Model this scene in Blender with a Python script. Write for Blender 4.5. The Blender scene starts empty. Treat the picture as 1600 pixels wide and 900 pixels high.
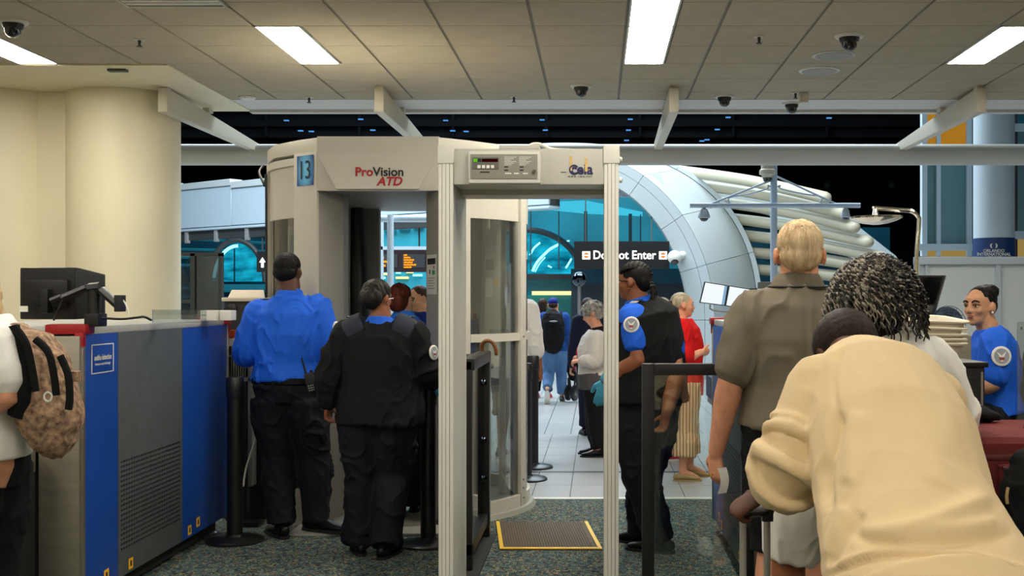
import bpy, bmesh, math, random
import numpy as np
from mathutils import Vector, Matrix, noise
random.seed(7); np.random.seed(7)
R = math.radians
scene = bpy.context.scene
COL = scene.collection

# ------------------------------------------------------------------ camera
F, CX, CY, EYE = 1830.0, 933.0, 468.0, 1.5      # focal length and vanishing point in px of the 1600x900 frame, eye height in m
cam_d = bpy.data.cameras.new('camera'); cam = bpy.data.objects.new('camera', cam_d); COL.objects.link(cam)
cam.location = (0, 0, EYE); cam.rotation_euler = (R(90), 0, 0)
cam_d.sensor_width = 36; cam_d.lens = F / 1600 * 36
cam_d.shift_x = -(CX - 800) / 1600; cam_d.shift_y = (CY - 450) / 1600
cam_d.clip_start = .05; cam_d.clip_end = 200
scene.camera = cam
def P(px, py, D):                                # pixel + distance -> point
    return Vector(((px - CX) * D / F, D, EYE + (CY - py) * D / F))
def ground(px, py, z=0):
    D = (EYE - z) * F / (py - CY); return P(px, py, D)

# ------------------------------------------------------------------ world, large lights, exposure
w = bpy.data.worlds.new('world'); scene.world = w; w.use_nodes = True
w.node_tree.nodes['Background'].inputs[0].default_value = (.045, .06, .085, 1)
w.node_tree.nodes['Background'].inputs[1].default_value = .25
PANEL_STRENGTH = 40.0
PANEL_COLOR = (1.0, .945, .82)
def area(name, loc, size, energy, color, rot=(0, 0, 0), size_y=None):
    l = bpy.data.lights.new(name, 'AREA'); l.energy = energy; l.color = color; l.size = size
    if size_y: l.shape = 'RECTANGLE'; l.size_y = size_y
    o = bpy.data.objects.new(name, l); COL.objects.link(o); o.location = loc; o.rotation_euler = rot
    return o
area('atrium_unseen_lamp', (1, 17.5, 9.5), 9, 1900, (.80, .92, 1), size_y=6)  # unseen overhead lamps that give the atrium its cool light
area('atrium_unseen_lamp', (-9, 21, 9.5), 6, 1900, (.74, .88, 1), size_y=6)  # unseen lamp added to brighten the white bulkhead
area('atrium_unseen_lamp', (-2, 27, 10), 10, 1900, (.70, .90, 1), size_y=6)
vs = scene.view_settings
vs.view_transform = 'Standard'; vs.look = 'None'; vs.gamma = 1; vs.use_curve_mapping = False
vs.exposure = 0.0

# ------------------------------------------------------------------ materials
def lin(c):
    def f(v):
        v /= 255.0
        return v / 12.92 if v <= .04045 else ((v + .055) / 1.055) ** 2.4
    return (f(c[0]), f(c[1]), f(c[2]), 1)
MATS = {}
def mat(name, rgb, rough=.5, metal=0., var=0., vscale=8., bump=0., bscale=60., stretch=(1, 1, 1), emit=0., spec=.5, coat=0., sheen=0., rgb2=None):
    m = bpy.data.materials.new(name); m.use_nodes = True; MATS[name] = m
    nt = m.node_tree; b = nt.nodes['Principled BSDF']
    b.inputs['Base Color'].default_value = lin(rgb); b.inputs['Roughness'].default_value = rough
    b.inputs['Metallic'].default_value = metal; b.inputs['Specular IOR Level'].default_value = spec
    if coat: b.inputs['Coat Weight'].default_value = coat
    if sheen: b.inputs['Sheen Weight'].default_value = sheen
    if emit: b.inputs['Emission Color'].default_value = lin(rgb); b.inputs['Emission Strength'].default_value = emit
    tc = nt.nodes.new('ShaderNodeTexCoord'); mp = nt.nodes.new('ShaderNodeMapping'); mp.inputs['Scale'].default_value = stretch
    nt.links.new(tc.outputs['Object'], mp.inputs['Vector'])
    if var or rgb2:
        n = nt.nodes.new('ShaderNodeTexNoise'); n.inputs['Scale'].default_value = vscale; n.inputs['Detail'].default_value = 6
        nt.links.new(mp.outputs[0], n.inputs['Vector'])
        r = nt.nodes.new('ShaderNodeValToRGB'); r.color_ramp.elements[0].position = .3; r.color_ramp.elements[1].position = .7
        c = lin(rgb)
        if rgb2: c0, c1 = c, lin(rgb2)
        else: c0 = tuple(x * (1 - var) for x in c[:3]) + (1,); c1 = tuple(min(1, x * (1 + var)) for x in c[:3]) + (1,)
        r.color_ramp.elements[0].color = c0; r.color_ramp.elements[1].color = c1
        nt.links.new(n.outputs['Fac'], r.inputs[0]); nt.links.new(r.outputs[0], b.inputs['Base Color'])
    if bump:
        n2 = nt.nodes.new('ShaderNodeTexNoise'); n2.inputs['Scale'].default_value = bscale; n2.inputs['Detail'].default_value = 4
        nt.links.new(mp.outputs[0], n2.inputs['Vector'])
        bp = nt.nodes.new('ShaderNodeBump'); bp.inputs['Strength'].default_value = bump; bp.inputs['Distance'].default_value = .004
        nt.links.new(n2.outputs['Fac'], bp.inputs['Height']); nt.links.new(bp.outputs[0], b.inputs['Normal'])
    return m
def glow(name, rgb, s):
    m = bpy.data.materials.new(name); m.use_nodes = True; MATS[name] = m
    nt = m.node_tree; nt.nodes.remove(nt.nodes['Principled BSDF'])
    e = nt.nodes.new('ShaderNodeEmission'); e.inputs[0].default_value = lin(rgb); e.inputs[1].default_value = s
    nt.links.new(e.outputs[0], nt.nodes['Material Output'].inputs[0]); return m
def clear(name, tint=(235, 240, 240), refl=.06, rough=.02, haze=0., hazec=(200, 205, 205), ior=1.45):
    m = bpy.data.materials.new(name); m.use_nodes = True; MATS[name] = m
    nt = m.node_tree; nt.nodes.remove(nt.nodes['Principled BSDF']); L = nt.links
    t = nt.nodes.new('ShaderNodeBsdfTransparent'); t.inputs[0].default_value = lin(tint)
    g = nt.nodes.new('ShaderNodeBsdfGlossy'); g.inputs['Roughness'].default_value = rough
    fr = nt.nodes.new('ShaderNodeFresnel'); fr.inputs[0].default_value = ior
    ad = nt.nodes.new('ShaderNodeMath'); ad.operation = 'MULTIPLY_ADD'; ad.inputs[1].default_value = 1.0; ad.inputs[2].default_value = refl
    L.new(fr.outputs[0], ad.inputs[0])
    mx = nt.nodes.new('ShaderNodeMixShader'); L.new(ad.outputs[0], mx.inputs[0])
    src = t
    if haze:
        d = nt.nodes.new('ShaderNodeBsdfDiffuse'); d.inputs[0].default_value = lin(hazec)
        m2 = nt.nodes.new('ShaderNodeMixShader'); m2.inputs[0].default_value = haze
        L.new(t.outputs[0], m2.inputs[1]); L.new(d.outputs[0], m2.inputs[2]); src = m2
    L.new(src.outputs[0], mx.inputs[1]); L.new(g.outputs[0], mx.inputs[2])
    L.new(mx.outputs[0], nt.nodes['Material Output'].inputs[0]); return m

mat('cream_paint', (226, 216, 186), .55, var=.03, vscale=2)
mat('ceiling_tile', (172, 163, 143), .9, var=.05, vscale=5, bump=.3, bscale=220)
mat('ceiling_grid', (120, 116, 106), .6)
mat('soffit_paint', (205, 204, 200), .6)
mat('white_metal', (182, 180, 172), .4, spec=.4)
mat('beam_paint', (200, 194, 176), .45)
mat('dark_void', (9, 10, 13), .9, spec=.1)
mat('black_plastic', (20, 20, 22), .42, bump=.1, bscale=300)
mat('black_metal', (17, 17, 18), .35, var=.2, vscale=20)
mat('black_matte', (12, 12, 13), .75)
mat('dark_grey', (52, 53, 54), .5)
mat('grey_laminate', (78, 84, 86), .55, var=.10, vscale=14, bump=.2, bscale=400)
mat('xray_blue', (8, 68, 158), .45, var=.08, vscale=5)
mat('xray_navy', (30, 58, 110), .5, var=.1, vscale=6)
mat('stainless', (176, 170, 156), .34, metal=.85, var=.10, vscale=3, stretch=(1, 1, 14), bump=.06, bscale=90)
mat('xray_top', (172, 172, 168), .4, var=.04)
mat('red_plastic', (150, 24, 28), .35)
mat('yellow_sticker', (240, 178, 20), .5)
mat('scanner_beige', (202, 197, 184), .45, var=.03, vscale=3)
mat('scanner_grey', (158, 155, 147), .5, var=.04, vscale=3)
mat('scanner_dark', (58, 57, 55), .5)
mat('detector_grey', (186, 184, 174), .42, var=.03, vscale=4)
mat('detector_light', (212, 210, 200), .4, var=.03, vscale=4)
mat('panel_grey', (138, 136, 124), .5)
mat('label_white', (228, 226, 218), .6)
mat('label_grey', (150, 150, 146), .6)
mat('ink_black', (22, 22, 26), .6)
mat('ink_red', (176, 28, 34), .6)
mat('ink_navy', (30, 32, 84), .6)
mat('ink_green', (40, 160, 100), .6)
mat('tape_tan', (216, 182, 110), .6, var=.1)
mat('chrome', (225, 220, 210), .12, metal=1)
mat('steel_rod', (170, 170, 168), .3, metal=.8)
mat('dome_glass', (10, 10, 12), .06, spec=.9)
mat('mat_rubber', (86, 72, 54), .8, var=.1, vscale=20)
mat('tape_yellow', (232, 186, 34), .55, var=.06, vscale=12)
mat('wood_cane', (128, 78, 34), .35, var=.25, vscale=12, stretch=(1, 1, 6))
mat('floor_tile', (164, 162, 160), .32, var=.05, vscale=2.2)
mat('grout', (92, 94, 98), .8)
mat('arch_white', (204, 212, 212), .5, var=.02, vscale=1)
mat('arch_face', (180, 190, 192), .5, var=.02, vscale=1)
mat('rail_white', (184, 176, 152), .4)
mat('band_white', (196, 214, 224), .5)
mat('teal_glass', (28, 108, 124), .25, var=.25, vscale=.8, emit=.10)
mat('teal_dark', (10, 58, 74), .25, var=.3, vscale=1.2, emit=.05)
mat('window_teal', (96, 138, 142), .2, var=.08, vscale=1)
mat('partition_white', (196, 206, 214), .5)
mat('partition_frame', (176, 190, 206), .45)
mat('banner_blue', (18, 52, 104), .5)
mat('amber_wall', (196, 132, 34), .7, var=.3, vscale=2)
mat('bin_white', (222, 212, 190), .5, var=.03)
mat('mesh_grey', (66, 70, 70), .5)
glow('cyan_glow', (30, 190, 235), 1.1)
glow('cyan_line', (140, 235, 255), 2.2)
glow('blue_speck', (90, 160, 235), .9)
glow('warm_strip', (255, 226, 150), 1.6)
glow('sign_white', (255, 255, 250), 2.2)
glow('sign_orange', (236, 130, 40), 1.2)
glow('led_orange', (255, 150, 10), 1.7)
glow('led_green', (110, 200, 30), .8)
glow('led_red', (60, 10, 8), .6)
glow('screen_white', (238, 246, 252), 1.05)
glow('screen_blue', (40, 80, 200), .8)
glow('amber_glow', (214, 150, 44), .55)
glow('amber_soft', (206, 176, 96), .45)
glow('poster_blue', (40, 130, 205), .02)
clear('clear_glass', (236, 240, 238), .05)
clear('scanner_glass', (240, 242, 240), .10, haze=.05, hazec=(215, 215, 205), ior=1.15)
clear('smoke_glass', (150, 150, 150), .06)
clear('acrylic', (232, 238, 240), .07, haze=.06)
m = mat('poster_number', (44, 124, 196), .5)
nt = m.node_tree                                   # printed glow-like gradient of the number sheet
g = nt.nodes.new('ShaderNodeTexGradient'); g.gradient_type = 'SPHERICAL'
tc = nt.nodes.new('ShaderNodeTexCoord'); mp = nt.nodes.new('ShaderNodeMapping'); mp.vector_type = 'TEXTURE'
mp.inputs['Location'].default_value = (.5, .5, .5); mp.inputs['Scale'].default_value = (.75, .75, .75)
nt.links.new(tc.outputs['Generated'], mp.inputs[0]); nt.links.new(mp.outputs[0], g.inputs[0])
r = nt.nodes.new('ShaderNodeValToRGB'); r.color_ramp.elements[0].color = lin((20, 70, 150)); r.color_ramp.elements[1].color = lin((110, 200, 245))
r.color_ramp.elements[1].position = .6
nt.links.new(g.outputs['Fac'], r.inputs[0]); nt.links.new(r.outputs[0], nt.nodes['Principled BSDF'].inputs['Base Color'])
# carpet: dark blue-green pile with yellow, rust and pale flecks
m = mat('carpet', (50, 64, 68), .95, bump=.6, bscale=420)
nt = m.node_tree; L = nt.links; b = nt.nodes['Principled BSDF']; b.inputs['Specular IOR Level'].default_value = .1
tc = nt.nodes.new('ShaderNodeTexCoord')
def ramp2(fac, c0, c1, p0, p1):
    r = nt.nodes.new('ShaderNodeValToRGB'); r.color_ramp.elements[0].color = lin(c0); r.color_ramp.elements[1].color = lin(c1)
    r.color_ramp.elements[0].position = p0; r.color_ramp.elements[1].position = p1; L.new(fac, r.inputs[0]); return r.outputs[0]
n = nt.nodes.new('ShaderNodeTexNoise'); n.inputs['Scale'].default_value = 30; n.inputs['Detail'].default_value = 3; L.new(tc.outputs['Object'], n.inputs[0])
base = ramp2(n.outputs['Fac'], (46, 58, 64), (88, 106, 106), .35, .65)
def fleck(prev, scale, col, th, off):
    mp = nt.nodes.new('ShaderNodeMapping'); mp.inputs['Location'].default_value = (off, off * 2, 0); L.new(tc.outputs['Object'], mp.inputs[0])
    v = nt.nodes.new('ShaderNodeTexVoronoi'); v.inputs['Scale'].default_value = scale; L.new(mp.outputs[0], v.inputs['Vector'])
    sep = nt.nodes.new('ShaderNodeSeparateColor'); L.new(v.outputs['Color'], sep.inputs[0])
    gt = nt.nodes.new('ShaderNodeMath'); gt.operation = 'GREATER_THAN'; gt.inputs[1].default_value = th; L.new(sep.outputs[0], gt.inputs[0])
    lt = nt.nodes.new('ShaderNodeMath'); lt.operation = 'LESS_THAN'; lt.inputs[1].default_value = .5; L.new(v.outputs['Distance'], lt.inputs[0])
    mu = nt.nodes.new('ShaderNodeMath'); mu.operation = 'MULTIPLY'; L.new(gt.outputs[0], mu.inputs[0]); L.new(lt.outputs[0], mu.inputs[1])
    mx = nt.nodes.new('ShaderNodeMix'); mx.data_type = 'RGBA'; L.new(mu.outputs[0], mx.inputs[0]); L.new(prev, mx.inputs[6]); mx.inputs[7].default_value = lin(col)
    return mx.outputs[2]
c = fleck(base, 75, (168, 150, 84), .80, .3); c = fleck(c, 60, (150, 92, 72), .92, 1.7); c = fleck(c, 85, (26, 34, 42), .78, 2.9); c = fleck(c, 70, (104, 128, 122), .82, 5.1)
L.new(c, b.inputs['Base Color'])
# far floor beyond the separately laid tiles
m = mat('floor_far', (186, 184, 182), .32)
nt = m.node_tree; L = nt.links; tc = nt.nodes.new('ShaderNodeTexCoord'); bt = nt.nodes.new('ShaderNodeTexBrick')
bt.offset = .0; bt.inputs['Scale'].default_value = 1; bt.inputs['Brick Width'].default_value = .295; bt.inputs['Row Height'].default_value = .6
bt.inputs['Mortar Size'].default_value = .006; bt.inputs['Color1'].default_value = lin((166, 164, 162)); bt.inputs['Color2'].default_value = lin((156, 156, 156)); bt.inputs['Mortar'].default_value = lin((92, 94, 98))
L.new(tc.outputs['Object'], bt.inputs['Vector']); L.new(bt.outputs[0], nt.nodes['Principled BSDF'].inputs['Base Color'])

# ------------------------------------------------------------------ object helpers
def props(o, label=None, cat=None, group=None, kind=None):
    if label: o['label'] = label
    if cat: o['category'] = cat
    if group: o['group'] = group
    if kind: o['kind'] = kind
    return o
def thing(name, loc, label, cat, group=None, kind=None):
    o = bpy.data.objects.new(name, None); COL.objects.link(o); o.location = loc; o.empty_display_size = .1
    return props(o, label, cat, group, kind)
def root_loc(o):
    v = Vector((0, 0, 0))
    while o is not None:
        v += Vector(o.location); o = o.parent
    return v
def link(name, mesh, parent=None, loc=None):
    o = bpy.data.objects.new(name, mesh); COL.objects.link(o)
    if parent: o.parent = parent
    if loc is not None: o.location = loc
    return o
class MB:
    def __init__(s): s.v = []; s.f = []
    def add(s, vs, fs):
        n = len(s.v); s.v += [tuple(p) for p in vs]; s.f += [tuple(i + n for i in f) for f in fs]; return s
    def box(s, x0, x1, y0, y1, z0, z1):
        return s.add([(x0, y0, z0), (x1, y0, z0), (x1, y1, z0), (x0, y1, z0), (x0, y0, z1), (x1, y0, z1), (x1, y1, z1), (x0, y1, z1)],
                     [(3, 2, 1, 0), (4, 5, 6, 7), (0, 1, 5, 4), (1, 2, 6, 5), (2, 3, 7, 6), (3, 0, 4, 7)])
    def obox(s, c, size, M=Matrix.Identity(3)):
        c = Vector(c); hx, hy, hz = [q / 2 for q in size]
        vs = [c + M @ Vector(q) for q in [(-hx, -hy, -hz), (hx, -hy, -hz), (hx, hy, -hz), (-hx, hy, -hz), (-hx, -hy, hz), (hx, -hy, hz), (hx, hy, hz), (-hx, hy, hz)]]
        return s.add(vs, [(3, 2, 1, 0), (4, 5, 6, 7), (0, 1, 5, 4), (1, 2, 6, 5), (2, 3, 7, 6), (3, 0, 4, 7)])
    def prism(s, poly, z0, z1):                    # poly: counter-clockwise xy
        n = len(poly)
        return s.add([(x, y, z0) for x, y in poly] + [(x, y, z1) for x, y in poly],
                     [tuple(range(n - 1, -1, -1)), tuple(range(n, 2 * n))] + [(i, (i + 1) % n, n + (i + 1) % n, n + i) for i in range(n)])
    def hull(s, a, b):                              # two matching rings of points -> closed solid
        n = len(a)
        return s.add(list(a) + list(b), [tuple(range(n - 1, -1, -1)), tuple(range(n, 2 * n))] + [(i, (i + 1) % n, n + (i + 1) % n, n + i) for i in range(n)])
    def tube(s, pts, rad, seg=10, side=None, cap=True, round_cap=False):
        pts = [Vector(p) for p in pts]; n = len(pts)
        if not isinstance(rad, (list, tuple)): rad = [rad] * n
        if round_cap:
            def ra(r): return r if not isinstance(r, tuple) else (r[0] + r[1]) / 2
            d0 = (pts[0] - pts[1]).normalized(); d1 = (pts[-1] - pts[-2]).normalized(); r0, r1 = rad[0], rad[-1]
            sc = lambda r, k: tuple(q * k for q in r) if isinstance(r, tuple) else r * k
            pre = [(pts[0] + d0 * ra(r0) * math.sin(a), sc(r0, math.cos(a))) for a in (R(85), R(60), R(30))]
            post = [(pts[-1] + d1 * ra(r1) * math.sin(a), sc(r1, math.cos(a))) for a in (R(30), R(60), R(85))]
            pts = [q[0] for q in pre] + pts + [q[0] for q in post]; rad = [q[1] for q in pre] + list(rad) + [q[1] for q in post]; n = len(pts)
        tang = []
        for i in range(n):
            t = (pts[min(i + 1, n - 1)] - pts[max(i - 1, 0)])
            tang.append(t.normalized() if t.length > 1e-9 else Vector((0, 0, 1)))
        u = Vector(side) if side is not None else (Vector((1, 0, 0)) if abs(tang[0].x) < .8 else Vector((0, 1, 0)))
        vs = []; fs = []
        for i in range(n):
            t = tang[i]
            uu = (Vector(side) if side is not None else u); uu = uu - t * uu.dot(t)
            if uu.length < 1e-5: uu = t.orthogonal()
            uu.normalize(); u = uu; vv = t.cross(uu)
            r = rad[i]; rx, ry = r if isinstance(r, tuple) else (r, r)
            for k in range(seg):
                a = 2 * math.pi * k / seg
                vs.append(pts[i] + uu * (rx * math.cos(a)) + vv * (ry * math.sin(a)))
        for i in range(n - 1):
            for k in range(seg):
                a, b2 = i * seg + k, i * seg + (k + 1) % seg
                fs.append((a, b2, b2 + seg, a + seg))
        if cap: fs.append(tuple(range(seg - 1, -1, -1))); fs.append(tuple(range((n - 1) * seg, n * seg)))
        return s.add(vs, fs)
    def cyl(s, p0, p1, r, seg=16): return s.tube([p0, p1], r, seg)
    def lathe(s, c, prof, seg=24, axis=(0, 0, 1), a0=0, a1=2 * math.pi):   # prof: (radius, height) from bottom to top
        c = Vector(c); ax = Vector(axis).normalized(); u = ax.orthogonal().normalized(); v = ax.cross(u)
        n = len(prof); vs = []; fs = []
        for r, h in prof:
            for k in range(seg):
                a = a0 + (a1 - a0) * k / seg
                vs.append(c + ax * h + (u * math.cos(a) + v * math.sin(a)) * r)
        for i in range(n - 1):
            for k in range(seg):
                a, b2 = i * seg + k, i * seg + (k + 1) % seg
                fs.append((a, b2, b2 + seg, a + seg))
        fs.append(tuple(range(seg - 1, -1, -1))); fs.append(tuple(range((n - 1) * seg, n * seg)))
        return s.add(vs, fs)
    def ell(s, c, r, M=Matrix.Identity(3), seg=16, rings=10):
        c = Vector(c); rx, ry, rz = r; vs = [c + M @ Vector((0, 0, -rz))]; fs = []
        for i in range(1, rings):
            ph = -math.pi / 2 + math.pi * i / rings
            for k in range(seg):
                a = 2 * math.pi * k / seg
                vs.append(c + M @ Vector((rx * math.cos(ph) * math.cos(a), ry * math.cos(ph) * math.sin(a), rz * math.sin(ph))))
        vs.append(c + M @ Vector((0, 0, rz))); top = len(vs) - 1
        for k in range(seg):
            fs.append((0, 1 + (k + 1) % seg, 1 + k)); b2 = 1 + (rings - 2) * seg
            fs.append((top, b2 + k, b2 + (k + 1) % seg))
        for i in range(rings - 2):
            for k in range(seg):
                a, b2 = 1 + i * seg + k, 1 + i * seg + (k + 1) % seg
                fs.append((a, b2, b2 + seg, a + seg))
        return s.add(vs, fs)
    def arc_wall(s, c, r0, r1, z0, z1, t0, t1, n=12):   # curved slab, theta from -Y towards +X
        def pt(r, t, z): return (c[0] + r * math.sin(t), c[1] - r * math.cos(t), z)
        vs = []; fs = []
        for i in range(n + 1):
            t = t0 + (t1 - t0) * i / n
            vs += [pt(r0, t, z0), pt(r1, t, z0), pt(r1, t, z1), pt(r0, t, z1)]
        for i in range(n):
            a, b2 = 4 * i, 4 * i + 4
            for k in range(4): fs.append((a + k, a + (k + 1) % 4, b2 + (k + 1) % 4, b2 + k))
        fs += [(3, 2, 1, 0), tuple(4 * n + q for q in (0, 1, 2, 3))]
        return s.add(vs, fs)
    def build(s, name, m, parent=None, bevel=0, smooth=None, label=None, cat=None, group=None, kind=None, seg=2, angle=38):
        off = root_loc(parent) if parent else None
        if off is None:
            a = np.array(s.v); off = Vector(((a[:, 0].min() + a[:, 0].max()) / 2, (a[:, 1].min() + a[:, 1].max()) / 2, a[:, 2].min()))
        me = bpy.data.meshes.new(name); me.from_pydata([(p[0] - off.x, p[1] - off.y, p[2] - off.z) for p in s.v], [], s.f)
        bm = bmesh.new(); bm.from_mesh(me); bmesh.ops.recalc_face_normals(bm, faces=bm.faces)
        if bevel:
            ed = [e for e in bm.edges if len(e.link_faces) == 2 and e.calc_face_angle(0) > R(30)]
            bmesh.ops.bevel(bm, geom=ed, offset=bevel, segments=seg, profile=.7, affect='EDGES', clamp_overlap=True)
        for f in bm.faces: f.smooth = True
        for e in bm.edges:
            e.smooth = not (len(e.link_faces) == 2 and e.calc_face_angle(0) > R(angle))
        bm.to_mesh(me); bm.free()
        me.materials.append(MATS[m] if isinstance(m, str) else m)
        o = link(name, me, parent, None if parent else off)
        return props(o, label, cat, group, kind)
def bx(name, m, parent, x0, x1, y0, y1, z0, z1, bevel=0, **k): return MB().box(x0, x1, y0, y1, z0, z1).build(name, m, parent, bevel, **k)
def dup(src, parent=None, loc=None):               # copy of a thing with its parts and sub-parts
    o = src.copy(); COL.objects.link(o)
    if parent is not None: o.parent = parent
    if loc is not None: o.location = loc
    for ch in list(src.children): dup(ch, o)
    return o
ROT_FRONT = Matrix.Rotation(R(90), 3, 'X')                                 # lettering that faces the camera side (-Y)
ROT_RIGHT = Matrix.Rotation(R(90), 3, 'Z') @ ROT_FRONT                     # lettering that faces +X
def text(name, st, size, loc, m, parent, rot=ROT_FRONT, align='CENTER', bold=0, shear=0, depth=.001, sx=1, spacing=1, **k):
    cu = bpy.data.curves.new(name, 'FONT'); cu.body = st; cu.size = size; cu.align_x = align; cu.align_y = 'CENTER'
    cu.offset = bold; cu.shear = shear; cu.extrude = depth; cu.resolution_u = 3; cu.space_character = spacing
    t = bpy.data.objects.new(name, cu); COL.objects.link(t)
    me = bpy.data.meshes.new_from_object(t.evaluated_get(bpy.context.evaluated_depsgraph_get()))
    bpy.data.objects.remove(t); bpy.data.curves.remove(cu)
    off = root_loc(parent); M = rot @ Matrix.Diagonal((sx, 1, 1)); lo = Vector(loc) - off
    for v in me.vertices: v.co = M @ v.co + lo
    me.materials.clear(); me.materials.append(MATS[m])
    return props(link(name, me, parent), **k)
def catmull(pts, sub=6):
    pts = [Vector(p) for p in pts]; out = []
    for i in range(len(pts) - 1):
        p0, p1, p2, p3 = pts[max(i - 1, 0)], pts[i], pts[i + 1], pts[min(i + 2, len(pts) - 1)]
        for k in range(sub):
            t = k / sub
            out.append(.5 * ((2 * p1) + (p2 - p0) * t + (2 * p0 - 5 * p1 + 4 * p2 - p3) * t * t + (3 * p1 - p0 - 3 * p2 + p3) * t ** 3))
    return out + [pts[-1]]
# ================================================================== THE SETTING
CEIL = EYE + 1.79
# ---- floor
fl = bx('floor_carpet', 'carpet', None, -7, 7, -5, 8.80, -.12, 0, kind='structure', label='dark blue-green carpet with yellow and rust flecks', cat='floor')
ft = bx('floor_tiles', 'grout', None, -16, 16, 8.80, 13.05, -.12, -.004, kind='structure', label='pale grey floor tiles in straight joints beyond the carpet', cat='floor')
TW, TR = .292, .60
tm = None
for r_ in range(7):
    for c_ in range(-13, 9):
        x0 = -.204 + TW * c_; y0 = 8.86 + TR * r_
        if tm is None:
            t = MB().box(0, TW - .007, 0, TR - .007, -.02, 0).build('tile', 'floor_tile', ft, bevel=.0015, seg=1); tm = t.data
            for v in tm.vertices: v.co += Vector(ft.location)
        else:
            t = link('tile', tm, ft)
        t.location = Vector((x0, y0, 0)) - Vector(ft.location)
bx('tile_surround', 'floor_far', ft, -16, -.204 - 13 * TW - .007, 8.86, 13.05, -.02, 0)
bx('tile_surround', 'floor_far', ft, -.204 + 9 * TW, 16, 8.86, 13.05, -.02, 0)
bx('groove', 'dark_grey', ft, -8, 8, 10.15, 10.22, -.005, .003)
bx('trim_1', 'detector_light', None, -7, 7, 8.79, 8.86, -.02, .006, bevel=.002, kind='structure', label='thin metal strip between carpet and tiles', cat='trim')
bx('floor_concourse', 'floor_far', None, -25, 25, 13.055, 62, -.12, 0, kind='structure', label='pale tiled concourse floor running far beyond the checkpoint', cat='floor')
# ---- ceiling: slab, grid, tiles
GX0 = .19; GW = .61; ROWS = [6.44 + .61 * k for k in range(7)] + [10.47]
ce = thing('ceiling', (0, 3, CEIL), 'suspended ceiling of cream square tiles over the checkpoint', 'ceiling', kind='structure')
bx('grid_backing', 'ceiling_grid', ce, -7, 7, 6.44, 10.47, CEIL + .012, CEIL + .06)
bx('near_slab', 'ceiling_tile', ce, -7, 7, -5, 6.43, CEIL, CEIL + .08)
LIGHTS = []                                         # (x0, x1, y0, y1)
for x0 in (-4.385, -2.25, .20, 2.64): LIGHTS.append((x0, x0 + .305, 7.66, 8.88))
LIGHTS.append((.20, .505, 6.44, 7.66))
tiles = {}
def ctile(x0, x1, y0, y1):
    wx, wy = round(x1 - x0, 3), round(y1 - y0, 3)
    if (wx, wy) not in tiles:
        o = MB().box(0, wx, 0, wy, 0, .02).build('tile', 'ceiling_tile', ce, bevel=.003, seg=1); tiles[(wx, wy)] = o.data
        for v in o.data.vertices: v.co += Vector(ce.location)
    else: o = link('tile', tiles[(wx, wy)], ce)
    o.location = Vector((x0, y0, CEIL)) - Vector(ce.location)
for i in range(7):
    y0, y1 = ROWS[i] + .004, ROWS[i + 1] - .004
    for c_ in range(-9, 7):
        x0, x1 = GX0 + GW * c_ + .009, GX0 + GW * (c_ + 1) - .009
        if y0 > 8.7 and x1 < -3.2: continue
        lit = [q for q in LIGHTS if q[2] < (y0 + y1) / 2 < q[3] and x0 - .05 < q[0] < x1]
        if not lit: ctile(x0, x1, y0, y1)
        elif lit[0][0] - x0 > .2: ctile(x0, lit[0][0] - .01, y0, y1)
        else: ctile(lit[0][1] + .012, x1, y0, y1)
    if i == 6 or True:
        pass
# plain soffit round the columns and the smooth band that ends the ceiling
bx('column_soffit', 'cream_paint', ce, -7, -3.27, 8.90, 11.07, CEIL - .012, CEIL + .04)
bx('edge_band', 'soffit_paint', ce, -3.27, 7, 10.47, 11.07, CEIL - .004, CEIL + .06)
bx('edge_lip', 'soffit_paint', ce, -3.27, 7, 11.02, 11.12, CEIL - .03, CEIL + .35, bevel=.006)
# ---- ceiling light panels
def ceiling_light(x0, x1, y0, y1, z, label):
    t = thing('ceiling_light', ((x0 + x1) / 2, (y0 + y1) / 2, z), label, 'ceiling light', 'recessed ceiling light panels')
    f = MB(); e = .012
    f.box(x0, x1, y0, y0 + e, z - .006, z + .03).box(x0, x1, y1 - e, y1, z - .006, z + .03).box(x0, x0 + e, y0, y1, z - .006, z + .03).box(x1 - e, x1, y0, y1, z - .006, z + .03)
    f.build('frame', 'detector_light', t)
    bx('diffuser', 'panel_glow', t, x0 + e, x1 - e, y0 + e, y1 - e, z - .001, z + .02)
MATS['panel_glow'] = glow('panel_glow', (255, 255, 255), PANEL_STRENGTH); MATS['panel_glow'].node_tree.nodes['Emission'].inputs[0].default_value = PANEL_COLOR + (1,)
for q, lb in zip(LIGHTS, ['bright ceiling light panel above the cream columns', 'bright ceiling light panel between the columns and the body scanner',
                          'far one of the two bright panels in line above the walk-through detector', 'bright ceiling light panel above the mirror on a chrome arm',
                          'near one of the two bright panels in line above the walk-through detector']):
    ceiling_light(*q, CEIL, lb)
k = 0
for y0 in (3.9, .3, -3.3):                           # the same luminaires go on over and behind the viewer
    for x0 in (-4.69, -2.25, .20, 2.64):
        ceiling_light(x0, x0 + .305, y0, y0 + 1.22, CEIL - .004, 'ceiling light panel out of view in the part of the hall nearer the viewer')
# ---- walls that close the hall out of view
bx('wall_left', 'cream_paint', None, -7.2, -7, -5, 11, 0, CEIL, kind='structure', label='cream side wall beside the columns', cat='wall')
bx('wall_right', 'cream_paint', None, 7, 7.2, -5, 10.8, 0, CEIL, kind='structure', label='cream side wall opposite the columns', cat='wall')
bx('wall_back', 'cream_paint', None, -7.2, 7.2, -5.2, -5, 0, CEIL, kind='structure', label='cream wall behind the viewer', cat='wall')
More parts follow.
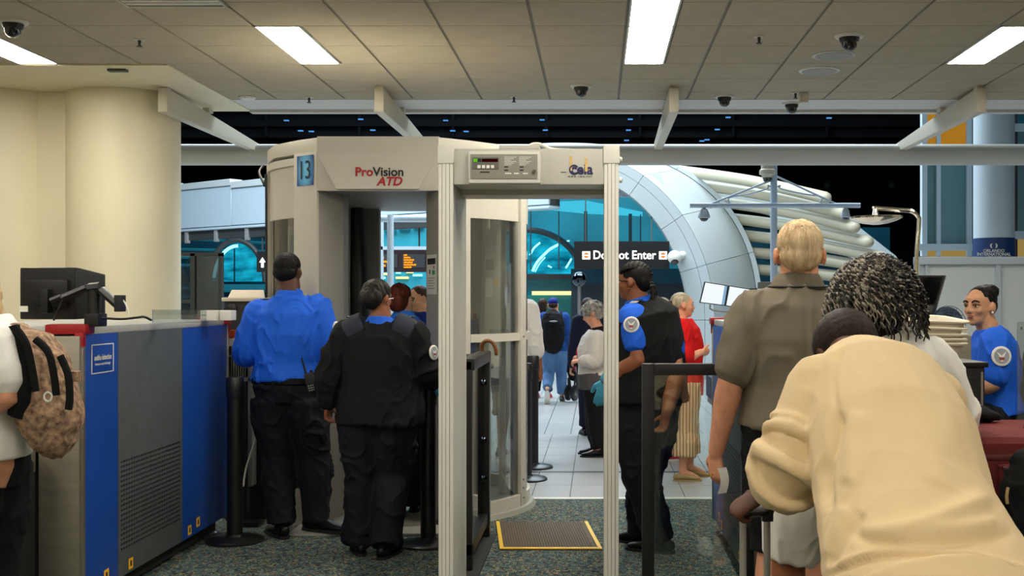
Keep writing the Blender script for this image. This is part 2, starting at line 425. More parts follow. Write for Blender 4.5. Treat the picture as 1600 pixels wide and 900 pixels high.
# ---- cream columns
def column(cx, cy, r, z1, m, label):
    t = thing('column', (cx, cy, 0), label, 'column', kind='structure')
    MB().lathe((cx, cy, 0), [(r, .0), (r, z1)], 48).build('shaft', m, t)
    MB().lathe((cx, cy, 0), [(r + .015, 0), (r + .015, .12), (r, .13)], 48).build('base_ring', 'stainless', t)
    return t
column(-4.14, 10.25, .47, CEIL, 'cream_paint', 'stout round cream column with its right half free')
column(-5.20, 10.25, .47, CEIL, 'cream_paint', 'stout round cream column cut by the left picture edge')
bx('wall_between_columns', 'cream_paint', None, -4.86, -4.46, 10.02, 10.5, 0, CEIL, kind='structure', label='narrow cream wall strip between the two round columns', cat='wall')
# ---- beams that run out from the ceiling to the white tube
for i, (px, ex, lb) in enumerate([(254, 410, 'cream rectangular beam starting at the round column'), (592, 660, 'cream rectangular beam above the body scanner'),
                     (1053, 1027, 'cream rectangular beam right of the walk-through detector'), (1534, 1400, 'cream rectangular beam in front of the teal windows')]):
    X = (px - CX) * 9.78 / F
    t = thing('beam', (X, 9.78, 3.06), lb, 'beam', 'cantilever beams', 'structure')
    MB().hull([(X - .04, 9.78, 3.066), (X + .04, 9.78, 3.066), (X + .04, 9.78, 3.27), (X - .04, 9.78, 3.27)],
              [(X - .04, 12.5, 3.066), (X + .04, 12.5, 3.066), (X + .04, 12.5, 3.15), (X - .04, 12.5, 3.15)]).build('web', 'beam_paint', t, bevel=.01)
    bx('hanger', 'beam_paint', t, X - .03, X + .03, 9.80, 9.90, 3.26, CEIL)
    bx('hanger', 'beam_paint', t, X - .03, X + .03, 10.86, 10.98, 3.24, CEIL)
MB().cyl((-6, 12.38, 3.03), (6, 12.38, 3.03), .112, 28).build('tube_beam', 'white_metal', None, kind='structure', label='long white tube beam crossing under the dark glazing', cat='beam')
# ---- small ceiling fittings
def dome_camera(px, py, r, label, cap='detector_light', z=CEIL):
    D = (z - EYE) * F / (CY - py); p = P(px, py, D)
    t = thing('dome_camera', (p.x, p.y, z), label, 'camera', 'ceiling dome cameras')
    MB().lathe((p.x, p.y, z - .015), [(r * 1.35, 0), (r * 1.5, .012), (r * 1.5, .016)], 28).build('flange', cap, t)
    MB().lathe((p.x, p.y, z - .045), [(r * .9, 0), (r * 1.0, .02), (r * 1.05, .035)], 24).build('collar', 'black_plastic', t)
    MB().lathe((p.x, p.y, z - .015), [(r * .1, -r * .95 - .025), (r * .45, -r * .85 - .025), (r * .72, -r * .55 - .025), (r * .82, -.025)], 24).build('dome', 'dome_glass', t)
dome_camera(20, 34, .065, 'black dome camera on a wide white flange above the cream columns')
dome_camera(1327, 56, .068, 'black dome camera above the two round ceiling speakers')
dome_camera(908, 134, .060, 'black dome camera above the walk-through detector')
dome_camera(1132, 150, .060, 'black dome camera at the ceiling edge beside a sprinkler')
dome_camera(1237, 161, .060, 'black dome camera hanging lowest at the ceiling edge', z=CEIL - .004)
def sprinkler(px, py, label):
    D = (CEIL - EYE) * F / (CY - py); p = P(px, py, D)
    t = thing('sprinkler', (p.x, p.y, CEIL), label, 'sprinkler', 'ceiling sprinklers')
    MB().lathe((p.x, p.y, CEIL - .006), [(.035, 0), (.038, .006)], 20).build('escutcheon', 'detector_grey', t)
    MB().lathe((p.x, p.y, CEIL - .05), [(.020, 0), (.020, .004), (.008, .01), (.010, .03), (.012, .046)], 14).build('head', 'dark_grey', t)
sprinkler(218, 62, 'small sprinkler head near the tan soffit over the columns'); sprinkler(483, 152, 'small sprinkler head at the ceiling edge left of the body scanner')
sprinkler(803, 151, 'small sprinkler head at the ceiling edge above the walk-through detector'); sprinkler(1186, 57, 'small sprinkler head alone in a tile left of the speakers')
sprinkler(1243, 145, 'small sprinkler head beside a tan ceiling box')
def speaker(px, py, m, label):
    D = (CEIL - EYE) * F / (CY - py); p = P(px, py, D)
    t = thing('ceiling_speaker', (p.x, p.y, CEIL), label, 'speaker', 'round ceiling speakers')
    MB().lathe((p.x, p.y, CEIL - .010), [(.150, 0), (.158, .005), (.158, .010)], 36).build('rim', 'detector_light' if m == 'label_grey' else 'detector_grey', t)
    MB().lathe((p.x, p.y, CEIL - .013), [(.135, 0), (.137, .004)], 36).build('grille', m, t)
speaker(1303, 86, 'panel_grey', 'round tan ceiling speaker under the dome camera'); speaker(1280, 110, 'label_grey', 'round grey ceiling speaker nearer the ceiling edge')
p = P(390, 157, 10.42); MB().lathe((p.x, 10.35, CEIL - .02), [(.06, 0), (.075, .012), (.075, .02)], 24).build('smoke_detector', 'detector_light', None, label='flat white smoke detector at the ceiling edge', cat='detector')
p = P(1257, 146, 10.15); bx('junction_box', 'beam_paint', None, p.x - .04, p.x + .03, 10.12, 10.22, CEIL - .085, CEIL - .0, bevel=.004, label='small tan box fixed under the ceiling edge', cat='box')
D = 1.79 * F / (CY - 106); p = P(184, 106, D); bx('soffit_vent', 'dark_grey', None, p.x - .07, p.x + .07, D - .03, D + .03, CEIL - .03, CEIL - .012, label='small dark slot vent in the tan soffit', cat='vent')
t = thing('air_vent', (-2.59, 6.72, CEIL), 'wide louvred air vent at the top picture edge', 'vent')
MB().box(-2.86, -2.25, 6.46, 6.475, CEIL - .012, CEIL).box(-2.86, -2.25, 7.12, 7.14, CEIL - .012, CEIL).box(-2.86, -2.845, 6.46, 7.14, CEIL - .012, CEIL).box(-2.265, -2.25, 6.46, 7.14, CEIL - .012, CEIL).build('frame', 'detector_grey', t)
for k in range(9): bx('louvre', 'detector_light', t, -2.84, -2.27, 6.50 + .068 * k, 6.54 + .068 * k, CEIL - .010, CEIL - .002)

# ================================================================== ATRIUM BEYOND
bx('wall_night_glass', 'dark_void', None, -26, 26, 46, 46.3, 0, 20, kind='structure', label='dark night glazing at the far side of the atrium', cat='wall')
bx('wall_atrium_left', 'dark_void', None, -20, -19.7, 13, 46, 0, 20, kind='structure', label='dark atrium side wall', cat='wall')
bx('wall_atrium_right', 'dark_void', None, 19.7, 20, 13, 46, 0, 20, kind='structure', label='dark atrium side wall opposite', cat='wall')
dk = thing('dark_glazing', (0, 26, 8), 'dark sloping roof glazing above the white tube beam', 'glazing', kind='structure')
MB().hull([(-16, 34, 6.2), (16, 34, 6.2), (16, 34, 6.3), (-16, 34, 6.3)], [(-16, 34.4, 13), (16, 34.4, 13), (16, 34.5, 13), (-16, 34.5, 13)]).build('pane', 'dark_void', dk)
for zz in (6.5, 6.95, 7.35): bx('transom', 'dark_void', dk, -16, 16, 33.78, 33.98, zz, zz + .16)
for k in range(12): bx('mullion', 'dark_void', dk, -15 + 2.7 * k, -14.93 + 2.7 * k, 33.8, 34.0, 6.2, 8)
for px, py in [(447, 188), (469, 204), (486, 205), (388, 221), (563, 186), (582, 203), (696, 188), (707, 204), (728, 205), (847, 187), (852, 203), (985, 186), (982, 203), (979, 219), (1138, 183), (1121, 202), (1097, 220), (1105, 218), (1296, 184)]:
    p = P(px, py, 33.7); bx('reflected_speck', 'blue_speck', dk, p.x - .07, p.x + .07, 33.7, 33.8, p.z - .014, p.z + .014)  # glowing boxes stand in for lights reflected in the dark glass
for px, py in ((1293, 288), (1394, 288)):
    p = P(px, py, 45.9); MB().lathe((p.x, p.y, p.z), [(.15, -.12), (.15, .02), (.12, .06), (.05, .14)], 12, axis=(0, -1, .2)).build('spot_lamp', 'mesh_grey', None, label='small grey spotlight in the dark %s the crossbar pole' % ('just right of' if px < 1300 else 'far right of'), cat='lamp', group='grey spotlights on the dark wall')
# ---- white bulkhead that runs in to the arch
A0, A1 = Vector((-15.0, 33.5)), Vector((-.9, 22.4)); d = (A1 - A0).normalized(); nrm = Vector((d.y, -d.x)); LEN = (A1 - A0).length
bh = thing('wall_bulkhead', (A0.x, A0.y, 3.2), 'long white panelled bulkhead above the blue-lit shops', 'wall', kind='structure')
def strip(name, m, s0, s1, z0, z1, o0, o1, par=None):
    a, b2 = A0 + d * s0, A0 + d * s1
    q = [a + nrm * o1, b2 + nrm * o1, b2 + nrm * o0, a + nrm * o0]
    return MB().prism([(v.x, v.y) for v in q], z0, z1).build(name, m, par or bh, bevel=.01, seg=1)
strip('core', 'mesh_grey', 0, LEN, 3.30, 3.95, -.3, -.02)
npan = 7
for k in range(npan):
    zt = 4.44 - .075 * k
    strip('panel', 'band_white', LEN * k / npan + .012, LEN * (k + 1) / npan - .012, 3.32, zt, -.02, .02)
    strip('coping', 'arch_white', LEN * k / npan + .002, LEN * (k + 1) / npan - .002, zt + .01, zt + .17, -.3, .06)
bx('end_panel', 'band_white', bh, -.9, 1.25, 22.45, 22.6, 3.47, 3.9)
strip('valance', 'mesh_grey', 0, LEN * .93, 3.02, 3.27, -.30, -.05)
strip('valance_rail', 'band_white', 0, LEN, 3.24, 3.30, -.3, .03)
for k in range(13): strip('bracket', 'label_grey', .5 + LEN * k / 14, .62 + LEN * k / 14, 2.94, 3.28, -.1, .0)
# ---- white arch
arch = thing('arch', (-.64, 22, 0), 'tall white panelled arch over the concourse entrance', 'arch', kind='structure')
AC = P(880, 500, 22); s22 = 22 / F; s24 = 24.6 / F; AC2 = P(880, 500, 24.6)
def ring(phi, a, b2, s, c, pw=2.0):                          # phi in degrees, below 0 and above 180 the legs drop straight
    if phi < 0: return Vector((c.x + a * s, c.y, c.z + phi / 10 * .62))
    if phi > 180: return Vector((c.x - a * s, c.y, c.z + (180 - phi) / 10 * .62))
    e = 2 / pw; cs, sn = math.cos(R(phi)), math.sin(R(phi))
    return Vector((c.x + a * s * math.copysign(abs(cs) ** e, cs), c.y, c.z + b2 * s * abs(sn) ** e))
CUTS = [-18, 0, 19, 38, 58, 78, 94]
def arch_band(name, m, A, B, back):
    for i in range(len(CUTS) - 1):
        p0, p1 = CUTS[i] + .09, CUTS[i + 1] - .09; n = 6; mb = MB(); vs = []; fs = []
        for k in range(n + 1):
            ph = p0 + (p1 - p0) * k / n; a, b2 = A(ph), B(ph)
            vs += [a, b2, b2 + back, a + back]
        for k in range(n):
            for j in range(4): fs.append((4 * k + j, 4 * k + (j + 1) % 4, 4 * k + 4 + (j + 1) % 4, 4 * k + 4 + j))
        fs += [(3, 2, 1, 0), tuple(4 * n + q for q in range(4))]
        mb.add(vs, fs).build(name, m, arch)
mul = lambda f, k: f
arch_band('face_panel', 'arch_face', lambda q: ring(q, 195, 230, s22, AC), lambda q: ring(q, 221, 252, s22, AC), Vector((0, .35, 0)))
arch_band('rim_panel', 'arch_face', lambda q: ring(q, 221.5, 252.5, s22, AC), lambda q: ring(q, 236, 266, s22, AC), Vector((0, .35, 0)))
arch_band('flare_panel', 'arch_white', lambda q: ring(q, 236.5, 266.5, s22, AC), lambda q: ring(q, 303, 270, s24, AC2, 2.35), Vector((0, .3, 0)))
arch_band('edge_panel', 'arch_white', lambda q: ring(q, 304, 271, s24, AC2, 2.35), lambda q: ring(q, 312, 277, s24, AC2, 2.35), Vector((0, .3, 0)))
# ---- stacked white rails right of the arch
for i, (a, b2) in enumerate([((1075, 270), (1290, 309)), ((1105, 292), (1318, 333)), ((1132, 318), (1335, 355)), ((1150, 344), (1356, 378)), ((1165, 370), (1378, 402)), ((1174, 397), (1398, 424)), ((1182, 424), (1416, 446)), ((1188, 452), (1430, 468))]):
    p0, p1 = P(a[0] - 26, a[1] - 5, 25.3), P(*b2, 22.0)
    mid = (p0 + p1) / 2 + Vector((.1, -.1, .03))
    MB().tube(catmull([p0, mid, p1], 8), .115, 14, round_cap=True).build('white_rail', 'rail_white', None, label=['topmost', 'second from the top', 'third from the top', 'fourth from the top', 'fifth from the top', 'sixth from the top', 'seventh from the top', 'lowest'][i] + ' of the thick white tubes right of the arch', cat='rail', group='thick white tubes right of the arch')
mb = MB(); pts0 = [P(1045, 262, 25.5), P(1200, 292, 25.3), P(1330, 345, 25.0), P(1400, 400, 24.8), P(1450, 480, 24.6)]
pts1 = [P(1060, 300, 25.5), P(1200, 335, 25.3), P(1300, 380, 25.0), P(1360, 425, 24.8), P(1400, 490, 24.6)]
for i in range(4): mb.hull([pts0[i], pts0[i + 1], pts1[i + 1], pts1[i]], [q + Vector((0, .2, 0)) for q in (pts0[i], pts0[i + 1], pts1[i + 1], pts1[i])])
mb.build('curved_fascia', 'arch_face', None, label='grey curved fascia plate behind the white tubes', cat='fascia', kind='structure')
bx('wall_behind_rails', 'teal_dark', None, 3.2, 6.5, 26, 26.2, 0, 3.1, kind='structure', label='dark teal wall behind the white tubes', cat='wall')
for (px, py), lb in zip(((1203, 401), (1180, 400), (1300, 402), (1236, 430)), ('beside the pole', 'nearest the arch', 'behind the sandy-haired man', 'lowest one, low behind the pole')):
    p = P(px, py, 25.9); bx('rail_light', 'cyan_glow', None, p.x - .08, p.x + .08, 25.92, 26.0, p.z - .04, p.z + .04, label='small cyan light between the white tubes, ' + lb, cat='light', group='cyan lights between the white tubes')
# ---- blue-lit shop fronts below the bulkhead (left) and inside the arch (middle)
ws = bx('wall_shops', 'teal_dark', None, -18, -7.6, 36, 36.2, 0, 3.4, kind='structure', label='dark teal shop wall under the bulkhead', cat='wall')
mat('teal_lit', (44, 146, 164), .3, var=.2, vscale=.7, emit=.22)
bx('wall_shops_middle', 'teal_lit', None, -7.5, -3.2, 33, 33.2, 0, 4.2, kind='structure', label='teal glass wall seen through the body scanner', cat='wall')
for py0, py1 in ((372, 380), (389, 393), (402, 404), (414, 417), (450, 453), (464, 466)):
    p0, p1 = P(270, py0, 35.4), P(420, py1, 35.0)
    MB().tube([p0, p1], .05, 6).build('batten', 'teal_glass', ws)
def arch_window(c, rx, rz, rt, y, label, beam='mesh_grey', a0=0, a1=180, lines=()):
    t = thing('window_3' if y > 30 else 'window_4', (c.x, y, c.z), label, 'window', kind='structure'); n = 20
    poly = [(c.x + rx * math.cos(R(a0 + (a1 - a0) * k / n)), c.z + rz * math.sin(R(a0 + (a1 - a0) * k / n))) for k in range(n + 1)]
    MB().hull([(x, y, z) for x, z in poly] + [(c.x - rx if a1 == 180 else c.x, y, c.z - .0)], [(x, y + .1, z) for x, z in poly] + [(c.x - rx if a1 == 180 else c.x, y + .1, c.z)]).build('pane', 'cyan_window', t)
    MB().tube([(c.x + (rx + rt / 2) * math.cos(R(a0 + (a1 - a0) * k / n)), y - .15, c.z + (rz + rt / 2) * math.sin(R(a0 + (a1 - a0) * k / n))) for k in range(n + 1)], rt / 2, 8).build('rim', beam, t)
    for f0, w_ in lines:
        MB().tube([(c.x + f0[2] + rx * f0[0] * math.cos(R(a)), y - .03, c.z + rz * f0[1] * math.sin(R(a))) for a in range(f0[3], f0[4], 6)], w_, 6).build('light_tube', 'cyan_line', t)
    return t
m = glow('cyan_window', (16, 140, 176), .9); nt = m.node_tree                       # lit glass with streaks of its own
n = nt.nodes.new('ShaderNodeTexNoise'); n.inputs['Scale'].default_value = 1.6; n.inputs['Detail'].default_value = 3
tc = nt.nodes.new('ShaderNodeTexCoord'); mp = nt.nodes.new('ShaderNodeMapping'); mp.inputs['Scale'].default_value = (1, 1, 2.6); nt.links.new(tc.outputs['Object'], mp.inputs[0]); nt.links.new(mp.outputs[0], n.inputs[0])
r = nt.nodes.new('ShaderNodeValToRGB'); r.color_ramp.elements[0].color = lin((4, 84, 112)); r.color_ramp.elements[1].color = lin((30, 200, 236)); r.color_ramp.elements[0].position = .32; r.color_ramp.elements[1].position = .68
nt.links.new(n.outputs['Fac'], r.inputs[0]); nt.links.new(r.outputs[0], nt.nodes['Emission'].inputs[0])
t = arch_window(P(372, 440, 34.6), 40 * 34.6 / F, 60 * 34.6 / F, .16, 34.6, 'round-topped window glowing cyan under the bulkhead', lines=[((.93, .93, 0, 90, 178), .05)])
bx('sill', 'teal_glass', t, -11.6, -9.7, 34.4, 34.7, 1.72, 1.95); bx('bench', 'mesh_grey', t, -11.7, -9.7, 34.0, 34.6, 1.25, 1.5)
bx('mullion', 'black_metal', t, P(366, 440, 34.5).x, P(367.5, 440, 34.5).x, 34.45, 34.5, 1.4, 3.0)
t = arch_window(P(820, 432, 27), 84 * 27 / F, 68 * 27 / F, .14, 27, 'wide arched window glowing cyan inside the white arch', beam='dark_grey',
            lines=[])
for q, w_ in (([(828, 399), (834, 388), (844, 379)], .022), ([(832, 424), (839, 410), (849, 399), (860, 389), (873, 382)], .030), ([(836, 425), (843, 412), (852, 402)], .014), ([(884, 419), (889, 411), (893, 404)], .022), ([(856, 415), (862, 418)], .02), ([(880, 378), (890, 376)], .018)):
    MB().tube(catmull([P(x, y, 26.93) for x, y in q], 4), w_, 6).build('light_tube', 'cyan_line', t)
bx('balcony_rail', 'dark_grey', t, -2.6, -.55, 26.7, 26.85, P(0, 437, 26.7).z, P(0, 428, 26.7).z)
bx('balcony_glass', 'teal_glass', t, -2.6, -.55, 26.9, 27.0, P(0, 455, 26.9).z, P(0, 436, 26.9).z)
bx('strip_lamp', 'warm_strip', None, P(831, 0, 26.4).x, P(893, 0, 26.4).x, 26.4, 26.5, P(0, 461, 26.4).z, P(0, 455, 26.4).z, label='warm yellow strip lamp over the teal shop front', cat='lamp')
bx('wall_shop_front', 'teal_shop', None, -3.2, -.58, 26.6, 26.7, 0, P(0, 461, 26.6).z, kind='structure', label='green-teal glass shop front beyond the backpack traveller', cat='wall') if 'teal_shop' in MATS or mat('teal_shop', (20, 112, 112), .3, var=.4, vscale=1.5, emit=.16) else None
bx('wall_arch_back', 'teal_glass', None, -3.2, 3.0, 28.5, 28.7, 1.4, 4.6, kind='structure', label='teal glazing high inside the arch', cat='wall')
bx('wall_arch_dark', 'dark_panel', None, -.58, 2.6, 26.2, 26.4, 0, P(0, 421, 26.2).z, kind='structure', label='dark grey panelled wall inside the arch', cat='wall') if mat('dark_panel', (52, 62, 72), .5, var=.1, vscale=2) else None
bx('wall_arch_shelf', 'teal_dark', None, -.58, 2.4, 25.9, 26.2, P(0, 443, 26).z, P(0, 420, 26).z, kind='structure', label='dark teal ledge behind the do-not-enter sign', cat='ledge')
MB().hull([P(826, 317, 25), P(915, 313, 25), P(1004, 331, 25), P(1004, 333, 25), P(915, 316, 25), P(826, 319, 25)][:3] + [P(1004, 333, 25)], [P(826, 325, 27.5), P(915, 334, 27.5), P(1004, 336, 27.5), P(1004, 338, 27.5)]).build('canopy', 'cyan_canopy', None, label='cyan lit glass canopy inside the white arch', cat='canopy', kind='structure') if glow('cyan_canopy', (70, 200, 232), .95) else None
for px, lb in ((829, 'hidden by the scanner post'), (873, 'thin one'), (915, 'thick one above the sign'), (985, 'one just right of the detector post'), (1001, 'thin one at the arch')):
    th = 5 if px in (915, 985) else 1.5
    bx('mullion', 'mesh_grey', None, P(px - th / 2, 0, 26.1).x, P(px + th / 2, 0, 26.1).x, 26.1, 26.25, P(0, 421, 26.1).z if px < 900 else 2.1, P(0, 330, 26.1).z, kind='structure', label='dark upright mullion inside the arch, ' + lb, cat='mullion')
# ---- hanging signs
def do_not_enter():
    D = 21.7; a, b2 = P(897, 420, D), P(1046, 377, D)
    t = thing('hanging_sign', ((a.x + b2.x) / 2, D, a.z), 'black hanging sign reading Do Not Enter in white letters', 'sign')
    bx('case', 'black_plastic', t, a.x, b2.x, D, D + .18, a.z, b2.z, bevel=.01)
    text('lettering', 'Do Not Enter', .222, P(975.5, 399, D - .004), 'sign_white', t, bold=.0035, sx=.92)
    for px in (916, 1036):
        c = P(px, 399, D - .004); h = 6.2 * D / F
        bx('symbol', 'sign_white', t, c.x - h, c.x + h, D - .006, D, c.z - h, c.z + h)
        s = MB()
        for sg in (1, -1): s.hull([(c.x + .045 * math.cos(R(q)), D - .009, c.z + sg * (.011 + .04 * math.sin(R(q)))) for q in range(0, 181, 20)], [(c.x + .045 * math.cos(R(q)), D - .006, c.z + sg * (.011 + .04 * math.sin(R(q)))) for q in range(0, 181, 20)])
        s.build('symbol_mark', 'sign_orange', t)
    for px in (915, 1018): MB().cyl(P(px, 378, D + .15), P(px, 270 if px < 1000 else 328, D + .42), .012, 8).build('hanger', 'mesh_grey', t)
do_not_enter()
D = 28.1; a, b2 = P(401, 425, D), P(424, 393, D)
t = thing('arrow_sign', ((a.x + b2.x) / 2, D, a.z), 'black sign with a white upward arrow beside the scanner', 'sign')
bx('case', 'black_plastic', t, a.x, b2.x, D, D + .15, a.z, b2.z)
c = P(410, 410, D - .005); u = D / F
MB().hull([(c.x - 2 * u, D - .006, c.z - 8 * u), (c.x + 2 * u, D - .006, c.z - 8 * u), (c.x + 2 * u, D - .006, c.z), (c.x - 2 * u, D - .006, c.z)], [(c.x - 2 * u, D, c.z - 8 * u), (c.x + 2 * u, D, c.z - 8 * u), (c.x + 2 * u, D, c.z), (c.x - 2 * u, D, c.z)]).hull([(c.x - 5 * u, D - .006, c.z), (c.x + 5 * u, D - .006, c.z), (c.x, D - .006, c.z + 8 * u)], [(c.x - 5 * u, D, c.z), (c.x + 5 * u, D, c.z), (c.x, D, c.z + 8 * u)]).build('arrow', 'sign_white', t)
MB().cyl(P(410, 394, D + .07), P(410, 358, D + .07), .02, 8).build('hanger', 'mesh_grey', t)
D = 24.9; a, b2 = P(560, 425, D), P(668, 388, D)
t = thing('flight_display', ((a.x + b2.x) / 2, D, a.z), 'dark flight board with orange lines of text seen through the scanner', 'display')
bx('case', 'display_case', t, a.x, b2.x, D, D + .2, a.z, b2.z) if mat('display_case', (40, 26, 30), .4) else None
for q0, q1 in ((570, 621), (629, 664)): bx('screen', 'dark_grey', t, P(q0, 0, D).x, P(q1, 0, D).x, D - .01, D, P(0, 418, D).z, P(0, 397, D).z)
def led_lines(widths, x0, y0, dy, h_):               # rows of unreadable LED lettering: each row one strip of small upright cells
    for i, w_ in enumerate(widths):
        mb = MB(); x = x0; k = 0
        while x < x0 + w_:
            cw = (1.5, 1.1, 1.7, 1.3)[(k + i) % 4]; a, b2 = P(x, y0 + i * dy + h_ / 2, D - .012), P(x + cw, y0 + i * dy - h_ / 2 * (1 if (k + i) % 3 else .6), D - .012); mb.box(a.x, b2.x, D - .014, D - .010, a.z, b2.z); x += cw + .35; k += 1
        mb.build('text_row', 'led_orange', t, kind='stuff')
led_lines([9, 17, 11], 590, 402.5, 6.3, 3.2); led_lines([4, 9, 15, 13, 18, 11], 631, 398.5, 3.8, 2.6)
for px in (575, 655): MB().cyl(P(px, 389, D + .1), P(px, 345, D + .1), .02, 8).build('hanger', 'mesh_grey', t)
# frame of white posts seen through the scanner
t = thing('white_portal_frame', (P(610, 0, 18).x, 18, 0), 'white post and crossbeam seen through the scanner opening', 'frame', kind='structure')
MB().cyl((P(610, 0, 18).x, 18, 0), (P(610, 0, 18).x, 18, P(0, 336, 18).z), 5.2 * 18 / F, 16).build('post', 'band_white', t)
MB().cyl((P(520, 0, 18).x, 18.1, P(0, 341, 18).z), (P(700, 0, 18).x, 18.1, P(0, 341, 18).z), .055, 16).build('crossbeam', 'band_white', t)
bx('mullion', 'band_white', t, P(593, 0, 22).x, P(598, 0, 22).x, 22, 22.1, 1.6, P(0, 345, 22).z); bx('transom', 'band_white', t, P(560, 0, 22).x, P(690, 0, 22).x, 22, 22.1, P(0, 390, 22).z, P(0, 385, 22).z)
for i, (px, py, w_) in enumerate([(600, 428, 14), (622, 426, 8), (640, 425, 12), (652, 430, 16), (628, 434, 22), (596, 434, 12)]):
    p = P(px, py, 32.9); bx('glint_bar', 'cyan_line' if i % 2 else 'warm_strip', None, p.x - w_ * .008, p.x + w_ * .008, 32.9, 33.0, p.z - .03, p.z + .03, label='%s shop light glinting below the flight board' % ['wide warm', 'small cyan', 'mid-sized warm', 'long cyan', 'longest warm', 'leftmost cyan'][i], cat='light', group='shop lights below the flight board')  # glowing bars stand in for bright reflective things, not lamps
for k in range(3): bx('canopy_slat', 'teal_glass', None, P(600 + 22 * k, 0, 32.8).x, P(618 + 22 * k, 0, 32.8).x, 32.8, 33, P(0, 362 - 3 * k, 32.8).z, P(0, 359 - 3 * k, 32.8).z, label='%s teal canopy slat seen through the scanner' % ['lowest', 'middle', 'highest'][k], cat='slat', group='teal canopy slats')
bx('wall_concourse', 'mesh_teal', None, -4.2, -3.2, 30, 30.2, 0, 3.5, kind='structure', label='teal wall strip behind the scanner', cat='wall') if mat('mesh_teal', (22, 90, 104), .4, emit=.08) else None
# chrome globe on a post
c = P(905, 436, 19); t = thing('chrome_globe', (c.x, c.y, 0), 'dark mirrored globe on a post below the do-not-enter sign', 'globe')
MB().ell(c, (.12, .12, .12), seg=20, rings=14).build('globe', 'chrome_dark', t) if mat('chrome_dark', (70, 76, 84), .08, metal=1) else None
MB().cyl((c.x, c.y, 0), (c.x, c.y, c.z - .1), .03, 12).build('post', 'steel_rod', t)
# ---- right: glazed wall, round white column, white partition
t = thing('window_1', (P(1480, 0, 15).x, 15, 2), 'teal glazed wall with white mullions right of the dark void', 'window', kind='structure')
D = 15.0
def pxbox(name, m, par, x0, x1, y0, y1, D0, dD=.1, **k):
    a, b2 = P(x0, y1, D0), P(x1, y0, D0); return bx(name, m, par, a.x, b2.x, D0, D0 + dD, a.z, b2.z, **k)
for q in ((1441, 1449), (1464, 1470), (1511, 1519)): pxbox('mullion', 'band_white', t, *q, 90, 400, D)
pxbox('mullion', 'black_metal', t, 1519, 1522, 90, 400, D + .05)
for q in ((1449, 1464), (1470, 1511)):
    pxbox('pane', 'window_teal', t, *q, 232, 386, D + .06, .03); pxbox('pane', 'amber_glow', t, *q, 100, 230, D + .06, .03); pxbox('pane', 'amber_soft', t, *q, 388, 402, D + .06, .03)
pxbox('transom', 'band_white', t, 1440, 1520, 226, 236, D); pxbox('transom', 'band_white', t, 1436, 1520, 381, 391, D - .05)
t = thing('window_2', (P(1600, 0, 15).x, 15, 2), 'teal glazing beyond the round white column', 'window', kind='structure')
pxbox('mullion', 'dark_grey', t, 1582, 1590, 90, 470, D + .1); pxbox('pane', 'window_teal', t, 1590, 1690, 205, 365, D + .1, .03); pxbox('pane', 'mesh_teal', t, 1590, 1690, 90, 195, D + .1, .03)
pxbox('transom', 'band_white', t, 1583, 1690, 193, 204, D); pxbox('transom', 'band_white', t, 1583, 1690, 361, 373, D); pxbox('pane', 'amber_soft', t, 1590, 1690, 374, 405, D + .1, .03)
cc = P(1553, 0, 14.3); rr = 31 * 14.3 / F
t = column(cc.x, 14.3, rr, 6, 'band_white', 'round white column with a blue airport band')
zb0, zb1 = P(0, 420, 14.05).z, P(0, 371, 14.05).z
MB().lathe((cc.x, 14.3, 0), [(rr + .006, zb0), (rr + .006, zb1)], 40).build('band', 'banner_blue', t)
yb = 14.3 - rr - .012
for i, (s, py, sz) in enumerate([('ORLANDO', 392, .052), ('INTERNATIONAL', 397.5, .052), ('AIRPORT', 403, .046)]): text('lettering', s, sz, P(1553, py, yb), 'label_white', t, bold=.001)
c = P(1553, 384, yb)
for sg in (-1, 1):
    q = [(c.x + .034 * math.cos(R(a)) * .9 + sg * .014, yb, c.z + sg * .0 + .03 * math.sin(R(a))) for a in range(90 if sg < 0 else -90, 271 if sg < 0 else 91, 15)]
    q2 = [(c.x + sg * .014 + sg * .012 * abs(math.cos(R(a))) , yb, c.z + .03 * math.sin(R(a))) for a in range(270 if sg < 0 else 90, 89 if sg < 0 else -91, -15)]
    pl = q + q2; MB().hull(pl, [(x, y + .004, z) for x, y, z in pl]).build('emblem', 'label_white', t)
pw = thing('wall_partition', (P(1540, 0, 11).x, 11, 0), 'white framed partition wall behind the seated officer', 'partition', kind='structure')
D = 11.0
pxbox('panel', 'partition_white', pw, 1437, 1447, 412, 720, D + .04, .04)
pxbox('panel', 'partition_white', pw, 1449, 1557, 412, 720, D + .04, .04); pxbox('panel', 'partition_white', pw, 1563, 1800, 412, 720, D + .04, .04)
pxbox('top_rail', 'partition_frame', pw, 1432, 1800, 401, 413, D - .02, .12, bevel=.01)
for q in ((1432, 1438), (1446, 1450), (1556, 1564), (1690, 1698)): pxbox('stile', 'partition_frame', pw, *q, 412, 720, D)
pxbox('bottom_rail', 'partition_frame', pw, 1432, 1800, 700, 720, D)
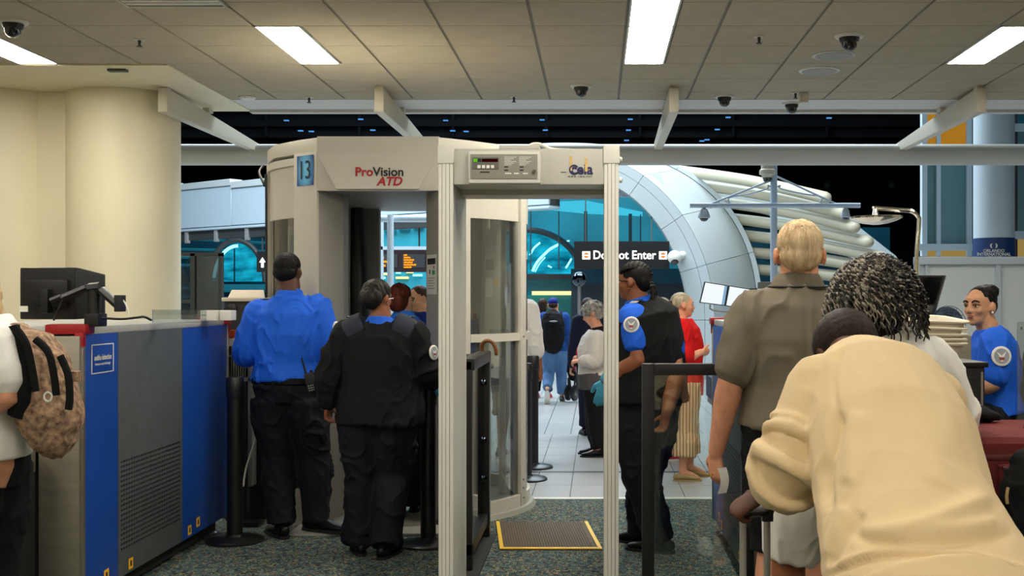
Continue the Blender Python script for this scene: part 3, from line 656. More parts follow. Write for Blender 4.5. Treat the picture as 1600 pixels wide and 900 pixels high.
# ================================================================== BODY SCANNER
SC = Vector((-1.44, 8.6)); ZT = 2.57
sc_ = thing('body_scanner', (SC.x, SC.y, 0), 'tall beige glass-sided body scanner booth numbered 13', 'body scanner')
def sp(x, y): return (SC.x + x, SC.y + y)
def prism(name, m, pts, z0, z1, par=sc_, bevel=.006, **k): return MB().prism([sp(*q) for q in pts], z0, z1).build(name, m, par, bevel=bevel, **k)
MB().lathe((SC.x, SC.y, 0), [(.99, 0), (.97, .03), (.95, .035)], 48).build('platform', 'panel_grey', sc_)
bx('ramp_lip', 'scanner_grey', sc_, SC.x - .52, SC.x + .62, 7.42, 7.75, .0, .018, bevel=.005)
roof = [(-.40, -.90), (.40, -.90), (.585, -.75), (.80, -.52), (.94, -.20), (.94, .20), (.80, .52), (.585, .75), (.40, .90), (-.40, .90), (-.585, .75), (-.80, .52), (-.94, .20), (-.94, -.20), (-.80, -.52), (-.585, -.75)]
prism('roof', 'scanner_beige', [(x * .985, y * .985) for x, y in roof], 2.475, ZT, bevel=.012)
prism('inner_ceiling', 'scanner_grey', [(x * .93, y * .93) for x, y in roof], 2.215, 2.30)
# header over each opening: flat band above, sloping trapezoid below
for sg, nm in ((-1, 'entry'), (1, 'exit')):
    y0 = SC.y + sg * .905; y1 = SC.y + sg * .84; x = SC.x
    h = bx('header', 'scanner_beige', sc_, x - .40, x + .40, min(y0, y1), max(y0, y1), 2.215, ZT + .002, bevel=.004)
    yo = y0 + sg * .022
    MB().add([(x - .40, y0 + sg * .001, 2.46), (x + .40, y0 + sg * .001, 2.46), (x + .27, yo, 2.225), (x - .27, yo, 2.225), (x - .40, y0 - sg * .02, 2.46), (x + .40, y0 - sg * .02, 2.46), (x + .27, y0 - sg * .02, 2.225), (x - .27, y0 - sg * .02, 2.225)],
             [(0, 1, 2, 3), (7, 6, 5, 4), (0, 4, 5, 1), (1, 5, 6, 2), (2, 6, 7, 3), (3, 7, 4, 0)]).build('header_slope', 'scanner_beige', h)
    if sg < 0:
        z = 2.318; q = yo
        def onslope(zz): return SC.y - .905 - .022 * (2.46 - zz) / .235 - .004
        text('brand_lettering', 'Pro', .082, (x - .148, onslope(2.335), 2.335), 'ink_red', h, align='LEFT', bold=.0022)
        text('brand_lettering', 'Vision', .082, (x - .030, onslope(2.335), 2.335), 'ink_black', h, align='LEFT', bold=.0018)
        text('brand_lettering', 'ATD', .080, (x + .078, onslope(2.272), 2.272), 'ink_red', h, bold=.0026, shear=.25)
for sx in (-1, 1):
    for sy in (-1, 1):
        pl = [(.40 * sx, .895 * sy), (.585 * sx, .745 * sy), (.53 * sx, .40 * sy), (.30 * sx, .40 * sy), (.28 * sx, .65 * sy)] if sy < 0 else [(.40 * sx, .895 * sy), (.585 * sx, .745 * sy), (.50 * sx, .66 * sy), (.28 * sx, .65 * sy), (.28 * sx, .72 * sy)]
        if sx * sy > 0: pl = pl[::-1]
        j = prism('jamb', 'scanner_grey', pl, .03, 2.46, bevel=.006)
        fp = [(.402 * sx, .905 * sy), (.592 * sx, .752 * sy), (.580 * sx, .738 * sy), (.392 * sx, .888 * sy)]
        if sx * sy > 0: fp = fp[::-1]
        prism('facet', 'scanner_beige', fp, .03, 2.475, par=j, bevel=.002)
    for t0, t1 in ((R(39), R(72)), (R(78), R(140))):
        a, b2 = (t0, t1) if sx > 0 else (-t1, -t0)
        g = MB().arc_wall(SC, .918, .926, .12, 2.05, a, b2, 14).build('curved_glass', 'scanner_glass', sc_)
        MB().arc_wall(SC, .916, .93, 2.05, 2.44, a, b2, 14).build('upper_band', 'scanner_beige', g)
        MB().arc_wall(SC, .905, .945, .035, .12, a, b2, 14).build('bottom_rail', 'scanner_beige', g)
        MB().arc_wall(SC, .908, .942, 1.21, 1.265, a, b2, 14).build('middle_rail', 'scanner_beige', g) if sx > 0 else MB().arc_wall(SC, .90, .945, 2.40, 2.45, a, b2, 14).build('top_rail', 'scanner_beige', g)
    MB().arc_wall(SC, .90, .95, .03, 2.46, R(71.5) * sx, R(78.5) * sx, 3).build('post', 'scanner_beige', sc_, bevel=.004)
    pb = MB()
    for zz in (.09, .16, .22, 1.237): pb.lathe((SC.x + sx * .953 * math.sin(R(74)), SC.y - .953 * math.cos(R(74)), zz), [(.008, 0), (.006, .006)], 8, axis=(sx * .5, -.8, 0))
    pb.build('bolts', 'steel_rod', sc_, kind='stuff')
def mast(x, y, m):
    c = MB().tube([(SC.x + x, SC.y + y, .05), (SC.x + x, SC.y + y, .5), (SC.x + x * .97, SC.y + y * .97, 1.1), (SC.x + x, SC.y + y, 1.7), (SC.x + x * 1.05, SC.y + y * 1.05, 2.21)], [.085, .085, .075, .07, .05], 12)
    c.build('mast', m, sc_)
mast(-.41, .50, 'black_plastic'); mast(.54, -.16, 'black_plastic')
MB().arc_wall(SC, .80, .84, .05, 2.2, -R(140), -R(112), 8).build('inner_panel', 'scanner_dark', sc_)
bx('inner_post', 'scanner_beige', sc_, SC.x + .70, SC.x + .75, SC.y + .22, SC.y + .27, .04, 2.2, bevel=.006)
eq = bx('electronics_box', 'scanner_beige', sc_, SC.x + .60, SC.x + .76, SC.y + .12, SC.y + .2, 1.28, 2.02, bevel=.01)
bx('label', 'label_white', eq, SC.x + .61, SC.x + .66, SC.y + .114, SC.y + .119, 1.52, 1.66); bx('label', 'yellow_sticker', eq, SC.x + .675, SC.x + .70, SC.y + .114, SC.y + .119, 1.60, 1.66)
bx('label', 'label_grey', eq, SC.x + .61, SC.x + .67, SC.y + .114, SC.y + .119, 1.72, 1.80)
MB().tube(catmull([(SC.x - .95, SC.y - .22, 2.46), (SC.x - .955, SC.y - .3, 2.40), (SC.x - .90, SC.y - .36, 2.30), (SC.x - .885, SC.y - .37, 2.2), (SC.x - .885, SC.y - .37, .1)], 6), .009, 8).build('cable', 'black_plastic', sc_)
# number sheet on the left facet, notice on the right jamb
def facet_frame(px, x0, y0, x1, y1):                 # axes of a vertical plane through two plan points
    u = Vector((x1 - x0, y1 - y0, 0)).normalized(); n = Vector((u.y, -u.x, 0)); return u, n
u, n = facet_frame(0, SC.x - .592, SC.y - .752, SC.x - .402, SC.y - .905)
def sheet(name, m, par, o, u, n, w0, w1, z0, z1, off=.003, th=.002, **k):
    a = [o + u * w0 + n * off, o + u * w1 + n * off]; q = [Vector((v.x, v.y, z)) for z in (z0, z1) for v in a]
    ring_ = [q[0], q[1], q[3], q[2]]
    return MB().hull([v + n * th for v in ring_], ring_).build(name, m, par, **k)
o = Vector((SC.x - .592, SC.y - .752, 0))
ps = thing('number_sheet', (SC.x - .5, SC.y - .84, 2.24), 'blue sheet with the number 13 on the scanner corner', 'sign')
sheet('sheet', 'poster_number', ps, o, u, n, .040, .215, 2.255, 2.455)
text('number', '13', .175, o + u * .128 + n * .010 + Vector((0, 0, 2.352)), 'ink_navy2', ps, rot=Matrix((u, Vector((0, 0, 1)), n)).transposed(), sx=.78) if mat('ink_navy2', (20, 28, 52), .6) else None
u, n = facet_frame(0, SC.x + .28, SC.y - .65, SC.x + .40, SC.y - .895)
o = Vector((SC.x + .28, SC.y - .65, 0)); o = Vector((SC.x + .28, SC.y - .65, 0))
u = Vector((.12, -.245, 0)).normalized(); n = Vector((-u.y * -1, 0, 0)); n = Vector((u.y, -u.x, 0))
if n.y > 0: n = -n
nt_ = thing('notice_sheet', (SC.x + .33, SC.y - .8, 1.52), 'white printed notice taped inside the scanner entrance', 'notice')
sheet('sheet', 'label_white', nt_, o, u, n, .03, .235, 1.535, 1.80)
sheet('heading', 'ink_black', nt_, o, u, n, .05, .215, 1.735, 1.775, off=.006)
sheet('drawing', 'ink_green', nt_, o, u, n, .150, .205, 1.665, 1.695, off=.006); sheet('drawing', 'ink_red', nt_, o, u, n, .175, .19, 1.705, 1.725, off=.006); sheet('drawing', 'ink_black', nt_, o, u, n, .09, .105, 1.67, 1.70, off=.006)
mb = MB()
for k in range(5):
    a = [o + u * .055 + n * .006, o + u * (.205 - .03 * (k % 2)) + n * .006]; z = 1.64 - .017 * k
    q = [Vector((a[0].x, a[0].y, z)), Vector((a[1].x, a[1].y, z)), Vector((a[1].x, a[1].y, z + .006)), Vector((a[0].x, a[0].y, z + .006))]; mb.hull([v + n * .001 for v in q], q)
mb.build('small_print', 'label_grey', nt_, kind='stuff')

# ================================================================== WALK-THROUGH METAL DETECTOR
WX0, WX1, WY0, WY1 = -.764, .105, 5.64, 6.22
wd = thing('metal_detector', ((WX0 + WX1) / 2, (WY0 + WY1) / 2, 0), 'grey walk-through metal detector frame with a control panel on top', 'metal detector')
for x0, x1 in ((WX0, WX0 + .071), (WX1 - .071, WX1)):
    sp_ = bx('side_panel', 'detector_grey', wd, x0 + .004, x1 - .004, WY0 + .03, WY1 - .03, .01, 2.20, bevel=.006)
    for y0, y1 in ((WY0, WY0 + .034), (WY1 - .034, WY1)):
        tr = MB()
        for k in range(4): tr.box(x0 + .0178 * k, x0 + .0178 * k + .0165, y0 + (.003 if k in (0, 3) else 0), y1 - .002, .008, 2.17)
        tr.build('edge_profile', 'detector_light', sp_, bevel=.002, kind='stuff')
        bx('cap', 'detector_light', sp_, x0 - .004, x1 + .004, y0 - .004, y1 + .03, 2.155, 2.245, bevel=.008)
    bx('foot', 'dark_grey', sp_, x0 - .02, x1 + .02, WY0 - .03, WY1 + .03, 0, .012, bevel=.004)
cb = bx('crossbar', 'detector_grey', wd, WX0 + .071, WX1 - .071, WY0 + .012, WY1 - .02, 2.055, 2.228, bevel=.006)
bx('rear_beam', 'detector_grey', wd, WX0 + .071, WX1 - .071, WY0 + .30, WY1 - .03, 2.03, 2.056, bevel=.004)
cp = bx('control_box', 'detector_light', cb, P(731, 0, 5.6).x, P(844, 0, 5.6).x, WY0 - .018, WY0 + .03, P(0, 285.5, 5.6).z, P(0, 235, 5.6).z, bevel=.010)
fy = WY0 - .0185
def fpx(name, m, x0, x1, y0, y1, par, t=.003, bevel=0): a, b2 = P(x0, y1, fy), P(x1, y0, fy); return bx(name, m, par, a.x, b2.x, fy - t, fy, a.z, b2.z, bevel=bevel)
fp_ = fpx('control_face', 'panel_grey', 735, 840, 241, 279, wd, .004, .001)
fy -= .004
fpx('display_frame', 'dark_grey2', 738, 779, 246, 264, fp_) if mat('dark_grey2', (96, 96, 90), .5) else None
fy -= .003
fpx('display', 'led_red', 753, 778, 248, 253, fp_, .001); fpx('display', 'led_green', 740, 746, 248, 253, fp_, .001); fpx('display', 'ink_black', 746.5, 752, 248, 253, fp_, .001)
for k in range(4): fpx('key', 'label_white', 746 + 7 * k, 751 + 7 * k, 258, 263, fp_, .002, .0004)
fy += .003
for q in ((788, 794, 260, 262), (788, 794, 265, 267), (812, 818, 260, 262), (812, 818, 265, 267)): fpx('indicator', 'ink_black', *q, fp_, .001)
for q in ((789, 799, 270, 272), (803, 811, 270, 272), (817, 825, 270, 272)): fpx('indicator', 'label_white', *q, fp_, .001)
mb = MB()
for c_ in (788, 811):
    for k in range(6):
        a, b2 = P(c_, 245 + 2.4 * k + .7, fy), P(c_ + 19 - 4 * (k % 3), 245 + 2.4 * k, fy); mb.box(a.x, b2.x, fy - .0008, fy, a.z, b2.z)
mb.build('small_print', 'label_white', fp_, kind='stuff')
a, b2 = P(750, 270, fy), P(765, 268, fy); bx('print_rule', 'ink_black', fp_, a.x, b2.x, fy - .0008, fy, a.z, b2.z)
c = P(834, 268, fy); MB().lathe(c, [(.011, 0), (.011, .004), (.007, .008)], 16, axis=(0, -1, 0)).build('lock', 'chrome', fp_)
yw = WY0 + .012
text('logo', 'ceia', .072, P(909, 265, yw - .001), 'ink_navy', wd, bold=.0022, sx=.95); c = P(897, 265, yw - .002)
MB().tube([c + Vector((.021 * math.cos(R(a)), 0, .021 * math.sin(R(a)))) for a in range(35, 326, 15)], .0035, 6).build('logo_ring', 'ink_navy', wd)
text('web_address', 'www.ceia.net', .017, P(906, 275.5, yw - .001), 'ink_black', wd, depth=.0005, spacing=1.25)
bx('print_rule', 'ink_black', wd, P(876, 0, yw).x, P(885, 0, yw).x, yw - .001, yw, P(0, 269.6, yw).z, P(0, 268.6, yw).z)
for q, (y0, y1) in (((890, 894), (244, 267)), ((914, 918), (247, 268))): 
    a, b2 = P(q[0], y1, yw), P(q[1], y0, yw); bx('tape', 'tape_tan', wd, a.x, b2.x, yw - .0025, yw - .0012, a.z, b2.z)
bx('top_tray', 'detector_grey', wd, P(780, 0, 5.66).x, P(843, 0, 5.66).x, WY0 + .01, WY0 + .10, 2.226, 2.245, bevel=.004)
MB().tube(catmull([(-.35, 5.72, 2.232), (-.32, 5.74, 2.26), (-.28, 5.75, 2.262), (-.22, 5.76, 2.24), (-.1, 5.78, 2.236)], 6), .008, 8).build('cable', 'detector_light', wd)
for zz in (2.08, 2.18): MB().lathe((WX1 + .002, WY0 + .05, zz), [(.013, 0), (.013, .012), (.009, .016)], 14, axis=(1, 0, 0)).build('clamp_knob', 'detector_light', wd)

# ================================================================== FLOOR MAT
q = [ground(781, 860), ground(941, 860), ground(918, 817), ground(775, 817)]; q = [Vector((v.x, v.y, 0)) for v in q]
ctr = sum(q, Vector()) / 4; mt = thing('floor_mat', (ctr.x, ctr.y, 0), 'ribbed brown rubber mat edged with yellow tape behind the detector', 'mat')
MB().hull(q, [v + Vector((0, 0, .006)) for v in q]).build('rubber', 'mat_rubber', mt)
def bil(s, t_): return q[0] * (1 - s) * (1 - t_) + q[1] * s * (1 - t_) + q[2] * s * t_ + q[3] * (1 - s) * t_
mb = MB()
for k in range(34):
    s0, s1 = .05 + .026 * k, .062 + .026 * k; rr_ = [bil(s0, .05), bil(s1, .05), bil(s1, .98), bil(s0, .98)]
    mb.hull([v + Vector((0, 0, .006)) for v in rr_], [v + Vector((0, 0, .010)) for v in rr_])
mb.build('ribs', 'mat_rubber', mt, kind='stuff')
for a in ((0, .038, 0, 1), (.962, 1, 0, 1), (.038, .962, 0, .045)):
    rr_ = [bil(a[0], a[2]), bil(a[1], a[2]), bil(a[1], a[3]), bil(a[0], a[3])]; MB().hull([v + Vector((0, 0, .0062)) for v in rr_], [v + Vector((0, 0, .012)) for v in rr_]).build('tape_strip', 'tape_yellow', mt)

# ================================================================== GATE BETWEEN DETECTOR AND SCANNER
gt = thing('barrier_gate', (-.72, 6.95, 0), 'black framed glass gate between the detector and the body scanner', 'gate')
bx('floor_track', 'black_matte', gt, -.79, -.64, 6.30, 7.45, 0, .012, bevel=.003)
bx('post', 'black_metal', gt, -.75, -.675, 7.34, 7.42, .012, 1.165, bevel=.006); bx('post', 'black_metal', gt, -.745, -.685, 6.42, 6.48, .012, 1.165, bevel=.006)
bx('post', 'black_metal', gt, -.80, -.755, 7.22, 7.30, .012, 1.12, bevel=.006)
bx('top_rail', 'black_metal', gt, -.752, -.672, 6.42, 7.42, 1.11, 1.175, bevel=.006); bx('bottom_rail', 'black_metal', gt, -.745, -.685, 6.42, 7.42, .09, .16, bevel=.006)
bx('pane', 'smoke_glass', gt, -.72, -.712, 6.48, 7.34, .16, 1.11)
bx('cap', 'dark_grey', gt, -.83, -.74, 7.18, 7.34, 1.10, 1.16, bevel=.01)
for z in (.38, .62, .98): MB().lathe((-.71, 7.335, z), [(.020, 0), (.020, .01), (.009, .02)], 12, axis=(0, -1, 0)).build('latch', 'chrome_dark', gt)
cn = MB().tube(catmull([(-.735, 7.475, .0), (-.735, 7.475, .9), (-.735, 7.475, 1.15), (-.73, 7.465, 1.215), (-.70, 7.46, 1.238), (-.665, 7.46, 1.225), (-.645, 7.46, 1.185), (-.642, 7.46, 1.155)], 6), .0125, 10, round_cap=True)
cn.build('walking_cane', 'wood_cane', None, label='brown wooden walking cane with a crook handle behind the gate', cat='cane')
# black framed barrier right of the detector
bf = thing('clear_barrier', (.47, 5.5, 0), 'black framed clear barrier right of the walk-through detector', 'barrier')
z1 = P(0, 568, 5.5).z; xa, xb = P(1003, 0, 5.5).x, .735
bx('post', 'black_metal', bf, xa, xa + .058, 5.48, 5.53, 0, z1, bevel=.005); bx('post', 'black_metal', bf, xb - .058, xb, 5.48, 5.53, 0, z1, bevel=.005)
bx('top_rail', 'black_metal', bf, xa + .058, xb - .058, 5.48, 5.53, z1 - .055, z1, bevel=.005); bx('bottom_rail', 'black_metal', bf, xa + .058, xb - .058, 5.48, 5.53, .10, .15, bevel=.005)
bx('pane', 'clear_glass', bf, xa + .05, xb - .05, 5.501, 5.507, .14, z1 - .05)
# ================================================================== STANCHIONS
def stanchion(x, y, h, label, m='black_metal', rb=.178, group='retractable belt posts'):
    t = thing('stanchion', (x, y, 0), label, 'stanchion', group)
    MB().lathe((x, y, 0), [(rb, 0), (rb, .012), (rb * .93, .022), (.06, .034), (.045, .05)], 36).build('base', m, t)
    MB().cyl((x, y, .04), (x, y, h - .12), .0475, 24).build('post', m, t)
    MB().lathe((x, y, h - .13), [(.05, 0), (.054, .01), (.054, .115), (.046, .13)], 24).build('belt_head', 'black_plastic', t)
    return t
g = ground(367, 846); stanchion(g.x, g.y, 1.02, 'black stanchion post at the corner of the blue x-ray machine')
g = ground(669, 851); stanchion(g.x, g.y, .98, 'black stanchion post beside the officer in the black sweater')
g = P(836, 727, 10.6); stanchion(P(833, 0, 10.45).x, 10.45, 1.0, 'dark stanchion on the tiles beside the traveller in black shorts')
g = P(826, 748, 9.8); stanchion(P(822, 0, 9.75).x, 9.75, .97, 'dark stanchion nearly hidden behind the scanner post')
# ================================================================== X-RAY MACHINES
def xray_machine(xs, xo, y0, y1, label, badge):      # xs: side that faces the lane, xo: far side
    sg = 1 if xs > xo else -1; t = thing('xray_machine', ((xs + xo) / 2, (y0 + y1) / 2, 0), label, 'x-ray machine', 'baggage x-ray machines')
    X = lambda a: xs - sg * a                          # distance in from the lane side
    def b(name, m, a0, a1, ya, yb, z0, z1, par=t, **k): return bx(name, m, par, min(X(a0), X(a1)), max(X(a0), X(a1)), ya, yb, z0, z1, **k)
    W = abs(xs - xo)
    b('body', 'dark_grey', .03, W, y0 + .03, y1 - .03, .10, 1.33); b('top', 'xray_top', .0, W, y0 + .02, y1 - .02, 1.335, 1.372, bevel=.008)
    yb, yc = y0 + .41, y0 + 1.32
    b('side_panel', 'xray_blue', 0, .028, y0 + .015, yb - .003, .10, 1.335, bevel=.003)
    gp = b('side_panel', 'grey_laminate', 0, .028, yb + .003, yc - .003, .10, 1.335, bevel=.003)
    b('side_panel', 'xray_blue', 0, .028, yc + .003, y1 - .015, .10, 1.335, bevel=.003)
    mb = MB()
    for i in range(19):
        for j in range(26): 
            yy = yb + .035 + .0325 * j; zz = .235 + .0245 * i; mb.box(min(X(-.0025), X(.001)), max(X(-.0025), X(.001)), yy, yy + .016, zz, zz + .009)
    mb.build('vent_slots', 'black_plastic', gp, kind='stuff')
    for ya in (y0, y1 - .022): b('edge_strip', 'stainless', -.006, .035, ya - .004, ya + .022, .08, 1.34, bevel=.003)
    for ya, yb_ in ((y0 - .015, y0 + .09), (y1 - .09, y1 + .015)):
        b('corner_bumper', 'red_plastic', -.022, .17, ya, yb_, 1.338, 1.385, bevel=.014); b('corner_bumper', 'red_plastic', -.012, .03, (ya if ya < y0 else yb_ - .03), (ya + .03 if ya < y0 else yb_), 1.28, 1.345, bevel=.006)
    b('kick_strip', 'black_matte', .05, W - .05, y0 + .1, y1 - .1, .02, .10)
    for ya in (y0 + .25, yc + .10, y1 - .12): MB().lathe((X(.07), ya, 0), [(.035, 0), (.035, .01), (.012, .015), (.012, .10)], 14).build('foot', 'steel_rod', t)
    for ya, z in ((y0 + .24, .125), (y0 + .54, .115), (y0 + 1.41, .115), (y0 + 1.555, .135)):
        s = b('warning_sticker', 'yellow_sticker', -.0015, .001, ya, ya + .055, z, z + .055); b('sticker_mark', 'ink_black', -.0025, .001, ya + .018, ya + .037, z + .014, z + .042, par=s)
    if badge:
        bd = b('badge', 'xray_blue', -.003, .001, y0 + .092, y0 + .345, 1.145, 1.285, bevel=.001)
        for q in ((.092, .098, 1.145, 1.285), (.339, .345, 1.145, 1.285), (.092, .345, 1.145, 1.149), (.092, .345, 1.281, 1.285)): b('badge_border', 'label_white', -.0045, .0, y0 + q[0], y0 + q[1], q[2], q[3], par=bd)
        text('badge_lettering', 'smiths detection', .036, (X(-.005), y0 + .219, 1.220), 'label_white', bd, rot=ROT_RIGHT, bold=.001, sx=.82, depth=.0005); text('badge_lettering', 'heimann x-ray technology', .0185, (X(-.005), y0 + .215, 1.190), 'label_white', bd, rot=ROT_RIGHT, depth=.0005, sx=.9)
    # end hood of stainless steel that faces the viewer
    b('end_frame', 'stainless', .0, .19, y0 - .03, y0 + .03, .0, 1.33, bevel=.004)
    eh = b('end_hood', 'stainless', .195, W, y0 - .05, y0 + .03, .84, 1.33, bevel=.006)
    for k in range(3): b('louvre', 'label_white', .27, .36, y0 - .054, y0 - .049, 1.255 + .022 * k, 1.263 + .022 * k, par=eh)
    for k in range(3): b('louvre', 'label_white', .40, .49, y0 - .054, y0 - .049, 1.255 + .022 * k, 1.263 + .022 * k, par=eh)
    b('caution_label', 'label_grey', .04, .155, y0 - .033, y0 - .029, 1.16, 1.235)
    b('tunnel_curtain', 'black_matte', .22, W - .05, y0 - .045, y0 - .02, .80, .84); b('belt_tray', 'stainless', .20, W, y0 - .35, y0 - .03, .70, .80, bevel=.01)
    lp = b('lower_panel', 'black_plastic', .195, W, y0 - .33, y0 - .05, .0, .70, bevel=.006)
    for k in range(3):
        c = (X(.42), y0 - .332, .40); rr_ = .035 + .02 * k
        MB().tube([(c[0] + rr_ * math.cos(R(a)), c[1], c[2] + rr_ * math.sin(R(a))) for a in range(0, 360, 15)] + [(c[0] + rr_, c[1], c[2])], .004, 6).build('fan_ring', 'black_matte', lp)
    return t
xl = xray_machine(-2.40, -3.45, 5.46, 7.62, 'large blue and grey x-ray machine beside the body scanner', True)
xr = xray_machine(.75, 1.78, 5.62, 7.60, 'blue and grey x-ray machine hidden behind the man in the grey polo', False)
# ---- monitor on arms, on the left machine
mo = thing('monitor', (-2.78, 5.72, 1.372), 'black monitor seen from behind on a jointed arm above the x-ray machine', 'monitor')
D = 5.60
a, b2 = P(28, 499, D), P(120, 418, D)
MB().hull([(a.x, D + .02, a.z), (b2.x, D - .02, a.z), (b2.x, D - .02, b2.z), (a.x, D + .02, b2.z)], [(a.x, D + .06, a.z), (b2.x, D + .03, a.z), (b2.x, D + .03, b2.z), (a.x, D + .06, b2.z)]).build('case', 'black_plastic', mo, bevel=.008)
MB().hull([(b2.x, D - .02, a.z), (b2.x, D + .03, a.z), (b2.x, D + .03, b2.z), (b2.x, D - .02, b2.z)], [(b2.x + .075, D + .13, a.z + .01), (b2.x + .07, D + .16, a.z + .01), (b2.x + .07, D + .16, b2.z - .03), (b2.x + .075, D + .13, b2.z - .03)]).build('side_hood', 'black_plastic', mo, bevel=.006)
bx('rear_bulge', 'black_metal', mo, P(38, 0, D).x, P(112, 0, D).x, D - .045, D + .02, P(0, 480, D).z, P(0, 437, D).z, bevel=.015)
bx('mount', 'black_metal', mo, P(76, 0, D).x, P(88, 0, D).x, D - .09, D - .03, P(0, 489, D).z, P(0, 452, D).z, bevel=.006)
bx('label', 'label_white', mo, P(38, 0, D).x, P(51, 0, D).x, D - .049, D - .044, P(0, 487, D).z, P(0, 478, D).z)
def bar(name, p0, p1, w_, h_, par, m='black_plastic'):
    p0, p1 = Vector(p0), Vector(p1); MB().tube([p0, p1], (w_, h_), 8, side=(0, 1, 0)).build(name, m, par, bevel=.002) if False else MB().tube([p0, p1], [(w_, h_)] * 2, 8, side=(0, 1, 0)).build(name, m, par)
DA = D - .08
bar('arm', P(82, 470, DA), P(99, 463, DA), .03, .018, mo); bar('arm', P(99, 466, DA), P(137, 450, DA), .03, .022, mo); bar('arm', P(140, 452, DA), P(157, 450, DA), .03, .03, mo)
bar('arm', P(158, 453, DA), P(187, 479, DA), .03, .022, mo)
MB().cyl(P(147, 500.5, DA), P(147, 450, DA), .028, 16).build('post', 'black_metal', mo); bx('clamp', 'black_metal', mo, P(137, 0, DA).x, P(159, 0, DA).x, DA - .04, DA + .06, 1.3725, P(0, 490, DA).z, bevel=.004)
bx('tip', 'black_plastic', mo, P(182, 0, DA).x, P(193, 0, DA).x, DA - .03, DA + .03, P(0, 487, DA).z, P(0, 461, DA).z, bevel=.004)
MB().tube(catmull([P(180, 464, DA), P(193, 470, DA), P(200, 485, DA), P(200, 498, DA)], 6), .004, 6).build('cable', 'label_white', mo); MB().tube(catmull([P(99, 465, DA - .03), P(95, 475, DA - .03), P(88, 490, DA - .03), P(84, 500, DA)], 6), .005, 6).build('cable', 'black_plastic', mo)
MB().tube(catmull([P(160, 497, DA), P(190, 498.5, DA), P(215, 496, DA), P(225, 495, DA), P(236, 500, DA + .1)], 6), .006, 6).build('cable', 'black_plastic', mo)
# ---- small things on the left machine's top
ga = thing('acrylic_screen', (P(262, 0, 6.4).x, 6.4, 1.373), 'low clear acrylic screen standing on the x-ray machine', 'screen')
bx('sheet', 'acrylic', ga, P(238, 0, 6.4).x, P(322, 0, 6.4).x, 6.4, 6.408, 1.373, P(0, 484, 6.4).z)
wb = thing('white_box', (P(333, 0, 7.2).x, 7.2, 1.373), 'small white carton on the x-ray machine near its red corner', 'box')
bx('carton', 'label_white', wb, P(313, 0, 7.1).x, P(338, 0, 7.1).x, 7.1, 7.22, 1.373, P(0, 485, 7.1).z, bevel=.003); bx('carton', 'label_white', wb, P(340, 0, 7.1).x, P(358, 0, 7.1).x, 7.14, 7.24, 1.373, P(0, 485, 7.1).z, bevel=.003)
bx('label', 'label_grey', wb, P(315, 0, 7.1).x, P(322, 0, 7.1).x, 7.098, 7.0995, 1.40, 1.41)
# ---- cabinet with white lid behind it, conveyor guard
cb_ = thing('equipment_cabinet', (P(383, 0, 8.1).x, 8.1, 0), 'black equipment cabinet with a white slanted lid behind the x-ray machine', 'cabinet')
D = 7.98
bx('body', 'black_plastic', cb_, P(351, 0, D).x, P(413, 0, D).x, D, D + .28, .0, P(0, 468, D).z, bevel=.01)
bx('tray', 'bin_white', cb_, P(348, 0, D).x, P(415, 0, D).x, D - .03, D + .28, P(0, 471, D).z, P(0, 465, D).z, bevel=.008)
MB().hull([P(356, 465, D), P(414, 465, D), P(412, 453, D + .04), P(362, 453, D + .04)], [P(356, 465, D + .27), P(414, 465, D + .3), P(412, 453, D + .27), P(362, 453, D + .27)]).build('lid', 'bin_white', cb_, bevel=.008)
for px in (363, 401): MB().lathe(P(px, 482, D), [(.034, 0), (.034, .016), (.02, .022)], 18, axis=(0, -1, 0)).build('knob', 'black_metal', cb_)
cg = thing('conveyor_guard', (P(374, 0, 7.75).x, 7.75, 0), 'slatted conveyor guard with orange and white bands behind the x-ray machine', 'guard')
D = 7.72
pxbox('orange_band', 'guard_orange', cg, 357, 384, 516, 528, D, .1, bevel=.004) if mat('guard_orange', (206, 84, 50), .5) else None
pxbox('white_band', 'label_white', cg, 357, 384, 529, 541, D, .1, bevel=.004)
for k in range(7): pxbox('slat', 'panel_grey', cg, 361 + 3.6 * k, 362.3 + 3.6 * k, 541, 591, D, .04)
pxbox('backing', 'black_matte', cg, 357, 392, 541, 592, D + .06, .02); pxbox('rail', 'panel_grey', cg, 357, 392, 555, 558, D + .01, .03); pxbox('strip', 'yellow_sticker', cg, 363, 379, 552, 556, D + .041, .01)
pxbox('frame', 'stainless', cg, 387, 394, 540, 760, D, .1, bevel=.004); pxbox('rail', 'panel_grey', cg, 357, 394, 590, 596, D, .1); pxbox('leg', 'black_metal', cg, 378, 386, 596, 800, D + .02, .06)
g = ground(386, 0 + 1.5 * F / D + CY); bx('foot', 'black_metal', cg, g.x - .1, g.x + .08, D - .02, D + .12, 0, .03, bevel=.005)
MB().tube(catmull([P(394, 640, D - .05), P(404, 660, D - .08), P(398, 690, D - .05), P(385, 730, D), P(380, 760, D)], 6), .006, 6).build('cable', 'label_white', cg)
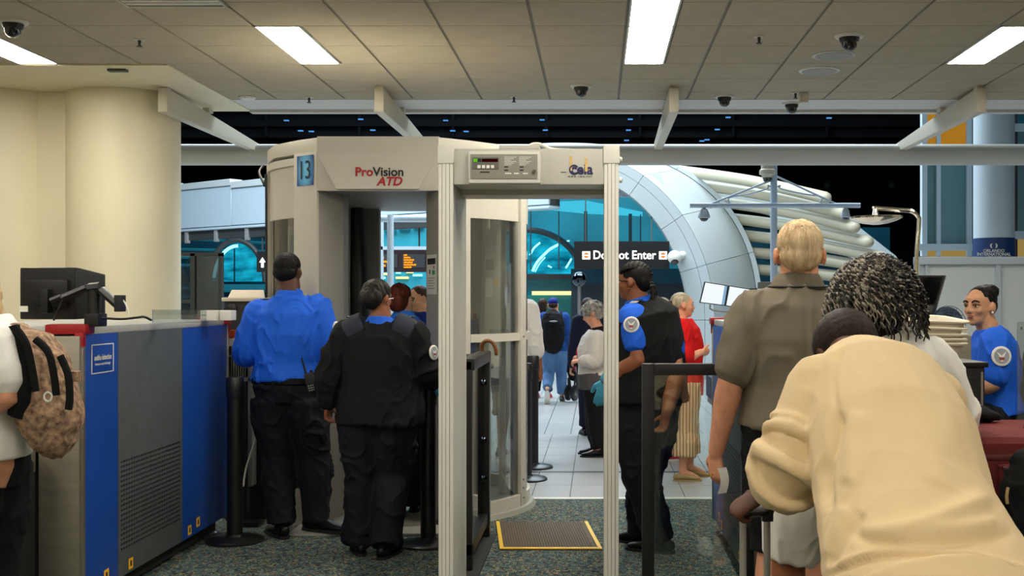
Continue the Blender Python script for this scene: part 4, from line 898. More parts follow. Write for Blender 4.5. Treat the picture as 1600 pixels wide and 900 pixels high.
# ---- mesh security gate behind
D = 11.8
mg = thing('security_gate', (P(310, 0, D).x, D, 0), 'dark wire mesh gate with a glass door beside the round column', 'gate')
for q in ((268, 275), (297, 304), (341, 346)): pxbox('post', 'dark_grey', mg, *q, 396, 700, D, .08)
pxbox('top_rail', 'dark_grey', mg, 268, 346, 394, 400, D, .08); pxbox('glass_pane', 'smoke_glass', mg, 304, 341, 400, 700, D + .03, .01); pxbox('mid_rail', 'dark_grey', mg, 275, 297, 468, 474, D, .06)
mb = MB(); a, b2 = P(275, 700, D + .03), P(297, 400, D + .03); w_, h_ = b2.x - a.x, b2.z - a.z
for k in range(58):
    z0 = a.z - w_ * 1.7 + .035 * k
    for s in (0, 1):
        za, zb = (z0, z0 + w_ * 1.7) if s else (z0 + w_ * 1.7, z0)
        if min(za, zb) > a.z and max(za, zb) < b2.z: mb.tube([(a.x, D + .03, za), (b2.x, D + .03, zb)], .003, 4)
mb.build('wire_mesh', 'mesh_grey', mg, kind='stuff')
# ================================================================== CAMERA POLE
D = 14.0; pl = thing('camera_pole', (P(1209, 0, D).x, D, 0), 'white pole with a crossbar carrying security cameras', 'camera pole')
px0 = P(1209, 0, D).x
MB().cyl((px0, D, 0), (px0, D, P(0, 256, D).z), .042, 16).build('pole', 'pole_white', pl) if mat('pole_white', (176, 194, 214), .4) else None
MB().cyl(P(1078, 321, D - .06), P(1344, 321, D - .06), .030, 14).build('crossbar', 'pole_white', pl)
for q in ((P(1205, 282, D - .05), P(1112, 318, D - .06)), (P(1214, 276, D - .05), P(1305, 318, D - .06))): MB().tube(q, .012, 8).build('stay', 'pole_white', pl)
for sx, q in ((-1, [(1204, 292), (1200, 290), (1198, 295), (1170, 303), (1142, 308), (1138, 314), (1142, 318)]), (1, [(1215, 292), (1219, 290), (1220, 295), (1255, 303), (1281, 307), (1284, 313), (1280, 316)])):
    MB().tube(catmull([P(x, y, D - .05) for x, y in q], 5), .009, 8).build('scroll', 'pole_white', pl)
hc = MB().lathe(P(1199, 270, D - .05), [(.03, -.09), (.055, -.07), (.07, -.03), (.095, -.02), (.095, .03), (.075, .045), (.075, .085), (.05, .09)], 20).build('camera', 'beam_paint', pl)
MB().lathe(P(1199, 278, D - .05), [(.01, -.055), (.045, -.04), (.06, 0)], 18).build('camera_dome', 'dome_glass', hc)
bx('bracket', 'pole_white', pl, px0 - .09, px0, D - .03, D + .03, P(0, 262, D).z, P(0, 258, D).z)
def hang_camera(px, py, r):
    c = P(px, py, D - .06); h = MB().lathe(c, [(r, 0), (r * 1.15, .01), (r * 1.1, .03), (r * .75, .09), (r * .5, .11), (.02, .115), (.02, .15)], 20).build('camera', 'partition_frame', pl)
    MB().lathe(c, [(.01, -r * .6), (r * .5, -r * .5), (r * .8, -r * .1), (r * .85, .01)], 18).build('camera_dome', 'dome_glass', h)
hang_camera(1100, 341, .065); hang_camera(1321, 340, .05)
# wall camera on the arch
c = P(1054, 402, 21.6); t = thing('wall_camera', (c.x, c.y, c.z), 'white wall camera fixed to the face of the arch', 'camera')
MB().ell(c, (.13, .15, .13)).build('housing', 'label_white', t); MB().ell(c + Vector((0, -.02, -.05)), (.09, .12, .1)).build('dome', 'dome_glass', t)
MB().tube([c + Vector((.05, .05, .02)), c + Vector((.16, .1, .05)), c + Vector((.16, .42, .05))], .07, 12).build('bracket', 'label_white', t)
# ================================================================== MIRROR ON CHROME ARM
D = 6.6; mi = thing('inspection_mirror', (P(1431, 0, D).x, D, 1.372), 'round convex mirror on a bent chrome arm over the x-ray machine', 'mirror')
MB().tube(catmull([(P(1431, 0, D).x, D, 1.374), P(1432, 405, D), P(1436, 350, D), P(1434, 338, D), P(1424, 330, D), P(1405, 328, D), P(1366, 325, D)], 8), .0125, 12, round_cap=True).build('arm', 'chrome', mi)
c = P(1368, 343, D)
MB().lathe(c, [(.03, -.018), (.09, -.012), (.135, -.001), (.148, .008), (.15, .016), (.14, .020), (.02, .026), (.012, .06), (.02, .064)], 36, axis=(-.02, -.02, 1)).build('rim', 'chrome', mi)
MB().lathe(c, [(.02, -.030), (.07, -.023), (.11, -.012), (.134, -.001)], 36, axis=(-.02, -.02, 1)).build('mirror_face', 'chrome', mi)
# ================================================================== TWIN SCREENS BEYOND THE RIGHT MACHINE
D = 9.0; tm_ = thing('twin_monitor', (P(1172, 0, D).x, D + .1, 0), 'pair of bright white screens tilted on one stand beside the polo man', 'monitor')
def tilt_screen(c4, D0, par):
    q = [P(x, y, D0) for x, y in c4]; s = MB().hull(q, [v + Vector((0, .04, 0)) for v in q]).build('screen_case', 'black_plastic', par)
    c = sum(q, Vector()) / 4; qi = [c + (v - c) * .92 + Vector((0, -.004, 0)) for v in q]; MB().hull(qi, [v + Vector((0, .003, 0)) for v in qi]).build('screen_face', 'screen_white', s)
    qr = [qi[1] * (1 - f) + qi[0] * f for f in (0, .12)]; qb = [qi[2] * (1 - f) + qi[3] * f for f in (.12, 0)]
    e = Vector((0, -.002, 0)); MB().hull([qr[1] + e, qr[0] + e, qb[1] + e, qb[0] + e], [v + Vector((0, .001, 0)) for v in (qr[1], qr[0], qb[1], qb[0])]).build('side_menu', 'screen_menu', s)
glow('screen_menu', (150, 190, 225), .8)
tilt_screen([(1101, 440), (1138, 446), (1133, 478), (1093, 473)], D, tm_); tilt_screen([(1139, 446), (1176, 452), (1170, 484), (1133, 478)], D, tm_)
MB().tube(catmull([P(1110, 476, D + .03), P(1112, 484, D + .03), P(1140, 488, D + .03), P(1150, 484, D + .03)], 5), .006, 6).build('bracket', 'steel_rod', tm_)
MB().cyl((P(1180, 0, D).x, D + .1, 0), (P(1180, 0, D).x, D + .1, P(0, 450, D).z), .03, 12).build('stand', 'mesh_grey', tm_); bx('crossarm', 'mesh_grey', tm_, P(1138, 0, D).x, P(1184, 0, D).x, D + .05, D + .1, P(0, 468, D).z, P(0, 462, D).z)
bx('foot', 'mesh_grey', tm_, P(1180, 0, D).x - .2, P(1180, 0, D).x + .2, D - .08, D + .28, 0, .03)
pxbox('junction_unit', 'mesh_grey', tm_, 1186, 1206, 441, 451, D + .05, .08)
rt = thing('roller_table', (P(1125, 0, 8.6).x, 8.6, 0), 'pale roller table at the exit of the x-ray machine', 'table')
bx('top', 'xray_top', rt, .82, 1.7, 7.72, 8.72, .74, .80, bevel=.01)
for k in range(8): MB().cyl((.86, 7.8 + .11 * k, .81), (1.66, 7.8 + .11 * k, .81), .022, 10).build('roller', 'steel_rod', rt)
for x in (.86, 1.62):
    for y in (7.85, 8.6): bx('leg', 'stainless', rt, x, x + .05, y, y + .05, 0, .75)
bx('side_guard', 'xray_navy', rt, .80, .82, 7.72, 8.6, .80, .95); bx('side_rail', 'black_metal', rt, .80, .83, 7.68, 7.72, .7, 1.26)
# ================================================================== PEOPLE: builder
def remesh(mb, name, m, parent, voxel=.01, smooth=3, wr=0, wf=(9, 9, 5), ridge=True, seed=0, label=None, fac=.5):
    off = root_loc(parent)
    me = bpy.data.meshes.new('tmp'); me.from_pydata([(p[0] - off.x, p[1] - off.y, p[2] - off.z) for p in mb.v], [], mb.f)
    bm = bmesh.new(); bm.from_mesh(me); bmesh.ops.recalc_face_normals(bm, faces=bm.faces); bm.to_mesh(me); bm.free()
    t = bpy.data.objects.new('tmp', me); COL.objects.link(t)
    r = t.modifiers.new('r', 'REMESH'); r.mode = 'VOXEL'; r.voxel_size = voxel
    if smooth: s = t.modifiers.new('s', 'SMOOTH'); s.factor = fac; s.iterations = smooth
    dg = bpy.context.evaluated_depsgraph_get(); out = bpy.data.meshes.new_from_object(t.evaluated_get(dg))
    bpy.data.objects.remove(t); bpy.data.meshes.remove(me); out.name = name
    n = len(out.vertices)
    if wr and n:
        co = np.empty(n * 3); out.vertices.foreach_get('co', co); co = co.reshape(-1, 3)
        no = np.empty(n * 3); out.vertices.foreach_get('normal', no); no = no.reshape(-1, 3)
        so = Vector((seed * 3.7, seed * 1.3, seed * 2.1)); h = np.empty(n)
        for i in range(n):
            q = Vector((co[i, 0] * wf[0], co[i, 1] * wf[1], co[i, 2] * wf[2])) + so
            if ridge:                                   # cloth: soft swell plus creases that run where the noise crosses zero
                v = noise.noise(q * .55); w_ = noise.noise(q * 1.15 + Vector((3.1, v * 2.2, 1.7)))
                c_ = max(0., 1 - 3.2 * abs(w_)); h[i] = v * .9 + c_ * c_ * (.5 + v) * 1.3
            else: h[i] = noise.noise(q + Vector((noise.noise(q * .6),) * 3) * .6)
        co += no * (h * wr)[:, None]; out.vertices.foreach_set('co', co.ravel())
    out.polygons.foreach_set('use_smooth', [True] * len(out.polygons))
    out.materials.clear(); out.materials.append(MATS[m]); out.update()
    return props(link(name, out, parent), label)
def skin(name, rgb): mat(name, rgb, .5, var=.10, vscale=30, bump=.12, bscale=160, spec=.35)
def cloth(name, rgb, rough=.85, bump=.25, bscale=500, **k): mat(name, rgb, rough, bump=bump, bscale=bscale, spec=.2, **k)
skin('skin_dark', (86, 50, 34)); skin('skin_brown', (150, 92, 62)); skin('skin_tan', (196, 138, 104)); skin('skin_pale', (220, 166, 138)); skin('skin_pink', (216, 152, 120)); skin('skin_olive', (198, 146, 112))
cloth('shirt_royal', (34, 100, 222), .7); cloth('shirt_sky', (52, 124, 228), .7); cloth('uniform_navy', (14, 34, 104), .8); cloth('sweater_black', (30, 30, 32), .95, bump=.6, bscale=260)
cloth('patch_slate', (56, 61, 72), .8); cloth('trousers_black', (24, 26, 34), .8); cloth('vest_black', (24, 24, 25), .9, bump=.5, bscale=300); cloth('leather_black', (16, 15, 15), .35, bump=.1)
cloth('white_cotton', (232, 230, 224), .8); cloth('cream_jacket', (214, 208, 200), .8); cloth('knit_grey', (86, 84, 84), .95); cloth('red_cotton', (206, 18, 22), .8)
cloth('sweat_beige', (216, 190, 148), .95, bump=.35, bscale=420, sheen=.1); cloth('rib_beige', (214, 184, 134), .95, bump=.6, bscale=300, stretch=(6, 6, .3)); cloth('jeans_blue', (86, 122, 166), .9, var=.2, vscale=8); cloth('hoodie_blue', (36, 78, 150), .9)
cloth('cap_blue', (22, 38, 128), .7); cloth('black_cloth', (20, 20, 22), .85); cloth('navy_cloth', (24, 28, 48), .85); cloth('glove_blue', (86, 176, 214), .45, bump=.05); cloth('tan_leather', (170, 144, 100), .5); cloth('pink_shoe', (206, 60, 84), .6)
mat('eye_white', (226, 222, 216), .2); mat('eye_dark', (30, 20, 16), .15); mat('lip', (164, 92, 80), .45); mat('gold', (214, 170, 70), .2, metal=1); mat('patch_grey', (150, 152, 160), .6); mat('patch_red', (150, 60, 60), .6)
def hairmat(name, a, b2, rough=.55, sc=40, stretch=(1, 1, .15)):
    mat(name, a, rough, rgb2=b2, vscale=sc, stretch=stretch, bump=.5, bscale=sc * 3, spec=.2)
hairmat('hair_black', (9, 8, 8), (22, 19, 18), .6); hairmat('hair_blackgrey', (12, 11, 11), (52, 49, 46), sc=30); hairmat('hair_red', (52, 18, 10), (112, 48, 28)); hairmat('hair_brown', (34, 22, 16), (70, 48, 34)); hairmat('hair_blond', (176, 140, 92), (226, 198, 150))
hairmat('hair_greyblond', (128, 112, 88), (196, 184, 160)); hairmat('hair_grey', (104, 100, 94), (206, 202, 196), sc=26, stretch=(1, 1, 1)); hairmat('hair_sand', (196, 162, 118), (240, 218, 182), sc=50); hairmat('hair_crop', (22, 15, 11), (46, 32, 24), sc=120, stretch=(1, 1, 1))
mat('curl_dark', (16, 14, 14), .4, spec=.5); mat('curl_mid', (62, 57, 52), .45, spec=.5); mat('curl_light', (158, 148, 134), .45, spec=.5)
# taupe polo with fine darker stripes, beige trousers with red-brown stripes
def stripes(name, rgb, rgb2, scale, axis, thr=.5):
    m = mat(name, rgb, .8, spec=.2); nt = m.node_tree; tc = nt.nodes.new('ShaderNodeTexCoord'); wv = nt.nodes.new('ShaderNodeTexWave'); wv.bands_direction = axis
    wv.inputs['Scale'].default_value = scale; wv.inputs['Distortion'].default_value = .6; wv.inputs['Detail'].default_value = 1; wv.inputs['Detail Scale'].default_value = .6
    nt.links.new(tc.outputs['Object'], wv.inputs['Vector']); r = nt.nodes.new('ShaderNodeValToRGB'); r.color_ramp.elements[0].color = lin(rgb2); r.color_ramp.elements[1].color = lin(rgb)
    r.color_ramp.elements[0].position = thr - .12; r.color_ramp.elements[1].position = thr + .12; nt.links.new(wv.outputs['Fac'], r.inputs[0]); nt.links.new(r.outputs[0], nt.nodes['Principled BSDF'].inputs['Base Color'])
stripes('polo_taupe', (114, 105, 90), (107, 99, 84), 48, 'Z'); stripes('trouser_stripe', (214, 188, 146), (140, 76, 56), 12, 'X', .2)

class Person:
    def __init__(s, label, px, D, H=1.7, yaw=0, girth=1.0, depth=1.0, skin='skin_tan', voxel=.009, group=None, z0=0, hyaw=None, pitch=0, roll=0, hh=None, seed=None):
        Person.n = getattr(Person, 'n', 0) + 1; s.seed = Person.n
        s.H, s.D, s.g, s.dp, s.skin, s.vx, s.hh = H, D, girth, depth, skin, voxel, hh or .132 * H
        X = (px - CX) * D / F; s.o = Vector((X, D, z0)); s.yaw = yaw
        s.root = thing('person', s.o, label, 'person', group)
        y = R(yaw); s.f = Vector((math.sin(y), math.cos(y), 0)); s.r = Vector((math.cos(y), -math.sin(y), 0)); s.u = Vector((0, 0, 1))
        hy = R(yaw if hyaw is None else hyaw); s.hf0 = Vector((math.sin(hy), math.cos(hy), 0)); s.hr = Vector((math.cos(hy), -math.sin(hy), 0))
        q = Matrix.Rotation(R(pitch), 3, s.hr); s.hf = q @ s.hf0; s.hu = q @ s.u
        q = Matrix.Rotation(R(roll), 3, s.hf); s.hr = q @ s.hr; s.hu = q @ s.hu
        L = lambda x, y_, z: s.o + s.r * x * H + s.f * y_ * H + s.u * z * H
        s.J = dict(pelvis=L(0, 0, .525), waist=L(0, .003, .615), chest=L(0, -.003, .715), upper=L(0, -.008, .785), neckb=L(0, -.004, .84), necktop=L(0, .004, .885), head=L(0, .012, .931))
        for k, sg in (('l', -1), ('r', 1)):
            s.J.update({'hip_' + k: L(.052 * sg, 0, .515), 'knee_' + k: L(.056 * sg, .012, .285), 'ankle_' + k: L(.058 * sg, -.012, .045), 'toe_' + k: L(.066 * sg, .10, .018),
                        'sho_' + k: L(.108 * sg, -.008, .808), 'elb_' + k: L(.142 * sg, -.015, .625), 'wri_' + k: L(.150 * sg, .03, .485)})
            s.J['hdir_' + k] = None; s.J['palm_' + k] = -s.r * sg
        s.twid = dict(crotch=(.086, .060), pelvis=(.099, .068), waist=(.086, .062), chest=(.097, .068), upper=(.094, .056), neckb=(.046, .040))
    def set(s, **k):                                   # joint = (px, py, distance offset from the person)
        for n, v in k.items(): s.J[n] = P(v[0], v[1], s.D + v[2]) if isinstance(v, tuple) else v
        return s
    def spine(s, e=0, top='neckb'):
        J, H = s.J, s.H; down = (J['pelvis'] - J['waist']).normalized()
        pts = [J['pelvis'] + down * .05 * H, J['pelvis'], J['waist'], J['chest'], J['upper'], J['neckb']]
        keys = ['crotch', 'pelvis', 'waist', 'chest', 'upper', 'neckb']
        rad = [(s.twid[k][0] * H * (s.g if k != 'neckb' else 1) + e, s.twid[k][1] * H * s.dp * (s.g if k != 'neckb' else 1) + e) for k in keys]
        return pts, rad
    def arm(s, mb, k, e=0, t0=0., t1=1.0, fat=1.0, bulge=0):  # along shoulder-elbow-wrist, t in 0..2
        a, b2, c = s.J['sho_' + k], s.J['elb_' + k], s.J['wri_' + k]; H = s.H; pts = []; rad = []
        def at(t): return a.lerp(b2, t) if t <= 1 else b2.lerp(c, t - 1)
        def rr(t):
            xs = [0, .35, .8, 1, 1.25, 2]; ys = [.036, .035, .030, .0275, .029, .0175]
            return float(np.interp(t, xs, ys)) * H * fat * (.5 + .5 * s.g) + e
        n = max(3, int((t1 - t0) * 8))
        for i in range(n + 1):
            t = t0 + (t1 - t0) * i / n; pts.append(at(t)); rad.append(rr(t) + (bulge * math.sin(i * 1.9) if bulge else 0))
        mb.tube(pts, rad, 14, round_cap=True)
    def leg(s, mb, k, e=0, t1=2.0, fat=1.0, flare=0):
        a, b2, c = s.J['hip_' + k], s.J['knee_' + k], s.J['ankle_' + k]; H = s.H; pts = []; rad = []; n = int(t1 * 7)
        for i in range(n + 1):
            t = t1 * i / n; pts.append(a.lerp(b2, t) if t <= 1 else b2.lerp(c, t - 1))
            rad.append(float(np.interp(t, [0, .4, 1, 1.3, 1.7, 2], [.056, .052, .036, .036, .027, .023])) * H * fat * (.35 + .65 * s.g) + e + flare * max(0, t - 1))
        mb.tube(pts, rad, 14, round_cap=(t1 >= 2 and e == 0), cap=True)
    def hand(s, mb, k, e=0, curl=35, spread=.12, closed=False, thumb=1.0):
        w_ = s.J['wri_' + k]; d_ = s.J['hdir_' + k]; d_ = (Vector(d_) if d_ is not None else (w_ - s.J['elb_' + k])).normalized()
        n = Vector(s.J['palm_' + k]); n = (n - d_ * n.dot(d_)); n = n.normalized() if n.length > 1e-3 else d_.orthogonal().normalized()
        t = d_.cross(n) * (1 if k == 'r' else -1); q = s.H / 1.75
        if t.dot(s.f) < 0 and abs(d_.z) > .6: t = -t
        mb.tube([w_ - d_ * .02 * q, w_ + d_ * .02 * q, w_ + d_ * .06 * q, w_ + d_ * .092 * q], [(.024 * q + e, .020 * q + e), (.030 * q + e, .018 * q + e), (.040 * q + e, .016 * q + e), (.038 * q + e, .013 * q + e)], 12, side=t, round_cap=True)
        tips = []
        for i, (off, ln) in enumerate(((.030, .070), (.011, .080), (-.010, .075), (-.029, .058))):
            p = w_ + d_ * (.088 - .004 * abs(i - 1)) * q + t * off * q; a = 0; pts = [p]; dd = (d_ + t * off * spread * 10).normalized()
            for j, f in enumerate((.42, .32, .26)):
                a += R(curl * (1.0 if j else .8)); pts.append(pts[-1] + (dd * math.cos(a) + n * math.sin(a)) * ln * f * q)
            mb.tube(pts, [.0098 * q + e, .0094 * q + e, .0088 * q + e, .0076 * q + e], 8, round_cap=True); tips.append(pts[-1])
        p = w_ + d_ * .026 * q + t * .026 * q; d1 = (d_ * .65 + t * .75 * thumb + n * .35).normalized(); d2 = (d_ * .85 + t * .25 * thumb + n * .5).normalized()
        mb.tube([p, p + d1 * .036 * q, p + d1 * .036 * q + d2 * .03 * q, p + d1 * .036 * q + d2 * .054 * q], [.014 * q + e, .0118 * q + e, .0105 * q + e, .0085 * q + e], 8, round_cap=True)
        return w_ + d_ * .075 * q, d_, n, t
    def hp(s, x, y, z): return s.J['head'] + (s.hr * x + s.hf * y + s.hu * z) * s.hh    # point in head units
    def headM(s): return Matrix((s.hr, s.hf, s.hu)).transposed()
    def head_shape(s, mb, jaw=1.0):
        h = s.hh; M = s.headM(); E = lambda c, r, sg=16, rg=12: mb.ell(s.hp(*c), [q * h for q in r], M, sg, rg)
        E((0, -.05, .12), (.325, .41, .37)); E((0, .10, -.08), (.275 * jaw, .29, .36)); E((0, .17, -.30), (.20 * jaw, .21, .17)); E((0, .285, -.40), (.10 * jaw, .085, .075))
        E((0, .30, .17), (.22, .10, .13))
        for sg in (-1, 1):
            E((.15 * sg, .26, -.10), (.11, .11, .11), 10, 8); E((.365 * sg, -.05, -.03), (.040, .085, .14), 10, 8); E((.30 * sg, .0, -.06), (.05, .05, .08), 8, 6)
            mb.tube([s.hp(.04 * sg, .375, .075), s.hp(.14 * sg, .365, .095), s.hp(.22 * sg, .315, .07)], .033 * h, 8, round_cap=True)
        mb.tube([s.hp(0, .375, .07), s.hp(0, .41, -.02), s.hp(0, .465, -.105)], [.036 * h, .046 * h, .058 * h], 8, round_cap=True)
        for sg in (-1, 1): E((.055 * sg, .40, -.12), (.045, .06, .04), 8, 6)
        E((0, .375, -.215), (.105, .05, .032), 10, 8); E((0, .37, -.265), (.09, .05, .036), 10, 8)
    def body(s, sleeves=True, hands=('l', 'r'), curl=(35, 35), legs=True, voxel=None, smooth=3, jaw=1.0, thumb=1.0, neck=1.0):
        mb = MB(); pts, rad = s.spine(-.012); mb.tube(pts, rad, 18, side=s.J['sho_r'] - s.J['sho_l'])
        for k, cu in zip('lr', curl):
            mb.tube([s.J['upper'], s.J['sho_' + k]], [.035 * s.H, .030 * s.H], 12, round_cap=True); s.arm(mb, k, 0, 0, 2.0)
            if k in hands: s.hand(mb, k, curl=cu, thumb=thumb)
            if legs:
                s.leg(mb, k, -.006); a = s.J['ankle_' + k]; t = s.J['toe_' + k] - a; t = Vector((t.x, t.y, 0)).normalized() * .13 + Vector((a.x, a.y, a.z - .03 if 'lift_' + k in s.J else s.J.get('ground_' + k, s.o.z) + .03)); mb.tube([a, (a + t) / 2 + Vector((0, 0, .005)), t], [.020 * s.H, .016 * s.H, .010 * s.H], 10, round_cap=True)
        nk = .034 * s.H * (.7 + .3 * s.g) * neck
        mb.tube([s.J['neckb'] - (s.J['necktop'] - s.J['neckb']) * .4, s.J['neckb'], s.J['necktop'], s.J['head'] + (s.J['head'] - s.J['necktop']) * .0], [nk * 1.35, nk * 1.12, nk, nk * .95], 14)
        s.head_shape(mb, jaw)
        s.bodyo = remesh(mb, 'body', s.skin, s.root, voxel or s.vx * 1.1, smooth, label=None); return s
    def eyes(s, brow='hair_black', lips=True, look=(0, 0)):
        h = s.hh
        for sg in (-1, 1):
            c = s.hp(.145 * sg, .335, .01); e = MB().ell(c, (.056 * h, .048 * h, .026 * h), s.headM(), 12, 8).build('eye', 'eye_white', s.root)
            MB().ell(s.hp(.145 * sg + look[0], .372, .012 + look[1]), (.026 * h, .020 * h, .028 * h), s.headM(), 10, 8).build('iris', 'eye_dark', e)
            MB().tube([s.hp(.07 * sg, .385, .035), s.hp(.145 * sg, .388, .052), s.hp(.22 * sg, .335, .030)], .010 * h, 6).build('eyelash', 'eye_dark', e)
            MB().tube(catmull([s.hp(.055 * sg, .405, .105), s.hp(.14 * sg, .408, .145), s.hp(.235 * sg, .335, .11)], 4), [.017 * h] * 9, 6).build('eyebrow', brow, s.root)
        if lips: MB().ell(s.hp(0, .398, -.222), (.092 * h, .040 * h, .022 * h), s.headM(), 12, 8).ell(s.hp(0, .392, -.260), (.075 * h, .042 * h, .026 * h), s.headM(), 12, 8).build('lips', 'lip', s.root, kind='stuff')
        return s
    def top(s, name, m, sleeve=(.0, .85), e=.016, wr=.006, hem=1.0, voxel=None, both=True, smooth=4, sl_e=None, collar=0, extra=None, arms=('l', 'r'), bulge=0, wf=(9, 9, 5), lowest='crotch', sl_end=None):
        mb = MB(); pts, rad = s.spine(e); pts = list(pts); H = s.H
        base = pts[0].lerp(pts[1], 0) if hem >= 1 else pts[1].lerp(pts[2], 1 - hem)
        if hem < 1: pts, rad = [base] + pts[2:], [tuple(q * 1.0 for q in rad[1])] + rad[2:]
        elif hem > 1: pts[0] = pts[0] + (pts[0] - pts[1]).normalized() * (hem - 1) * H; rad[0] = (rad[1][0] * 1.0, rad[1][1] * 1.0)
        else: rad[0] = (rad[1][0], rad[1][1])
        side = s.J['sho_r'] - s.J['sho_l']; mb.tube(pts, rad, 20, side=side)
        for k in arms:
            mb.tube([s.J['upper'] + Vector((0, 0, .01)), s.J['sho_' + k]], [.040 * H + e, .033 * H + e], 12, round_cap=True)
            if sleeve[1] > 0: s.arm(mb, k, sl_e if sl_e is not None else e, sleeve[0], sleeve[1], bulge=bulge)
        if collar: mb.tube([s.J['neckb'] - Vector((0, 0, .03)), s.J['neckb'].lerp(s.J['necktop'], collar)], [.055 * H, .042 * H], 14)
        if extra: extra(mb)
        return remesh(mb, name, m, s.root, voxel or s.vx, smooth, wr=wr, wf=wf, seed=s.seed)
    def trousers(s, name, m, e=.018, t1=1.93, wr=.007, flare=.006, voxel=None, smooth=4, fat=1.0, rise=.75, wf=(10, 10, 7)):
        mb = MB(); J, H = s.J, s.H; pts, rad = s.spine(min(e - .014, .010)); w2 = J['pelvis'].lerp(J['waist'], rise)
        r2 = tuple(a * (1 - rise) + b2 * rise for a, b2 in zip(rad[1], rad[2])); side = s.J['hip_r'] - s.J['hip_l']
        mb.tube([pts[0], pts[1], w2], [(rad[0][0], rad[0][1]), rad[1], r2], 18, side=side, round_cap=False)
        for k in 'lr': s.leg(mb, k, e, t1, fat=fat, flare=flare)
        return remesh(mb, name, m, s.root, voxel or s.vx, smooth, wr=wr, wf=wf, seed=s.seed + 5)
    def belt(s, m='leather_black', e=.022, zf=.78):
        pts, rad = s.spine(e); c = s.J['pelvis'].lerp(s.J['waist'], zf); r2 = tuple(a * (1 - zf) + b2 * zf for a, b2 in zip(rad[1], rad[2])); d_ = (s.J['waist'] - s.J['pelvis']).normalized()
        MB().tube([c - d_ * .02, c - d_ * .016, c + d_ * .016, c + d_ * .02], [tuple(q - .004 for q in r2), r2, r2, tuple(q - .004 for q in r2)], 28, side=s.J['hip_r'] - s.J['hip_l']).build('belt', m, s.root)
        return c, r2
    def shoes(s, m='leather_black', sole='black_matte', high=.05, ks='lr', w_=1.0):
        for k in ks:
            a, t = s.J['ankle_' + k].copy(), s.J['toe_' + k].copy(); z = s.o.z if 'ground_' + k not in s.J else s.J['ground_' + k]
            d_ = Vector((t.x - a.x, t.y - a.y, 0)); d_ = d_.normalized() if d_.length > .01 else s.f; sd = Vector((d_.y, -d_.x, 0)); q = s.H / 1.75 * w_
            fl = 0 if 'lift_' + k not in s.J else s.J['lift_' + k]
            up = Matrix.Rotation(fl, 3, sd); b0 = Vector((a.x, a.y, z)); tr = lambda x, zz: b0 + up @ (d_ * x * q + Vector((0, 0, zz * q))) + (Vector((0, 0, .14 * math.sin(abs(fl)))) if fl else Vector())
            mb = MB(); mb.tube([tr(-.065, .045), tr(-.01, .052), tr(.06, .045), tr(.13, .034), tr(.185, .028)], [(.036 * q, .042 * q), (.038 * q, .046 * q), (.043 * q, .038 * q), (.046 * q, .026 * q), (.034 * q, .018 * q)], 14, side=sd, round_cap=True)
            mb.tube([tr(-.012, .05), tr(-.018, .05 + high)], [.044 * q, .040 * q], 12)
            o = remesh(mb, 'shoe', m, s.root, .009, 2)
            pl = []
            for x, w2 in ((-.105, .0), (-.09, .028), (-.04, .040), (.05, .044), (.13, .048), (.185, .040), (.215, .02), (.222, 0)): pl.append((x, w2))
            ring_ = [tr(x, 0) + sd * w2 * q for x, w2 in pl] + [tr(x, 0) - sd * w2 * q for x, w2 in pl[1:-1]][::-1]
            MB().hull(ring_, [v + Vector((0, 0, .018 * q)) for v in ring_]).build('sole', sole, o)
        return s
    def strands(s, name, m, lines, r0=.0016, r1=.0006, seg=3, parent=None):
        off = root_loc(s.root); vs = []; fs = []
        for ln in lines:
            n = len(ln); b0 = len(vs)
            for i, p in enumerate(ln):
                t = (ln[min(i + 1, n - 1)] - ln[max(i - 1, 0)]); t = t.normalized() if t.length > 0 else Vector((0, 0, 1)); u = t.orthogonal().normalized(); v = t.cross(u); r = r0 + (r1 - r0) * i / (n - 1)
                for k in range(seg):
                    a = 2 * math.pi * k / seg; vs.append(p + u * r * math.cos(a) + v * r * math.sin(a) - off)
            for i in range(n - 1):
                for k in range(seg):
                    a, b2 = b0 + i * seg + k, b0 + i * seg + (k + 1) % seg; fs.append((a, b2, b2 + seg, a + seg))
        me = bpy.data.meshes.new(name); me.from_pydata([tuple(v) for v in vs], [], fs); me.polygons.foreach_set('use_smooth', [True] * len(me.polygons)); me.materials.append(MATS[m])
        return props(link(name, me, parent or s.root), kind='stuff')
    def hair(s, m, shapes, voxel=.006, smooth=2, wr=.004, wf=(60, 60, 16), name='hair', ridge=False):
        mb = MB(); h = s.hh
        for c, r in shapes: mb.ell(s.hp(*c), [q * h for q in r], s.headM(), 18, 12)
        s.hairo = remesh(mb, name, m, s.root, voxel, smooth, wr=wr, wf=wf, ridge=ridge, seed=s.seed); return s.hairo
    def patch(s, c, n, r=.042, label=None):            # round embroidered shoulder emblem
        n = Vector(n).normalized(); c = Vector(c)
        o = MB().lathe(c, [(r, -.004), (r, .003), (r * .92, .005)], 24, axis=n).build('shoulder_patch', 'label_white', s.root)
        MB().lathe(c + n * .004, [(r * .78, 0), (r * .76, .0022)], 24, axis=n).build('emblem_field', 'patch_grey', o)
        u = n.orthogonal().normalized(); u = (Vector((0, 0, 1)) - n * n.z).normalized(); v = u.cross(n)
        wing = [c + n * .0068 + (v * a + u * b2) * r for a, b2 in ((-.5, .45), (0, .05), (.5, .5), (.22, -.1), (.12, -.55), (-.12, -.55), (-.2, -.1))]
        MB().hull(wing, [p - n * .001 for p in wing]).build('emblem_mark', 'label_white', o)
        bar_ = [c + n * .0070 + (v * a + u * b2) * r for a, b2 in ((-.3, -.12), (.3, -.12), (.2, -.42), (-.2, -.42))]; MB().hull(bar_, [p - n * .001 for p in bar_]).build('emblem_mark', 'patch_red', o)
